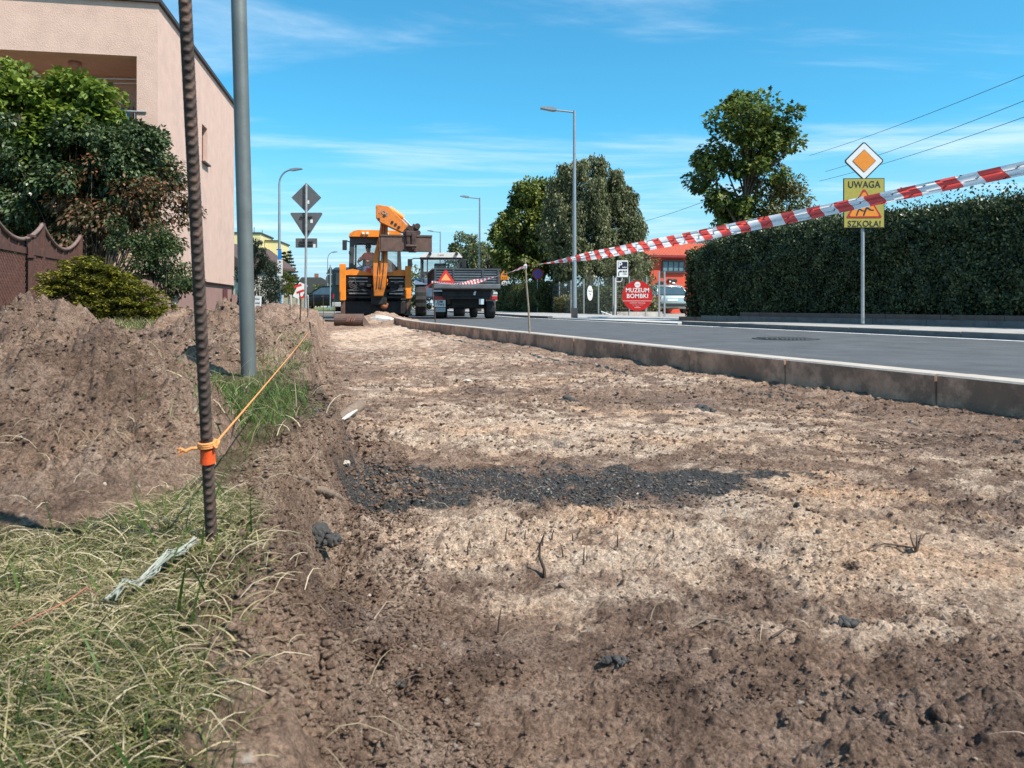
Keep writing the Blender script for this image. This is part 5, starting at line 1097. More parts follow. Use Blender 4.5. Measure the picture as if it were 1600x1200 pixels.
b = MB(); tri(b, 0, zz(341.5), zz(297), 27*ks, -.0605, -.0575); b.build('triangle_border', mat('dark_red_print', (.40, .02, .02), .5), pl)
b = MB(); tri(b, 0, zz(338.8), zz(301.5), 22.3*ks, -.064, -.0612); b.build('triangle_face', ORAP, pl)
b = MB()
def cap(a, c, r): b.cyl((a[0], -.0655, a[1]), (c[0], -.0655, c[1]), r, n=8, smooth=False)
for ox, s_c in ((-.075, .92), (.055, 1.08)):
    zb0_ = zz(337.5)
    P_ = lambda u, v: (ox+u*s_c, zb0_+v*s_c)
    hx_, hz_ = P_(.015, .30); b.cyl((hx_, -.0675, hz_), (hx_, -.0640, hz_), .028*s_c, n=14)
    cap(P_(.0, .25), P_(-.01, .13), .022*s_c); cap(P_(-.01, .13), P_(.05, .09), .014*s_c); cap(P_(.05, .09), P_(.10, .085), .011*s_c); cap(P_(-.01, .13), P_(-.04, .06), .014*s_c); cap(P_(-.04, .06), P_(-.06, .0), .012*s_c); cap(P_(.0, .24), P_(.055, .19), .010*s_c); cap(P_(.055, .19), P_(.08, .23), .009*s_c); cap(P_(.0, .24), P_(-.05, .20), .010*s_c); cap(P_(-.05, .20), P_(-.08, .16), .009*s_c)
for v in range(len(b.v)): b.v[v] = (b.v[v][0], -.0655+(b.v[v][1]+.0655)*.12, b.v[v][2])
b.build('running_children', TXT, pl)
hd = 29*ks; zc_ = zz(252.5)
def diamond(b, r, y0, y1, cut=.02): b.prism([(-r, zc_-cut), (-r, zc_+cut), (-cut, zc_+r), (cut, zc_+r), (r, zc_+cut), (r, zc_-cut), (cut, zc_-r), (-cut, zc_-r)], 'y', y0, y1)
b = MB(); diamond(b, hd, -.055, -.043); dp_ = b.build('diamond_plate', BLKP, t)
b = MB(); diamond(b, hd-.022, -.060, -.0555, .012); b.build('white_border', WPAINT, dp_)
b = MB(); diamond(b, hd*.61, -.063, -.0605, .004); b.build('diamond_rim', TXT, dp_)
b = MB(); diamond(b, hd*.58, -.066, -.0632, .004); b.build('orange_centre', ORAP, dp_)
b = MB(); b.box((0, -.028, zz(284)), (.12, .03, .03)); b.box((0, -.028, zz(352)), (.12, .03, .03)); b.build('clamp', MATS['dark_clamp'], t)

# parking direction sign
sd_ = 27.0; t = thing('parking_sign', 'parking direction sign on a bent bracket left of the round red sign', 'road sign', (X(961, sd_), sd_, Z(493, sd_))); zz = lambda q: Z(q, sd_)-Z(493, sd_); ks = sd_/F
b = MB(); pole(b, zz(434), .028); b.tube([(0, 0, zz(440.5)), (.18, -.0, zz(440.5)), (.23, 0, zz(439)), (.245, 0, zz(436)), (.245, 0, zz(432))], .022, 8); b.build('pole', WPAINT if False else mat('pale_pole', (.5, .5, .48), .5, var=.15), t)
cx_ = (972.3-961)*ks
b = MB(); b.box((cx_, -.03, zz(420)), (17.5*ks, .015, 26*ks), bev=.02); pp = b.build('plate', WPAINT, t)
b = MB(); b.box((cx_+.012, -.0405, zz(414.8)), (14.5*ks, .004, 11.5*ks), bev=.001); b.build('dark_panel', mat('dark_blue_print', (.01, .015, .04), .5), pp)
text_part('P', .27, (cx_-.08, -.045, zz(414.3)), WPAINT, pp, bold=.006, fit=(6*ks, 8.5*ks)); text_part('auto', .08, (cx_+.07, -.045, zz(417.6)), WPAINT, pp, bold=.002)
b = MB(); b.prism([(cx_-.145, zz(431)), (cx_-.11, zz(431)), (cx_-.11, zz(426.2)), (cx_-.085, zz(425.0)), (cx_-.06, zz(425.0)), (cx_-.06, zz(426.2)), (cx_-.01, zz(424.3)), (cx_-.06, zz(422.3)), (cx_-.06, zz(423.4)), (cx_-.10, zz(423.4)), (cx_-.145, zz(425.5))], 'y', -.042, -.0385); b.build('arrow', BLKP, pp)
text_part('BUS', .085, (cx_+.085, -.042, zz(424.4)), BLKP, pp, bold=.002); text_part('150m', .065, (cx_+.085, -.042, zz(428.2)), BLKP, pp)

# round red museum sign
sd_ = 27.6; t = thing('round_sign', 'large round red sign reading MUZEUM BOMBKI by the yard gate', 'sign', (X(995.8, sd_), sd_, .06)); zz = lambda q: Z(q, sd_)-.06; ks = sd_/F
RS = mat('museum_red', (.50, .008, .008), .45, var=.12, scale=9)
b = MB(); b.cyl((0, 0, zz(462.3)), (0, -.03, zz(462.3)), 23.6*ks, n=56, smooth=False); dk = b.build('disc', RS, t)
b = MB(); b.cyl((-.3, .03, 0), (-.3, .03, 1.2), .022); b.cyl((.3, .03, 0), (.3, .03, 1.2), .022); b.build('leg', STEEL, t)
text_part('MUZEUM', .265, (0, -.034, zz(453.8)), WPAINT, dk, bold=.004, fit=(36*ks, 6.8*ks)); text_part('BOMBKI', .25, (0, -.034, zz(462.8)), WPAINT, dk, bold=.004, fit=(33*ks, 6.8*ks))
b = MB(); b.cyl((0, -.030, zz(444.9)), (0, -.036, zz(444.9)), 4.6*ks, n=24, smooth=False); b.build('emblem', WPAINT, dk); text_part('bombki', .045, (0, -.038, zz(444.9)), RS, dk)
b = MB(); b.box((0, -.032, zz(470.2)), (46*ks, .004, .022)); b.build('rule', mat('pink_print', (.75, .40, .38), .5), dk)
text_part('GMINY MILICZ', .082, (0, -.034, zz(473.5)), MATS['pink_print'], dk, bold=.001); text_part('czynne codziennie', .05, (0, -.034, zz(476.4)), MATS['pink_print'], dk); text_part('Milicz', .05, (0, -.034, zz(478.8)), MATS['pink_print'], dk)
b = MB(); b.box((0, -.033, zz(480.6)), (.22, .004, .02)); b.build('underline', MATS['pink_print'], dk)

# no stopping sign, roadworks sign with speed limit
sd_ = 37.0; t = thing('no_stopping_sign', 'round blue and red no stopping sign before the dark trees', 'road sign', (X(840, sd_), sd_, .10)); zz = lambda q: Z(q, sd_)-.10; ks = sd_/F
b = MB(); pole(b, zz(422), .03); b.build('pole', STEEL, t)
b = MB(); b.cyl((0, -.03, zz(428)), (0, -.045, zz(428)), 8.6*ks, n=32, smooth=False); ds = b.build('disc', mat('dull_red_print', (.30, .02, .03), .5), t)
b = MB(); b.cyl((0, -.046, zz(428)), (0, -.050, zz(428)), 6.6*ks, n=32, smooth=False); b.build('blue_face', BLUP, ds)
b = MB(); b.box((0, -.053, zz(428)), (.045, .004, 13*ks), ry=R(45)); b.box((0, -.0535, zz(428)), (.045, .005, 13*ks), ry=R(-45)); b.build('cross', MATS['dull_red_print'], ds)
sd_ = 47.0; t = thing('roadworks_sign', 'orange roadworks sign above a round 20 speed limit beside the trailer', 'road sign', (X(788.3, sd_), sd_, .12)); zz = lambda q: Z(q, sd_)-.12; ks = sd_/F
b = MB(); pole(b, zz(425), .028); b.build('pole', STEEL, t)
b = MB(); b.box((0, -.035, zz(433.8)), (12*ks, .012, 6.4*ks), bev=.02); b.prism([(-6*ks, zz(430.6)), (6*ks, zz(430.6)), (3*ks, zz(425)), (-0*ks, zz(421.6)), (-3*ks, zz(425))], 'y', -.041, -.029); op_ = b.build('orange_board', ORAP, t)
b = MB(); b.prism([(-4*ks, zz(429.4)), (-1*ks, zz(427)), (0, zz(425.6)), (1.5*ks, zz(427)), (4*ks, zz(429.4))], 'y', -.047, -.042); 
for i in range(3): b.box(((-3.2+i*3.1)*ks, -.044, zz(433.6)), (2.0*ks, .004, .7*ks)); b.box(((-3.2+i*3.1)*ks, -.044, zz(435.2)), (1.6*ks, .004, .5*ks))
b.build('black_print', TXT, op_)
b = MB(); b.cyl((0, -.03, zz(443.2)), (0, -.042, zz(443.2)), 5.1*ks, n=28, smooth=False); ds = b.build('speed_disc', mat('speed_rim', (.45, .30, .28), .5), t)
b = MB(); b.cyl((0, -.043, zz(443.2)), (0, -.047, zz(443.2)), 4.5*ks, n=28, smooth=False); b.build('white_face', WPAINT, ds); text_part('20', .27, (0, -.051, zz(443.3)), TXT, ds, bold=.004, fit=(6*ks, 4.6*ks))

# gate posts
t = thing('gate_frame', 'tall galvanised gate frame of two posts right of the round red sign', 'gate', (X(1034, 26.6), 26.6, .055)); ks = 26.6/F; zz = lambda q: Z(q, 26.6)-.055
for px in (1030, 1038.3): b = MB(); b.box(((px-1034)*ks, 0, zz(424)/2), (.055, .055, zz(424))); b.build('post', STEEL, t)
b = MB(); b.box((0, 0, zz(425)), (8*ks-.055, .05, .05)); b.box((0, 0, zz(433.5)), (8*ks-.055, .04, .05)); b.build('crossbar', mat('dark_crossbar', (.07, .06, .06), .6), t)
# mesh fence left of the driveway
def mesh_fence(label, pts, H, zb):
    o0 = Vector((*pts[0], zb)); t = thing('mesh_fence', label, 'fence', o0)
    PM = mat('fence_post_grey', (.30, .32, .31), .6, .3, var=.1); WM = mat('fence_wire', (.16, .18, .17), .6, .4)
    for i, p in enumerate(pts): b = MB(); b.cyl((p[0]-o0.x, p[1]-o0.y, 0), (p[0]-o0.x, p[1]-o0.y, H+.04), .03, n=8); b.build('post', PM, t)
    for i in range(len(pts)-1):
        a = Vector((*pts[i], 0))-Vector((o0.x, o0.y, 0)); c = Vector((*pts[i+1], 0))-Vector((o0.x, o0.y, 0)); b = MB(); n_ = int((c-a).length/.10)
        for j in range(1, n_): p = a.lerp(c, j/n_); b.cyl(p+Vector((0, 0, .06)), p+Vector((0, 0, H)), .0035, n=4, caps=False, smooth=False)
        for zz_ in np.arange(.08, H+.01, .2): b.cyl(a+Vector((0, 0, zz_)), c+Vector((0, 0, zz_)), .004, n=4, caps=False, smooth=False)
        b.build('wire_panel', WM, t)
    return t
fp = []
for px, d in ((958, 28.0), (935, 29.6), (912, 31.2), (892, 33), (874, 35), (857, 37.2), (842, 39.4), (829, 41.8)): fp.append((X(px, d), d))
mesh_fence('grey wire mesh fence under the weeping birch', fp, 1.42, .07)
fp2 = [(X(958, 28.0)+.12, 28.05), (X(983, 28.4), 28.4), (X(1010, 28.8), 28.8)]
mesh_fence('short wire mesh fence behind the round red sign', fp2, 1.42, .07)
b = MB(); b.box((0, 0, .09), (2.3, .16, .18)); o = b.build('low_wall', CONCL, None, (X(985, 28.2)+.1, 28.45, .04)); o.rotation_euler = (0, 0, R(10)); tag(o, 'low pale concrete footing under the short wire fence by the round red sign', 'low wall')
t = thing('oval_sign', 'small white oval sign hung on the wire mesh fence', 'sign', (X(922, 30.3), 30.3, Z(458, 30.3)), R(55))
b = MB(); b.cyl((0, 0, 0), (0, .01, 0), .235, n=36, smooth=False); 
b.v = [(x*.95, y, z*1.25) for x, y, z in b.v]; b.build('disc', WPAINT, t)
text_part('PRACUJ', .08, (0, -.008, .08), mat('grey_print', (.2, .2, .2), .6), t, bold=.001); text_part('TU', .1, (0, -.008, -.05), MATS['grey_print'], t, bold=.001)
# fallen white board by the fence
b = MB(); b.box((0, 0, .03), (.55, .10, .03), ry=R(20)); o = b.build('white_plank', WPAINT, None, (X(951, 26.3), 26.3, .13)); tag(o, 'short white plank leaning at the foot of the parking sign', 'plank')

# ================================================================ red building
RB = mat('red_orange_wall', (.62, .075, .03), .7, var=.10, scale=2, bump=.002, dirt=((.42, .06, .035), 1.5, .58, .6)); RBD = mat('brick_side_wall', (.20, .065, .055), .9, var=.3, scale=8, bump=.004)
RRF = mat('red_roof_sheet', (.70, .16, .07), .5, .1, var=.08, scale=2)
BD = 40.0; kb = BD/F; t = thing('workshop', 'red orange workshop with ribbed red roof and shuttered gate', 'building', (X(1017, BD), BD, .05), R(12)); zz = lambda q: Z(q, BD)-.05
ez = zz(400); rw = 6.4
b = MB(); b.box((rw/2+.0, .15, ez/2), (rw, .3, ez)); b.build('wall', RB, t)
b = MB(); b.prism([(.3, 0), (.3, ez), (3.4, zz(373)), (6.5, ez), (6.5, 0)], 'x', 0.0, .3); b.prism([(.3, 0), (.3, ez), (3.4, zz(373)), (6.5, ez), (6.5, 0)], 'x', rw-.3, rw); b.box((rw/2, 6.65, ez/2), (rw, .3, ez)); b.build('brick_wall', RBD, t)
b = MB()
nrib = 40
for i in range(nrib):
    x0, x1 = -.15+i*(rw+.3)/nrib, -.15+(i+.55)*(rw+.3)/nrib; x2 = -.15+(i+1)*(rw+.3)/nrib
    b.prism([(-.25, ez+.02), (3.4, zz(371.5)+.05), (3.4, zz(371.5)-.02), (-.25, ez-.05)], 'x', x0, x1); b.prism([(-.25, ez-.01), (3.4, zz(371.5)+.02), (3.4, zz(371.5)-.05), (-.25, ez-.08)], 'x', x1, x2)
b.prism([(7.0, ez-.01), (3.4, zz(371.5)+.02), (3.4, zz(371.5)-.05), (7.0, ez-.08)], 'x', -.15, rw+.15)
b.build('roof', RRF, t)
b = MB(); b.box((rw/2, -.3, ez-.02), (rw+.3, .12, .12)); b.build('gutter', mat('dark_red_trim', (.22, .02, .02), .5), t)
b = MB(); b.box(((1054-1017)*kb, -.02, (zz(408)+zz(423))/2), (38*kb, .10, zz(408)-zz(423))); wf = b.build('window', mat('grey_glazing', (.12, .20, .22), .25, var=.35, scale=3), t)
b = MB(); b.box(((1054-1017)*kb, -.05, zz(407.5)), (38*kb, .18, .09)); b.box(((1054-1017)*kb, -.05, zz(424.5)), (40*kb, .14, .10))
for i in range(5): b.box(((1036+i*9-1017)*kb, -.08, zz(415.5)), (.04, .04, .5))
b.build('frame', mat('dark_window_frame', (.04, .04, .05), .5), wf)
b = MB(); b.box(((1053-1017)*kb, -.012, zz(457)/1+.0-.9), (1.9, .05, 2.0)); b.build('gate_leaf', mat('brighter_red_door', (.68, .07, .025), .6, var=.12, scale=3), t)
b = MB()
for px, py, r_, rr_ in ((1047.5, 437.5, .12, .10), (1053, 438.5, .10, .09), (1056.5, 438.5, .13, .12), (1029, 445, .18, .14), (1033.5, 442, .16, .12), (1026.5, 451, .14, .08), (1020.5, 452, .14, .05)):
    b.ell(((px-1017)*kb, -.05, zz(py)), (r_, .02, rr_), 12, 8)
b.build('black_mural', BLKP, t)
b = MB(); b.ell(((1048-1017)*kb, -.07, zz(440)), (.06, .02, .05)); b.ell(((1054-1017)*kb, -.07, zz(442.3)), (.10, .02, .05)); b.ell(((1027-1017)*kb, -.07, zz(448.5)), (.09, .02, .07)); b.build('white_mural', WPAINT, t)
# grey metal hall roof behind it
t = thing('hall', 'low grey metal hall showing above the red roof at the hedge end', 'building', (X(1085, 55), 55, .05), R(8)); kb = 55/F; zz = lambda q: Z(q, 55)-.05
b = MB(); b.box((3, 3, zz(374)/2), (6.5, 6, zz(374))); b.build('wall', mat('pale_metal_cladding', (.5, .52, .53), .5, .3, var=.15), t)
b = MB(); b.prism([(-.4, zz(375)), (-.4, zz(372)), (3, zz(366)), (6.6, zz(372)), (6.6, zz(375))], 'y', -.3, 6.3); b.build('roof', mat('blue_grey_roof', (.25, .30, .34), .5, .3), t)
b = MB()
for i in range(3): b.box((-.1+i*1.2, -.04, zz(371.5)), (.7, .06, .12))
b.build('window', GLASS, t)

# ================================================================ power lines
WIRE = mat('cable_black', (.03, .035, .04), .6)
for (a, c, da, dc, lab) in (((1700, 76), (1265, 243), 30, 60, 'topmost black overhead cable in the sky at the right'), ((1700, 117), (1290, 268), 30, 60, 'middle black overhead cable passing behind the orange diamond'), ((1700, 147), (1280, 283), 30, 60, 'lowest of the black overhead cables right of the orange diamond'), ((1180, 283), (990, 350), 50, 80, 'thin overhead cable between the birch and the maple')):
    p_, q_ = Vector((X(a[0], da), da, Z(a[1], da))), Vector((X(c[0], dc), dc, Z(c[1], dc))); b = MB()
    pts = [p_.lerp(q_, u)+Vector((0, 0, -.45*4*u*(1-u)*.5)) for u in np.linspace(0, 1, 20)]; b.tube(pts, .015 if da < 45 else .018, 5); tag(b.build('power_cable', WIRE), lab, 'cable')
# ================================================================ vegetation
OVAL = np.array([(0, 0), (.28, .25), (.30, .55), (0, 1), (-.30, .55), (-.28, .25)])
DIAM = np.array([(0, 0), (.24, .45), (0, 1), (-.24, .45)])
SLIM = np.array([(0, 0), (.12, .4), (0, 1), (-.12, .4)])
MAPL = np.array([(0, .0), (.42, -.02), (.30, .22), (.56, .50), (.26, .52), (.17, .72), (0, 1), (-.17, .72), (-.26, .52), (-.56, .50), (-.30, .22), (-.42, -.02)])
RNG = np.random.RandomState(11)
def unit(v): return v/np.maximum(np.linalg.norm(v, axis=-1, keepdims=True), 1e-9)
def leaves(name, pos, axis, nrm, size, tmpl, m, parent, fold=.12):
    """one mesh of many small leaves; pos,axis,nrm (N,3), size (N,)"""
    axis = unit(axis); side = unit(np.cross(axis, nrm)); nn = np.cross(side, axis); K = len(tmpl)
    tx_, ty_ = tmpl[:, 0], tmpl[:, 1]
    lift = fold*np.abs(tx_)*2 - .15*ty_**2
    V_ = pos[:, None, :] + size[:, None, None]*(tx_[None, :, None]*side[:, None, :] + ty_[None, :, None]*axis[:, None, :] + lift[None, :, None]*nn[:, None, :])
    return npmesh(name, V_.reshape(-1, 3), np.arange(len(pos)*K).reshape(-1, K), K, m, parent, False)
def rand_dirs(n): v = RNG.normal(size=(n, 3)); return unit(v)
BARK = mat('bark', (.10, .08, .06), .95, var=.35, scale=12, bump=.01, bscale=25); BIRCH = mat('birch_bark', (.50, .47, .43), .85, var=.3, scale=9, dirt=((.05, .045, .04), 6, .54, .9))
def tree(label, loc, trunk_h, clumps, clump_r, per, size, tmpl, m, grp=None, bark=BARK, tr=.12, droop=.3, name='tree', strands=False, flat=1.0, nb=26, seed=1, cat='tree', bush=False):
    """clumps: (N,3) centres relative to loc"""
    t = thing(name, label, cat, loc, 0, grp); rn = random.Random(seed); N_ = len(clumps)
    pos, ax, nr_ = [], [], []
    cc = clumps[:, :].mean(0)
    for c in clumps:
        r = clump_r*RNG.uniform(.6, 1.25)
        if strands:
            ns_ = max(3, per//14); L_ = RNG.uniform(.5, 1.5, ns_)*clump_r*2.2; base = c + rand_dirs(ns_)*np.array([r, r, r*.5])*RNG.uniform(.2, 1, (ns_, 1)); sway = RNG.normal(size=(ns_, 2))*.10
            for k_ in range(ns_):
                nn_ = 14; u = np.sort(RNG.uniform(0, 1, nn_)); p = base[k_]+np.stack([sway[k_, 0]*u*L_[k_]+.03*RNG.normal(size=nn_), sway[k_, 1]*u*L_[k_]+.03*RNG.normal(size=nn_), -u*L_[k_]+.12*L_[k_]*np.sin(u*3)], -1)
                pos.append(p); a = rand_dirs(nn_)*.7; a[:, 2] = -np.abs(a[:, 2])-.55; ax.append(a); nr_.append(rand_dirs(nn_))
        else:
            d_ = rand_dirs(per); rr = r*RNG.uniform(.25, 1.0, (per, 1))**.6; p = c + d_*rr*np.array([1, 1, .78*flat])
            pos.append(p); out = unit(p-cc); a = out*.45+d_*.5+rand_dirs(per)*.6; a[:, 2] -= droop; ax.append(a); nv = d_*.5+rand_dirs(per)*.55; nv[:, 2] += .75; nr_.append(nv)
    pos = np.concatenate(pos); ax = np.concatenate(ax); nr_ = np.concatenate(nr_); sz = size*RNG.uniform(.6, 1.25, len(pos))
    keep = pos[:, 2]+loc[2] > .04
    leaves('crown', pos[keep], ax[keep], nr_[keep], sz[keep], tmpl, m, t)
    b = MB(); top = Vector((float(cc[0]), float(cc[1]), float(clumps[:, 2].max()*.86))) ; H0 = trunk_h
    tp = []
    for i in range(7):
        u = i/6; tp.append(Vector((top.x*u**1.5+.05*rn.uniform(-1, 1)*u, top.y*u**1.5, top.z*u)))
    if not bush: b.tube(tp, [tr*(1-.85*i/6) for i in range(7)], 9)
    order = sorted(range(N_), key=lambda _: rn.random())[:nb]
    for i in order:
        c = Vector(clumps[i].tolist()); 
        if bush: st_ = Vector((rn.uniform(-.15, .15), rn.uniform(-.1, .1), 0)); 
        else:
            u = min(.95, max(H0/top.z, (c.z*.62)/top.z)); st_ = Vector((top.x*u**1.5, top.y*u**1.5, top.z*u))
        mid = st_.lerp(c, .5)+Vector((rn.uniform(-.1, .1), rn.uniform(-.1, .1), .12*(c-st_).length)); r0 = tr*.32
        b.tube([st_, mid, c], [r0, r0*.6, r0*.2], 6)
    b.build('trunk', bark, t)
    return t
def ellclumps(n, c, r, seed, shell=.55, zbias=0.0, flat_bottom=None):
    rs = np.random.RandomState(seed); v = rs.normal(size=(n*3, 3)); v /= np.linalg.norm(v, axis=1, keepdims=True); rad_ = rs.uniform(shell**3, 1, (n*3, 1))**(1/3.); p = v*rad_
    if flat_bottom is not None: p = p[p[:, 2] > flat_bottom]
    p = p[:n]; wob = 1+.16*np.sin(p[:, :1]*5+seed)+.12*np.sin(p[:, 2:3]*7+seed*2); return p*wob*np.array(r)+np.array(c)
MG = leafmat('maple_leaves', (.035, .058, .012), (.095, .14, .026), (.26, .31, .065), rough=.42, transl=.35)
BG = leafmat('birch_leaves', (.06, .078, .030), (.155, .17, .075), (.33, .33, .18), rough=.5)
DG = leafmat('deep_green_leaves', (.022, .040, .013), (.065, .09, .024), (.17, .19, .055))
WG = leafmat('willow_leaves', (.07, .09, .035), (.15, .17, .07), (.26, .27, .12))
# maple behind the hedge: several overlapping lobes with gaps
d = 18.5; cx = X(1165, d); kk = d/F
cl = np.concatenate([ellclumps(34, (0, 0, 4.75-.05), (1.15, 1.0, .95), 3, .3), ellclumps(26, (-.3, .1, 3.5), (1.1, 1.0, .95), 4, .4), ellclumps(12, (.75, 0, 4.4), (.55, .6, .6), 5, .3), ellclumps(6, (-1.05, 0, 4.05), (.35, .4, .3), 6, .3), ellclumps(5, (-.95, 0, 3.0), (.35, .4, .35), 7, .3), ellclumps(6, (.35, 0, 5.2), (.5, .4, .4), 8, .4)])
cl = np.concatenate([cl, ellclumps(5, (-.15, 0, 5.45), (.3, .3, .22), 30, .2), ellclumps(4, (1.1, 0, 4.75), (.3, .3, .3), 31, .2), ellclumps(14, (-.1, 0, 2.6), (1.1, .9, .5), 32, .3)])
tree('broad-leaved maple tree rising behind the hedge left of the school sign', (cx, d+2.4, .1), 1.4, cl, .36, 62, .135, MG if True else MG, MG, tr=.10, seed=2, nb=30) if False else tree('broad-leaved maple tree rising behind the hedge left of the school sign', (cx*(d+2.4)/d, d+2.4, .1), 1.4, cl*np.array([1.0, 1.0, 1.07]), .37, 105, .112, MAPL, MG, tr=.10, seed=2, nb=30, cat='tree', name='maple_tree')
d = 21.0; cx = X(1228, d)
cl = np.concatenate([ellclumps(18, (0, 0, 3.1), (.75, .7, .8), 9, .3), ellclumps(9, (.55, 0, 2.5), (.6, .5, .6), 10, .3), ellclumps(5, (.05, 0, 3.8), (.25, .3, .45), 11, .2), ellclumps(7, (1.0, 0, 2.6), (.35, .3, .45), 12, .3), ellclumps(6, (-.5, 0, 2.6), (.4, .4, .7), 13, .3)])
tree('smaller olive green tree between the maple and the school sign', (cx, d, .1), 1.0, cl, .34, 230, .075, OVAL, leafmat('olive_leaves', (.05, .055, .016), (.12, .125, .035), (.25, .23, .07)), tr=.06, seed=3)
cl = None; d = 24.5; tree('small dark shrub tree peeping over the hedge left of the school sign', (X(1285, d), d, .1), .8, ellclumps(12, (0, 0, 2.9), (.35, .4, .95), 14, .2), .2, 60, .06, OVAL, MATS['deep_green_leaves'], tr=.05, seed=4)
# weeping birch
d = 35.0; kk = d/F; cx = X(925, d)
def zr(py, d): return Z(py, d)-.1
cl = np.concatenate([ellclumps(40, (0, 0, zr(292, d)), (1.6, 1.3, 1.55), 15, .2), ellclumps(60, (.25, 0, zr(340, d)), (2.15, 1.6, 1.7), 16, .25), ellclumps(50, (.35, 0, zr(395, d)), (2.3, 1.7, 1.3), 17, .3), ellclumps(7, (1.75, 0, zr(300, d)), (.4, .4, .6), 18, .2), ellclumps(7, (-.9, 0, zr(252, d)), (.6, .4, .35), 19, .2), ellclumps(8, (.1, 0, zr(243, d)), (.9, .4, .3), 20, .2), ellclumps(6, (-1.6, 0, zr(290, d)), (.35, .4, .5), 21, .2), ellclumps(6, (2.2, 0, zr(350, d)), (.3, .4, .8), 22, .2), ellclumps(26, (-1.5, .2, zr(335, d)), (.9, .8, 1.3), 71, .2), ellclumps(14, (1.4, 0, zr(275, d)), (.6, .6, .8), 72, .2), ellclumps(16, (1.9, 0, zr(345, d)), (.6, .6, 1.2), 73, .2)])
tree('tall weeping birch behind the wire mesh fence', (cx, d+1, .08), 1.6, cl, .40, 330, .15, DIAM, MATS['birch_leaves'], bark=BIRCH, tr=.14, strands=True, seed=5, name='birch_tree', nb=40)
d = 42.; kk = d/F
cl = np.concatenate([ellclumps(45, (0, 0, zr(345, d)), (1.7, 1.4, 1.9), 23, .35), ellclumps(35, (-.9, 0, zr(385, d)), (1.4, 1.2, 1.3), 24, .3), ellclumps(25, (.6, 0, zr(410, d)), (2.2, 1.2, .9), 25, .3), ellclumps(8, (-.6, 0, zr(305, d)), (.8, .6, .5), 26, .2), ellclumps(22, (.8, 0, zr(320, d)), (1.1, .9, 1.2), 74, .2), ellclumps(16, (-1.7, 0, zr(385, d)), (.7, .7, 1.3), 75, .2)])
tree('dense dark green tree between the far willow and the weeping birch', (X(838, d), d, .08), 1.5, cl, .55, 260, .19, OVAL, leafmat('green_tree_leaves', (.05, .075, .016), (.13, .165, .035), (.33, .36, .09)), tr=.16, seed=6)  # green tones vary leaf by leaf over the whole crown
d = 58.; cl = np.concatenate([ellclumps(44, (0, 0, zr(405, d)), (2.3, 1.4, 1.5), 27, .3), ellclumps(20, (1.9, 0, zr(380, d)), (1.0, .8, 2.0), 28, .3), ellclumps(10, (-1.6, 0, zr(390, d)), (.9, .8, 1.0), 76, .3)])
tree('pale green willow behind the second street lamp', (X(765, d), d, .08), 1.2, cl, .55, 300, .24, SLIM*np.array([1.8, 1]), MATS['willow_leaves'], tr=.14, strands=True, seed=7, name='willow_tree')
d = 64.; cl = np.concatenate([ellclumps(24, (0, 0, zr(392, d)), (1.3, 1.1, 1.2), 29, .3), ellclumps(10, (-.6, 0, zr(425, d)), (1.5, 1, 1.3), 33, .3)])
tree('far green tree just right of the white tractor roof', (X(727, d), d, .08), 1.2, cl, .5, 130, .20, OVAL, MATS['willow_leaves'], tr=.12, seed=8)
d = 62.; tree('far bush filling the gap between digger and tractor', (X(652, d), d, .08), .6, ellclumps(16, (0, 0, 2.0), (1.0, .8, 1.6), 34, .3), .5, 120, .2, OVAL, MATS['willow_leaves'], tr=.08, seed=9, name='bush', cat='bush')
d = 66.; tree('far low bushes right of the digger cab', (X(700, d), d, .08), .6, ellclumps(24, (0, 0, 1.6), (2.4, .8, 1.6), 35, .3), .5, 120, .2, OVAL, MATS['deep_green_leaves'], tr=.08, seed=10, name='bush', cat='bush')
d = 90.; tree('distant dark bush left of the small round sign plate', (X(500, d), d, .08), .6, ellclumps(16, (0, 0, 1.4), (1.4, .8, 1.1), 36, .3), .5, 120, .2, OVAL, MATS['deep_green_leaves'], tr=.08, seed=10, name='bush', cat='bush')
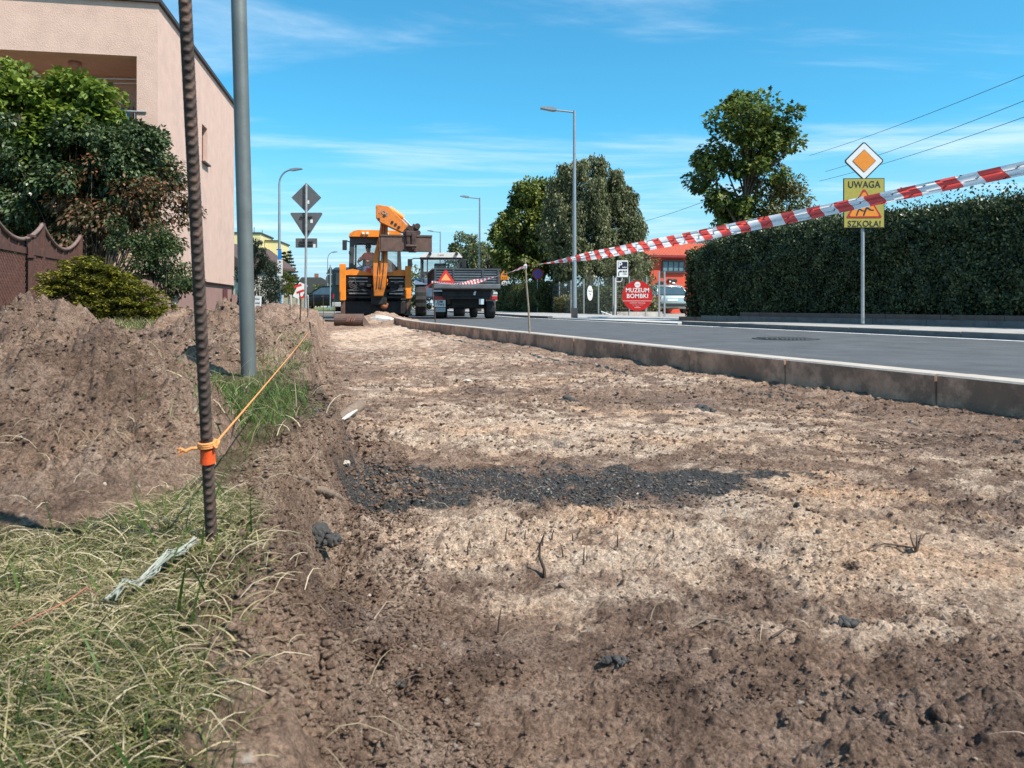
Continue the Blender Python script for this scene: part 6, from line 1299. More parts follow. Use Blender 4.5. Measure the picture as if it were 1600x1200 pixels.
# ---- hedges
def hedge(label, P0, P1, depth, H, n, size, m, zb=.12, seed=0, topwob=.12, name='hedge', rag=.05, taper=0):
    P0 = np.array(P0, float); P1 = np.array(P1, float); L_ = np.linalg.norm(P1-P0); u = (P1-P0)/L_; nv = np.array([u[1], -u[0]])
    if nv[1] > 0 or (abs(nv[1]) < .01 and nv[0] > 0): nv = -nv     # face the camera
    t = thing(name, label, 'hedge', (P0[0], P0[1], zb)); rs = np.random.RandomState(seed)
    def surf(s, v, face):   # wavy skin of the hedge
        bul = .20*perlin(s*.9, v*1.1, 200+seed)+.17*perlin(s*2.3, v*2.6, 203+seed)+.09*perlin(s*6, v*7, 205+seed)
        return bul
    nf = int(n*.60); s = rs.uniform(0, L_, nf); v = rs.uniform(0, 1, nf)**.92*H; bul = surf(s, v, 0); topz = H+topwob*perlin(s*.5, s*0+2, 210+seed)+.11*perlin(s*2.3, s*0, 211+seed)+.07*perlin(s*6, s*0, 214+seed); topz = topz*(1-taper*np.clip(1-s/2.4, 0, 1)**2); v = v/H*topz
    inset = .34*np.clip((v-topz+.5)/.5, 0, 1)**2+(.5*np.clip(1-s/.7, 0, 1)**2 if taper else 0)+.10*np.clip((.35-v)/.35, 0, 1)
    off = bul-inset+rs.uniform(-.12, .05, nf)
    A_ = np.stack([u[0]*s+nv[0]*off, u[1]*s+nv[1]*off, v], -1); NA = np.tile([nv[0], nv[1], .35], (nf, 1))
    nt_ = int(n*.30); s = rs.uniform(0, L_, nt_); q = rs.uniform(0, 1, nt_)*depth; topz = H+topwob*perlin(s*.5, s*0+2, 210+seed)+.11*perlin(s*2.3, s*0, 211+seed)+.07*perlin(s*6, s*0, 214+seed)+.06*perlin(s*3, q*3, 212+seed)+.05*perlin(s*9, q*9, 213+seed); topz = topz*(1-taper*np.clip(1-s/2.4, 0, 1)**2); sp_ = rs.uniform(-.50, .03, nt_)+(rs.uniform(0, 1, nt_) < .10)*rs.uniform(0, rag*4, nt_)
    B_ = np.stack([u[0]*s-nv[0]*q, u[1]*s-nv[1]*q, topz+sp_], -1); NB = np.tile([0., 0., 1.], (nt_, 1))
    ne = n-nf-nt_; e = (rs.uniform(0, 1, ne) < .2).astype(int); q = rs.uniform(0, 1, ne)*depth; v = rs.uniform(0, 1, ne)*H*(1-taper); off = rs.uniform(-.12, .06, ne)+.08*perlin(q*2.5, v*2.5, 220+seed)
    s = np.where(e == 0, -off, L_+off); Cc = np.stack([u[0]*s-nv[0]*q, u[1]*s-nv[1]*q, v], -1); NC = np.stack([np.where(e == 0, -u[0], u[0]), np.where(e == 0, -u[1], u[1]), v*0+.3], -1)
    P_ = np.concatenate([A_, B_, Cc]); NN = np.concatenate([NA, NB, NC]); nn_ = len(P_)
    ax = NN*.5+rand_dirs(nn_)*.75+np.array([0, 0, .45]); nr_ = NN+rand_dirs(nn_)*.6
    leaves('foliage', P_, ax, nr_, size*rs.uniform(.6, 1.3, nn_), OVAL, m, t)
    b = MB(); c_ = P0+u*L_/2-nv*depth/2; ag = math.atan2(u[1], u[0])
    for i in range(int(L_/.45)):
        s0 = (i+.5)*.45; 
        for q in (.25, .6): 
            p = u*s0-nv*(depth*q); b.tube([(p[0], p[1], 0), (p[0]+rs.uniform(-.08, .08), p[1]+rs.uniform(-.08, .08), H*.5), (p[0]+rs.uniform(-.2, .2), p[1]+rs.uniform(-.2, .2), H*.9)], [.022, .016, .006], 5)
    b.build('stems', BARK, t)
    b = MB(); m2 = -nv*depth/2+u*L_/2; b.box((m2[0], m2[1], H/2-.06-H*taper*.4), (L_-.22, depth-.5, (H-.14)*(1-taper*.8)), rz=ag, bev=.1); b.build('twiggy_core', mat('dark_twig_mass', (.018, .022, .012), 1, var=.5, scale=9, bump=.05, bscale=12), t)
    return t
HG = leafmat('hedge_leaves', (.016, .032, .018), (.048, .075, .034), (.17, .20, .08), rough=.38, transl=.22, patch=.5, pscale=2.2)
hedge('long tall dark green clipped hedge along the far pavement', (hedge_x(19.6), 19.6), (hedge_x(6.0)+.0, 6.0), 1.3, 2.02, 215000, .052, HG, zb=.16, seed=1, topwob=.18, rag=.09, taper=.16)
HG2 = leafmat('shaggy_hedge_leaves', (.04, .05, .015), (.10, .12, .035), (.22, .22, .08), transl=.3)
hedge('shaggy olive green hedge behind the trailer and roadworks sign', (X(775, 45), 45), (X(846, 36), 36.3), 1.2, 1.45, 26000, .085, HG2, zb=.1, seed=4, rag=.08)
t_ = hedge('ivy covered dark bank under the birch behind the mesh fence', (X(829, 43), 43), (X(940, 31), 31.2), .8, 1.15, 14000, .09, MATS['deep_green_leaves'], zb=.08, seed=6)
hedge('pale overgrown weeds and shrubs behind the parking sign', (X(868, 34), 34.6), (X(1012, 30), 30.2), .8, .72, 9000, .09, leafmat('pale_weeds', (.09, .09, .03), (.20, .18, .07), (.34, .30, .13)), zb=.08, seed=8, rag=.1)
tree('broad shrub behind the parking sign', (X(975, 33), 33, .08), .5, ellclumps(26, (0, 0, 1.7), (1.5, .8, 1.0), 37, .2), .35, 110, .09, OVAL, MATS['birch_leaves'], tr=.06, seed=15, name='bush', cat='bush')
# low retaining edge under the hedge: two courses of timber-like concrete
t = thing('hedge_edging', 'low two-step concrete edging along the foot of the tall hedge', 'low wall', (0, 0, 0))
for (off, z0_, z1_, m_, y0, y1) in ((.36, .09, .215, mat('grey_edging', (.17, .165, .155), .9, var=.2, scale=6, bump=.003, dirt=((.10, .10, .09), 5, .5, .7)), 6.0, 18.55), (.12, .15, .30, mat('brown_edging', (.15, .11, .09), .9, var=.25, scale=6, bump=.003), 6.0, 17.6)):
    y = y0; b = MB()
    while y < y1:
        ya, yb = y+.006, min(y+1.0, y1)-.006; xa, xb = hedge_x(ya)-off, hedge_x(yb)-off
        b.add([(xa, ya, z0_), (xa+.10, ya, z0_), (xb+.10, yb, z0_), (xb, yb, z0_), (xa, ya, z1_), (xa+.10, ya, z1_), (xb+.10, yb, z1_), (xb, yb, z1_)], [(0, 3, 2, 1), (4, 5, 6, 7), (0, 1, 5, 4), (1, 2, 6, 5), (2, 3, 7, 6), (3, 0, 4, 7)])
        y += 1.0
    b.build('course', m_, t)
b = MB(); b.prism([(hedge_x(18.5)-.27, 18.5), (hedge_x(6)-.27, 6), (hedge_x(6)+3, 6), (hedge_x(18.5)+5, 19.5), (hedge_x(19.9)+0, 19.9)], 'z', .0, .17); tag(b.build('ground_strip', SOIL), kind='structure')

# ---- left garden
SHG = leafmat('bright_shrub_leaves', (.07, .11, .014), (.16, .23, .03), (.31, .40, .08), rough=.5, transl=.4)
SHD = leafmat('glossy_dark_leaves', (.024, .045, .016), (.055, .088, .032), (.15, .19, .085), rough=.32, transl=.2)
SHB = leafmat('rust_brown_leaves', (.05, .05, .018), (.13, .075, .035), (.30, .13, .065), rough=.5, transl=.25)
SHR = []
d = 15.6; cl = np.concatenate([ellclumps(50, (-1.2, 0, 3.75), (1.5, 1.0, 1.35), 40, .3), ellclumps(22, (.1, 0, 3.7), (.9, .8, .75), 41, .3), ellclumps(14, (-1.3, 0, 4.6), (.9, .7, .5), 42, .3), ellclumps(16, (.75, 0, 4.05), (.5, .5, .5), 77, .2), ellclumps(16, (.1, 0, 4.45), (.6, .5, .4), 78, .2)])
_t = tree('bright light green shrub topping the garden shrubs before the balcony', (X(105, d), d, .15), 1.2, cl, .34, 190, .115, OVAL*np.array([1.35, 1]), MATS['bright_shrub_leaves'], tr=.06, seed=16, name='shrub', cat='shrub', grp=None, nb=30); _t.location = (_t.location.x*1.085, _t.location.y*1.085, .15); _t.scale = (1.085,)*3
d = 14.6; cl = np.concatenate([ellclumps(65, (-.2, 0, 2.85), (1.75, .9, 1.1), 43, .35), ellclumps(22, (1.1, 0, 2.65), (.75, .6, .75), 44, .3), ellclumps(30, (-1.4, 0, 2.1), (1.1, .8, .9), 45, .3), ellclumps(34, (.3, .1, 2.0), (1.5, .6, 1.1), 79, .2), ellclumps(16, (.9, 0, 3.2), (.7, .5, .5), 80, .2)])
_t = tree('large dark glossy shrub below the bright green shrub', (X(120, d), d, .15), .6, cl, .30, 230, .085, OVAL*np.array([.9, 1]), MATS['glossy_dark_leaves'], tr=.05, seed=17, name='shrub', cat='shrub', nb=40, bush=True, droop=.5); _t.location = (_t.location.x*1.12, _t.location.y*1.12, .15); _t.scale = (1.12,)*3
d = 13.9; cl = np.concatenate([ellclumps(34, (-.05, 0, 1.95), (.95, .5, .95), 46, .3), ellclumps(24, (1.3, 0, 1.95), (.62, .5, .75), 47, .3)])
_t = tree('shrub with rust brown leaves in front of the dark glossy shrub', (X(150, d), d, .15), .4, cl, .28, 110, .085, OVAL*np.array([.8, 1]), MATS['rust_brown_leaves'], tr=.05, seed=18, name='shrub', cat='shrub', nb=50, bush=True, droop=.6); _t.location = (_t.location.x*1.14, _t.location.y*1.14, .15); _t.scale = (1.14,)*3
d = 13.2; cl = np.concatenate([ellclumps(20, (0, 0, 1.15), (.52, .45, .5), 48, .3), ellclumps(7, (.25, 0, .72), (.35, .3, .22), 49, .2), ellclumps(8, (-.35, 0, 1.5), (.4, .4, .35), 50, .3)])
tree('small-leaved green shrub beside the pink plinth', (X(248, d), d, .15), .4, cl, .22, 240, .05, OVAL, leafmat('mid_green_leaves', (.025, .045, .012), (.06, .09, .025), (.13, .17, .06)), tr=.04, seed=19, name='shrub', cat='shrub', nb=24, bush=True)
# yellow-green juniper: layered flat sprays
d = 11.0; t = thing('juniper', 'spreading yellow green juniper in front of the lattice fence', 'shrub', (X(165, d), d, .15)); kk = d/F
rs = np.random.RandomState(5); pos = []; ax = []; nr_ = []; b = MB()
for i in range(480):
    a = rs.uniform(0, 2*np.pi); r_ = rs.uniform(.2, 1)**.6; lay = rs.uniform(0, 1); env = (1-lay)**.45
    ex = 1.16*r_*math.cos(a)*(env*.8+.28)-.12*lay*1.3; ey = .75*r_*math.sin(a)*(env*.8+.25); ez_ = .06+.88*lay+.10*(1-r_)-(.22*max(0, math.cos(a))*r_*lay)
    tip = Vector((ex, ey, ez_)); dir_ = Vector((math.cos(a), math.sin(a)*.75, .10+rs.uniform(-.1, .22))).normalized(); L_ = rs.uniform(.18, .34)
    st_ = tip-dir_*L_; sd__ = dir_.cross(Vector((0, 0, 1))).normalized()
    if i % 3 == 0: b.tube([(0, 0, 0), tuple(st_*.6+Vector((0, 0, .05))), tuple(tip)], [.014, .008, .002], 5)
    nn_ = 75; u_s = rs.uniform(0, 1, nn_); w_s = rs.uniform(-1, 1, nn_)*(1-u_s*.75)*.12
    p = np.array(st_)+np.outer(u_s*L_, np.array(dir_))+np.outer(w_s, np.array(sd__)); p[:, 2] += rs.normal(size=nn_)*.012-.04*(w_s/.12)**2*.3+.02*np.sin(u_s*3)
    pos.append(p); ax.append(np.array(dir_)*1.0+np.outer(np.sign(w_s)*.7, np.array(sd__))+rs.normal(size=(nn_, 3))*.35); q = rs.normal(size=(nn_, 3))*.4; q[:, 2] += 1; nr_.append(q)
pos = np.concatenate(pos); leaves('foliage', pos, np.concatenate(ax), np.concatenate(nr_), .055*rs.uniform(.6, 1.3, len(pos)), SLIM*np.array([1.5, 1]), leafmat('juniper_sprays', (.04, .05, .007), (.14, .14, .014), (.36, .32, .04), rough=.6, transl=.2, patch=.7, pscale=3.5), t); b.build('branches', BARK, t)
# conifers further on the left
CF = leafmat('conifer_needles', (.010, .020, .012), (.022, .040, .022), (.050, .075, .04), transl=.1)
d = 20.5; cl = []
rs = np.random.RandomState(6)
for i in range(90):
    zz_ = rs.uniform(.1, 2.0); w_ = .62*(1-zz_/2.3)**.8+.03; cl.append((rs.uniform(-w_, w_)+.0-.12*(zz_ > 1.6), rs.uniform(-.4, .4), zz_))
tree('dark green bushy conifer behind the grey steel post', (X(400, d), d, .15), .2, np.array(cl), .13, 110, .07, SLIM*np.array([1.3, 1]), CF, tr=.04, seed=21, name='conifer', cat='conifer', bush=True, nb=20, droop=-.6)
d = 29.; cl = np.array([(rs.uniform(-.35, .35)*(1-z_/2.3), rs.uniform(-.3, .3), z_) for z_ in rs.uniform(.1, 1.85, 50)])
tree('narrow dark conifer between the bushy conifer and the curved lamp', (X(423, d), d, .15), .2, cl, .2, 90, .09, SLIM*np.array([1.3, 1]), CF, tr=.04, seed=22, name='conifer', cat='conifer', bush=True, nb=12, droop=-.6)
def spruce(px, d, top, w_, lab, seed):
    t = thing('spruce', lab, 'spruce', (X(px, d), d, .1)); H = Z(top, d)-.1; rs = np.random.RandomState(seed); pos = []; ax = []; nr_ = []; b = MB(); b.tube([(0, 0, 0), (0, 0, H)], [.10, .01], 8); z_ = H
    lvl = 0
    while z_ > .6:
        wl = w_*(1-z_/H)**.9+.06; nb_ = 8
        for k in range(nb_):
            a = 2*np.pi*k/nb_+lvl*.7+rs.uniform(-.2, .2); L_ = wl*rs.uniform(.8, 1.15); dr = np.array([math.cos(a), math.sin(a), -.22]); nn_ = int(40+90*L_); u = rs.uniform(.05, 1, nn_); sd_s = rs.normal(size=nn_)*.07*(1.2-u)
            p = np.array([0, 0, z_])+np.outer(u*L_, dr)+np.outer(sd_s, [-math.sin(a), math.cos(a), 0]); p[:, 2] += .12*L_*u**2*1.5-np.abs(sd_s)*.5
            pos.append(p); ax.append(np.tile(dr, (nn_, 1))+rs.normal(size=(nn_, 3))*.5+np.array([0, 0, -.2])); q = rs.normal(size=(nn_, 3))*.4; q[:, 2] += 1; nr_.append(q); b.tube([(0, 0, z_), tuple(np.array([0, 0, z_])+dr*L_*.9)], [.02, .004], 4)
        z_ -= .26; lvl += 1
    pos = np.concatenate(pos); leaves('crown', pos, np.concatenate(ax), np.concatenate(nr_), .15*rs.uniform(.6, 1.3, len(pos)), SLIM*np.array([1.6, 1]), CF, t); b.build('trunk', BARK, t)
spruce(452, 62, 393, 1.5, 'taller of two dark spruces behind the striped warning board', 1); spruce(443.5, 58, 394.5, 1.15, 'slimmer spruce just right of the curved lamp post', 2); spruce(433, 60, 408, 1.0, 'short spruce just left of the white vertical board', 3)
for i, (px, d, top, w_) in enumerate(((441.5, 44, 424, .45), (449, 44.5, 427, .45), (456.5, 45, 430, .42))):
    rs = np.random.RandomState(60+i); H = Z(top, d)-.15; cl = np.array([(rs.uniform(-w_, w_)*(1-(z_/H)**2*.8), rs.uniform(-.3, .3), z_) for z_ in rs.uniform(.1, H-.15, 34)])
    tree(('olive green thuja nearest the curved lamp in the far row', 'middle olive green thuja of the three beyond the curved lamp', 'olive green thuja farthest right behind the striped warning board')[i], (X(px, d), d, .15), .2, cl, .2, 80, .10, SLIM*np.array([1.5, 1]), MATS.get('thuja') or leafmat('thuja', (.05, .06, .012), (.11, .12, .02), (.2, .2, .05), transl=.2), tr=.03, seed=23+i, name='thuja', cat='thuja', bush=True, nb=8, droop=-.8, grp='thujas in a far row')
    
# ================================================================ grass
def blades(name, x, y, L_, w_, m, lean=.8, zoff=-.004, seg=4, lab=None, kind='stuff', up=.6, dirbias=None, curl=1.0):
    n = len(x); rs = np.random.RandomState(n); z0_ = ground_z(x, y)+zoff; a = rs.uniform(0, 2*np.pi, n)
    if dirbias is not None: a = dirbias+rs.normal(size=n)*1.1
    ln = np.clip(rs.normal(lean, .35, n), .05, 1.5); hx, hy = np.cos(a), np.sin(a); tt = np.linspace(0, 1, seg+1)
    ph = (ln[:, None])*(tt[None]**.8)*1.15*curl + .15; ph = np.clip(ph, 0, 1.95)
    dl = (L_/seg)[:, None]; hor = np.cumsum(np.sin(ph)*dl, 1)-np.sin(ph[:, :1])*dl; ver = np.cumsum(np.cos(ph)*dl, 1)-np.cos(ph[:, :1])*dl
    ver = np.maximum(ver, -.01)
    cx_ = x[:, None]+hx[:, None]*hor; cy_ = y[:, None]+hy[:, None]*hor; cz_ = z0_[:, None]+ver
    b2 = rs.uniform(0, np.pi, n); sxv, syv = np.cos(b2), np.sin(b2); ww = w_[:, None]*(1-tt[None]**2*.93)*.5
    A_ = np.stack([cx_-sxv[:, None]*ww, cy_-syv[:, None]*ww, cz_], -1); B_ = np.stack([cx_+sxv[:, None]*ww, cy_+syv[:, None]*ww, cz_+.0004], -1)
    V_ = np.stack([A_, B_], 2).reshape(n, -1, 3); K = 2*(seg+1); base = (np.arange(n)*K)[:, None]
    q = np.concatenate([base+np.array([2*i, 2*i+1, 2*i+3, 2*i+2])[None] for i in range(seg)], 1).reshape(-1, 4)
    o = npmesh(name, V_.reshape(-1, 3), q, 4, m, None, True); tag(o, lab, 'grass', kind=kind); return o
GRF = leafmat('meadow_grass', (.045, .06, .016), (.165, .165, .05), (.56, .45, .26), rough=.7, transl=.25, patch=.6, pscale=9)
GRG = leafmat('green_grass', (.035, .08, .012), (.09, .16, .03), (.22, .26, .08), rough=.5, transl=.35, patch=.4, pscale=6)
STRAW = leafmat('dry_straw', (.16, .12, .07), (.38, .30, .18), (.62, .52, .36), rough=.7, transl=.2)
rs = np.random.RandomState(77)
def scatter(n, x0, x1, y0, y1, keepf):
    x = rs.uniform(x0, x1, n); y = rs.uniform(y0, y1, n); k = keepf(x, y); return x[k], y[k]
def heap_h(x, y): return ground_z(x, y)-.22
def near_keep(x, y):
    s = trench_s(x, y); h = heap_h(x, y); pr = sst(.03, -.07, s)*sst(.045, .012, h); pr = pr*(.45+.8*sst(-.25, .25, fbm(x, y, 6, 2, 300))); pr = pr*sst(.86, .74, y+.10*fbm(x, y, 2.4, 3, 26)*.6+.25*sst(-.7, -.35, x)*0 - .22*sst(-.22, -.05, s)); return rs.uniform(0, 1, len(x)) < pr
x, y = scatter(105000, -.85, -.12, .33, 1.15, near_keep); n = len(x)
blades('grass', x, y, rs.uniform(.010, .040, n), rs.uniform(.0006, .0017, n), GRF, lean=1.15, lab='matted green and straw coloured grass in the left foreground', curl=1.1, seg=5)
x, y = scatter(900, -1.1, -.15, .35, 1.25, near_keep); n = len(x)
blades('grass', x, y, rs.uniform(.04, .085, n), rs.uniform(.0014, .003, n), GRG, lean=.55, lab='taller fresh green blades standing out of the matted foreground grass', seg=6)
x, y = scatter(13000, -.9, -.05, .35, 1.25, lambda x, y: (near_keep(x, y)) | ((rs.uniform(0, 1, len(x)) < .06) & (trench_s(x, y) < .12))); n = len(x)
blades('straw', x, y, rs.uniform(.02, .060, n), rs.uniform(.0004, .0011, n), STRAW, lean=1.5, zoff=.004, lab='dry straw lying flat among the foreground grass', curl=1.25)
def patch2(x, y):
    s = trench_s(x, y); pr = np.maximum(np.exp(-(((x+.70+.25*(y-1.95))/.27)**2+((y-1.95)/.52)**2)**2)*sst(.0, -.08, s), .5*sst(.02, -.03, s)*sst(-.35, -.1, s)*sst(2.6, 3.0, y)*sst(5.6, 5, y)); pr = pr*(heap_h(x, y) < .07); return rs.uniform(0, 1, len(x)) < pr
x, y = scatter(52000, -2.2, -.3, 1.3, 5.6, patch2); n = len(x)
blades('grass', x, y, rs.uniform(.02, .065, n), rs.uniform(.0014, .003, n), GRG, lean=.7, lab='fresh green grass tuft patch beside the grey steel post')
x, y = scatter(7000, -2.3, -.3, 1.4, 7, lambda x, y: (rs.uniform(0, 1, len(x)) < .5*sst(.06, -.02, trench_s(x, y))*sst(-.5, -.1, trench_s(x, y)))); n = len(x)
blades('straw', x, y, rs.uniform(.03, .10, n), rs.uniform(.0015, .003, n), STRAW, lean=1.3, zoff=.003, lab='dry grass and roots along the trench lip')
# sparse lawn further back and in front of the house
def lawn(x, y): return (rs.uniform(0, 1, len(x)) < .9*(heap_h(x, y) < .03))
x, y = scatter(70000, -15, -2.6, 7.5, 19.5, lambda x, y: lawn(x, y) & (x < kerb_x(y)-3.1-.02*y) & (x > -8.6-.17*(y-18) - 6*(y < 17))); n = len(x)
blades('grass', x, y, rs.uniform(.05, .14, n), rs.uniform(.005, .010, n), GRF, lean=.7, lab='thin dry lawn between the soil heaps and the pink house', seg=3)
x, y = scatter(26000, -14, -5.2, 34, 46, lambda x, y: rs.uniform(0, 1, len(x)) < .9); n = len(x)
blades('grass', x, y, rs.uniform(.08, .2, n), rs.uniform(.012, .02, n), GRG, lean=.6, lab='green grass verge around the black parked car', seg=3, zoff=.03)

# ================================================================ stones, sticks, clods, straw on the ground
TAN = mat('pale_stone', (.42, .36, .30), .85, var=.2, scale=40, bump=.001, bscale=200); BRN = mat('brown_clod', (.17, .12, .09), .95, var=.35, scale=60, bump=.002, bscale=200); DRK = mat('dark_asphalt_lump', (.05, .046, .043), .85, var=.5, scale=120, bump=.002, bscale=300)
BARKS = mat('dead_wood', (.20, .14, .10), .9, var=.35, scale=60, bump=.002, bscale=150, dirt=((.33, .27, .20), 40, .55, .7)); BTW = mat('white_birch_bark', (.50, .46, .41), .8, var=.15, scale=60)
def P2(px, py, zg=None):   # a spot on the ground seen at that pixel
    for _ in range(1): d = CAMZ*F/(py-477)
    for _ in range(12): d = (CAMZ-gz(X(px, d), d))*F/max(py-477, 4)*.5+d*.5
    return X(px, d), d, gz(X(px, d), d)
SC_ = 1/F
BRN_ = BRN
def put_lump(px, py, wpx, m, lab, seed=0, sq=(1, .8, .5), n=60):
    x, y, z_ = P2(px, py); r = wpx*y*SC_/2; bm = bmesh.new(); rn2 = random.Random(seed)
    for i in range(n):
        a = rn2.uniform(0, 6.28); q = rn2.uniform(0, 1)**.6; s_i = r*rn2.uniform(.10, .34)*(1.25-q); hgt = (1-q)*r*sq[2]*.9
        M = Matrix.Translation((q*r*math.cos(a)*sq[0], q*r*math.sin(a)*sq[1], hgt*rn2.uniform(.3, 1))) @ Matrix.Rotation(rn2.uniform(0, 6), 4, Vector((rn2.uniform(-1, 1), rn2.uniform(-1, 1), 1)).normalized()) @ Matrix.Diagonal((s_i*rn2.uniform(.7, 1.3), s_i*rn2.uniform(.7, 1.2), s_i*rn2.uniform(.5, 1), 1))
        g_ = bmesh.ops.create_icosphere(bm, subdivisions=2, radius=1, matrix=M)
        for v in g_['verts']: v.co += Vector((rn2.uniform(-1, 1), rn2.uniform(-1, 1), rn2.uniform(-1, 1)))*s_i*.05
    me = bpy.data.meshes.new('lump'); bm.to_mesh(me); bm.free(); me.materials.append(DRK if m is DRK else SOIL); o = bpy.data.objects.new('asphalt_lump' if m is DRK else 'clod', me); C.objects.link(o); o.location = (x, y, z_-r*.05)
    tag(o, lab, 'asphalt lump' if m is DRK else 'clod'); return o
def put_rock(px, py, wpx, m, lab, name='stone', cat='stone', grp='loose stones on the trench floor', sq=(1, .8, .6), seed=0, sub=3):
    x, y, z_ = P2(px, py); r = wpx*y*SC_/2; o = rock(name, (x, y, z_+r*.25*sq[2]), r, m, seed, sq, sub); tag(o, lab, cat, grp); return o
put_rock(541, 727, 19, TAN, 'pale flat stone at the left edge of the trench above the dark patch', seed=1, sq=(1, .8, .55))
put_rock(630, 614, 17, BRN, 'brown stone alone on the trench floor beyond the birch log', seed=2, sq=(1, .7, .55))
put_rock(731, 596, 16, TAN, 'light flat stone in the middle distance of the trench', seed=3, sq=(1, .6, .35))
put_lump(1335, 883, 26, BRN, 'dark knobbly clod on the pale sand at the right', seed=4)
put_lump(1254, 637, 22, BRN, 'brown clod near the foot of the kerb at the right', seed=5)
put_rock(942, 605, 14, BRN, 'small brown stone left of centre near the kerb', seed=6); put_rock(669, 540, 7, TAN, 'tiny pale stone far along the trench', seed=7)
put_lump(495, 843, 88, DRK, 'lump of dark asphalt crumbling at the trench lip', seed=8, sq=(1, .7, .62))
put_lump(530, 872, 30, DRK, 'small black asphalt crumb below the big dark lump', seed=9, sq=(1, .8, .6))
put_lump(960, 1030, 52, DRK, 'dark asphalt lump pressed in the foreground soil', seed=10, sq=(1, .7, .28))
put_lump(628, 1070, 34, DRK, 'small black lump in the foreground soil left of centre', seed=11, sq=(1, .6, .3))
put_lump(1318, 972, 60, DRK, 'flat dark lump on the sand at the lower right', seed=12, sq=(1, .5, .2))
put_lump(1098, 641, 46, DRK, 'flat dark asphalt flake beyond the dark patch near the kerb', seed=13, sq=(1, .9, .2))
put_lump(990, 678, 24, DRK, 'small dark flake left of the flat asphalt flake', seed=14, sq=(1, .9, .25))
put_lump(888, 627, 44, DRK, 'long thin dark lump in the middle of the trench floor', seed=15, sq=(1, .8, .22))
put_lump(583, 1155, 70, BRN, 'rounded brown clod at the bottom edge', seed=16, sq=(1, .8, .6))
put_lump(525, 1135, 62, mat('brown_lump_wet', (.10, .07, .05), .7, var=.5, scale=60, bump=.003), 'dark wet clod left of the rounded brown clod', seed=17, sq=(1, .6, .5))
put_lump(1480, 1120, 95, BRN, 'large blurred clod near the lower right corner', seed=18, sq=(1, .7, .55))
put_rock(235, 833, 34, mat('pinkish_stone', (.36, .25, .20), .9, var=.2, scale=40), 'pinkish stone where the near heap meets the grass', 'stone', 'stone', None, seed=19, sq=(1, .8, .6))
put_rock(180, 590, 8, TAN, 'small white pebble high on the near heap', seed=20); put_rock(163, 746, 12, TAN, 'white pebble on the lower slope of the near heap', seed=21)
# many countable stones: shared label
rn = random.Random(9); protos = [rock('stone', (0, 0, -50), 1, [TAN, BRN, BRN, DRK][i % 4], 30+i, (1, .8, .6), 2) for i in range(8)]
cnt = 0
while cnt < 60:
    y_ = rn.uniform(1.05, 3.2) if cnt < 44 else rn.uniform(3.2, 9); x_ = rn.uniform(-.7*y_*.9, .62*y_)
    if trench_s(np.array([x_]), np.array([y_]))[0] < .1 or x_ > float(kerb_x(y_))-.08: continue
    o = protos[cnt % 8].copy() if cnt >= 8 else protos[cnt]
    if cnt >= 8: C.objects.link(o)
    r = rn.uniform(.0035, .010)*(1 if y_ < 3.2 else 1.8); o.scale = (r, r, r); o.location = (x_, y_, gz(x_, y_)+r*.2); o.rotation_euler = (rn.uniform(0, 6), rn.uniform(0, 6), rn.uniform(0, 6))
    tag(o, 'small loose stone lying on the sandy trench floor', 'stone', 'small stones scattered over the trench floor'); cnt += 1
# crumbs beyond counting: one mesh
def crumbs(name, n, reg, rlo, rhi, m, lab, keepf):
    x = rs.uniform(0, 1, n); y = reg[2]*(reg[3]/reg[2])**rs.uniform(0, 1, n); x = (reg[0]+(reg[1]-reg[0])*x)*y; k = keepf(x, y); x, y = x[k], y[k]; n = len(x)
    r = (rlo*(rhi/rlo)**(rs.uniform(0, 1, n)**2.2))*np.clip(y/1.6, .8, 2.5); z_ = ground_z(x, y)+r*.15
    oc = np.array([(1, 0, 0), (0, 1, 0), (-1, 0, 0), (0, -1, 0), (0, 0, 1), (0, 0, -1), (.6, .6, .5), (-.6, .6, .5), (-.6, -.6, .5), (.6, -.6, .5)], float)
    fc = np.array([(0, 1, 6), (1, 2, 7), (2, 3, 8), (3, 0, 9), (0, 6, 9), (1, 7, 6), (2, 8, 7), (3, 9, 8), (4, 6, 7), (4, 7, 8), (4, 8, 9), (4, 9, 6), (5, 1, 0), (5, 2, 1), (5, 3, 2), (5, 0, 3)])
    a = rs.uniform(0, 6.28, n); sc = r[:, None, None]*oc[None]*rs.uniform(.40, 1.45, (n, 10, 1))*np.stack([rs.uniform(.7, 1.3, n), rs.uniform(.7, 1.3, n), rs.uniform(.45, .9, n)], -1)[:, None, :]
    xr = sc[..., 0]*np.cos(a)[:, None]-sc[..., 1]*np.sin(a)[:, None]; yr = sc[..., 0]*np.sin(a)[:, None]+sc[..., 1]*np.cos(a)[:, None]
    V_ = np.stack([xr+x[:, None], yr+y[:, None], sc[..., 2]+z_[:, None]], -1); q = (np.arange(n)*10)[:, None, None]+fc[None]
    o = npmesh(name, V_.reshape(-1, 3), q.reshape(-1, 3), 3, m, None, False); tag(o, lab, 'soil crumbs', kind='stuff'); return o
CRM = leafmat('soil_crumb_tones', (.13, .086, .063), (.22, .152, .113), (.30, .215, .165), rough=.95, transl=0, patch=.3, pscale=3)
intr = lambda x, y: (trench_s(x, y) > .08) & (x < kerb_x(y)-.03)
crumbs('soil_crumbs', 130000, (-.75, .72, .62, 8.), .0008, .0048, SOIL, 'loose crumbs of soil strewn over the trench floor', lambda x, y: intr(x, y) & (rs.uniform(0, 1, len(x)) < .25+.9*sst(-.2, .3, fbm(x, y, 3, 3, 320))))
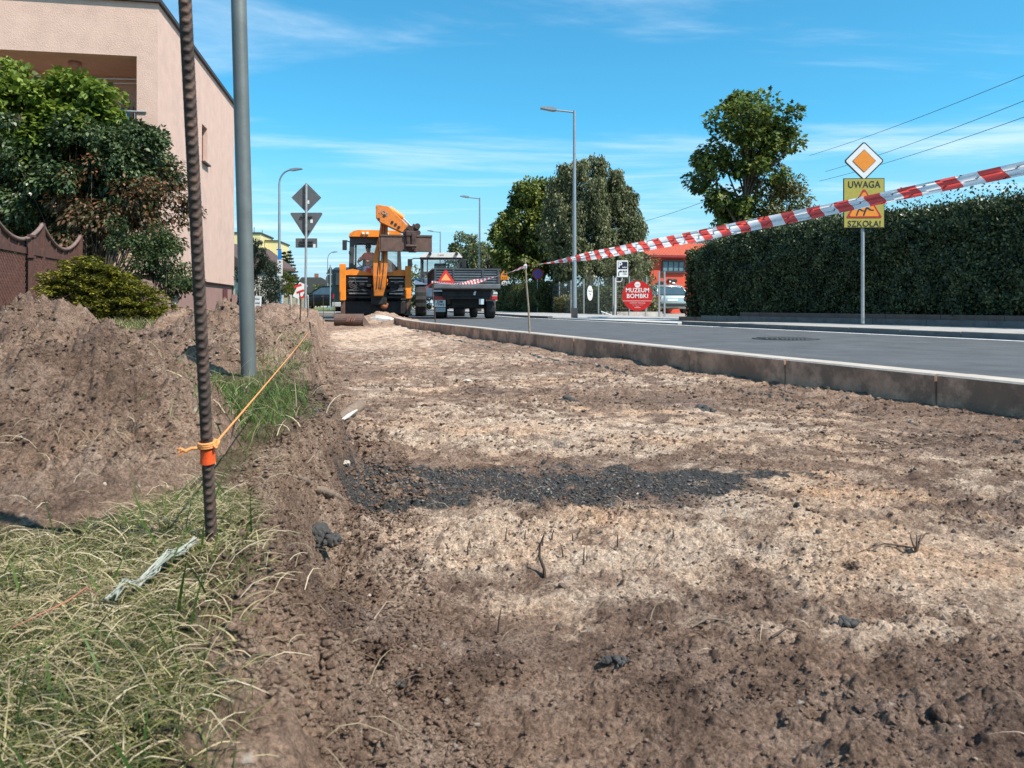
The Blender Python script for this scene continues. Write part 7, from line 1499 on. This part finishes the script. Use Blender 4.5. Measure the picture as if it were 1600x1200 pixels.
crumbs('soil_crumbs', 60000, (-.72, -.1, .7, 8.), .0009, .0058, SOIL, 'loose crumbs and clods on the soil heaps and the trench bank', lambda x, y: (trench_s(x, y) < .16) & ((heap_h(x, y) > .02) | (trench_s(x, y) > -.06)))
crumbs('soil_crumbs', 45000, (-.55, .0, .55, 2.6), .001, .0075, SOIL, 'crumbly soil rolling down the near trench bank', lambda x, y: (trench_s(x, y) > -.04) & (trench_s(x, y) < .24))
crumbs('asphalt_crumbs', 16000, (-.4, .5, 1.55, 2.4), .0008, .0045, leafmat('asphalt_tones', (.025, .025, .026), (.06, .059, .058), (.17, .155, .14), transl=0), 'black asphalt crumbs of the dark patch across the trench', lambda x, y: (((x-.04)/.55)**2+((y-1.93)/.22)**2 < 1.1+.5*fbm(x, y, 4, 2, 330)))
# roots, straw and twigs on the floor
x, y = scatter(9000, -1.3, 3.2, .75, 5.5, lambda x, y: (trench_s(x, y) > .02) & (x < kerb_x(y)-.05) & (np.abs(x) < .72*y) & (rs.uniform(0, 1, len(x)) < .12+.9*sst(.0, .4, fbm(x, y, 2.2, 2, 340)))); n = len(x)
blades('root_litter', x, y, rs.uniform(.012, .06, n), rs.uniform(.0005, .0014, n), leafmat('root_tones', (.07, .045, .03), (.17, .12, .08), (.45, .36, .26), transl=0), lean=1.5, zoff=.003, lab='fine roots and straw bits scattered on the trench floor', curl=1.2)
x, y = scatter(14000, -4.0, -.3, .95, 5, lambda x, y: (heap_h(x, y) > .03) & (np.abs(x) < .72*y) & (rs.uniform(0, 1, len(x)) < .1+.7*sst(.05, .45, fbm(x, y, 2.5, 2, 345)))); n = len(x)
blades('root_litter', x, y, rs.uniform(.015, .07, n), rs.uniform(.0008, .0018, n), MATS['root_tones'], lean=1.2, zoff=.002, lab='fine roots and straw sticking out of the soil heaps', curl=1.2)
def stick(pts, r, m, lab, name='stick', cat='stick', grp=None):
    o0 = Vector(pts[0]); b = MB(); b.tube([Vector(p)-o0 for p in pts], r, 8); o = b.build(name, m); o.location = o0; tag(o, lab, cat, grp); return o
def rough_root(P_, R_, m, lab):
    o0 = Vector(P_[0]); pts = []; rr = []; n_ = 26; rs3 = random.Random(5)
    for i in range(n_):
        u = i/(n_-1)*(len(P_)-1); k_ = min(int(u), len(P_)-2); t = u-k_; pts.append(Vector(P_[k_]).lerp(Vector(P_[k_+1]), t)-o0+Vector((rs3.uniform(-1, 1), rs3.uniform(-1, 1), rs3.uniform(-1, 1)))*.0018); rr.append((R_[k_]*(1-t)+R_[k_+1]*t)*rs3.uniform(.78, 1.15))
    rr[0] *= .5; rr[-1] *= .5; b = MB(); b.tube(pts, rr, 11); v2 = []
    for v in b.v: v2.append((v[0]+rs3.uniform(-1, 1)*.0009, v[1]+rs3.uniform(-1, 1)*.0009, v[2]+rs3.uniform(-1, 1)*.0009))
    b.v = v2; o = b.build('root', m); o.location = o0; tag(o, lab, 'root'); return o
def gp(px, py, up=0): x, y, z_ = P2(px, py); return (x, y, z_+up)
a_, c_ = gp(528, 663, .012), gp(566, 640, .02); lg = thing('birch_log', 'short split birch log with white bark lying by the trench edge', 'log', a_)
v = Vector(c_)-Vector(a_); L_ = v.length; lg.rotation_euler = v.to_track_quat('X', 'Z').to_euler()
b = MB(); b.tube([(0, 0, .004), (L_*.25, .004, .010), (L_*.6, -.004, .012), (L_*.9, 0, .010), (L_, .006, .010)], [.010, .022, .026, .024, .013], 10); b.build('wood', BARKS, lg)
b = MB(); b.tube([(-.01, -.006, .006), (L_*.2, -.016, .011), (L_*.5, -.022, .016)], [.003, .009, .005], 8); b.build('bark', BTW, lg)
_a, _c = Vector(gp(492, 758, .002)), Vector(gp(538, 786, .003)); rough_root([_a, _a.lerp(_c, .4)+Vector((0, .004, .002)), _c], [.007, .009, .006], BARKS, 'thick broken root lying on the trench bank')
_a, _c = Vector(gp(463, 745, .001)), Vector(gp(482, 749, .001)); rough_root([_a, _a.lerp(_c, .5), _c], [.005, .007, .005], BARKS, 'short stub of root beside the thick broken root')
TW = mat('dark_twig', (.07, .045, .035), .9, var=.3, scale=80)
x_, y_, z_ = P2(852, 905); tw = [(x_, y_, z_-.01), (x_-.002, y_, z_+.018), (x_-.010, y_, z_+.038), (x_-.009, y_+.004, z_+.056), (x_-.002, y_, z_+.075)]
stick(tw, [.0035, .0028, .0024, .002, .0012], TW, 'crooked dark root standing upright in the pale sand', 'root', 'root')
SPR = 'thin upright roots in the pale sand'
for i, (px, py, h) in enumerate(((790, 846, .026), (847, 850, .03), (880, 870, .024), (912, 882, .032), (917, 880, .02), (730, 868, .03), (735, 860, .018), (820, 842, .018), (862, 838, .02), (895, 846, .02), (965, 852, .02), (778, 990, .035), (700, 858, .012), (838, 862, .018), (985, 800, .02), (1052, 850, .016))):
    x_, y_, z_ = P2(px, py); q = rn.uniform(-.006, .006); stick([(x_, y_, z_-.004), (x_+q*.3, y_, z_+h*.5), (x_+q, y_, z_+h)], [.0017, .0012, .0006], TW, 'thin dark root tip sticking up out of the pale sand', 'root_tip', 'root', SPR)
for i, (px, py, dx, dy, h, lab) in enumerate(((1430, 858, -90, 8, .012, 'long thin twig on the sand below the branching twig'), (1368, 690, 40, 12, .010, 'dark bent twig on the soil at the right'), (1205, 1000, 55, -10, .008, 'thin twig on the foreground soil right of centre'), (1080, 985, 60, -12, .006, 'pale straw stalk lying on the soil near the middle'), (570, 990, 60, -45, .02, 'thin root on the foreground bank'))):
    x_, y_, z_ = P2(px, py); x2, y2, z2 = P2(px+dx, py+dy); stick([(x_, y_, z_+.002), ((x_+x2)/2, (y_+y2)/2+.01, (z_+z2)/2+h), (x2, y2, z2+.003)], [.0018, .0014, .0007], TW if i < 3 else BARKS, lab)
x_, y_, z_ = P2(1432, 862); bt = thing('branching_twig', 'small branching dry twig standing up on the soil at the right', 'twig', (x_, y_, z_))
b = MB()
for q in range(7): aa = rn.uniform(-1, 1); b.tube([(0, 0, 0), (.010*aa, .004*q-.01, .012+.002*q), (.022*aa+.004, .004*q-.01, .020+rn.uniform(0, .018))], [.0028, .002, .0009], 6)
b.build('twigs', BARKS, bt)
# scrap of white rag in the grass
a0 = [(175, 972), (195, 950), (215, 940), (240, 920), (262, 905), (285, 888), (305, 872)]
pts = [gp(px, py, .022+.004*math.sin(i*2)) for i, (px, py) in enumerate(a0)]; o0 = Vector(pts[0]); b = MB()
for q in range(26):
    k0 = rn.randint(0, 3); k1 = rn.randint(k0+2, len(pts)); b.tube([Vector(p)-o0+Vector((rn.uniform(-.004, .004), rn.uniform(-.005, .005), rn.uniform(-.006, .001))) for p in pts[k0:k1]], [rn.uniform(.0003, .0009) for _ in pts[k0:k1]], 5)
o = b.build('frayed_cord', mat('white_rag', (.36, .37, .31), .9, var=.25, scale=120, bump=.001, bscale=600)); o.location = o0; tag(o, 'frayed whitish cord lying in the grass at the foot of the rusty bar', 'cord')
stick([gp(150, 966, .02), gp(135, 960, .022), gp(105, 978, .02), gp(20, 1010, .015)], [.0007, .001, .0008, .0005], mat('red_brown_stem', (.30, .12, .07), .7), 'reddish dry stem in the foreground grass', 'stem', 'stem')
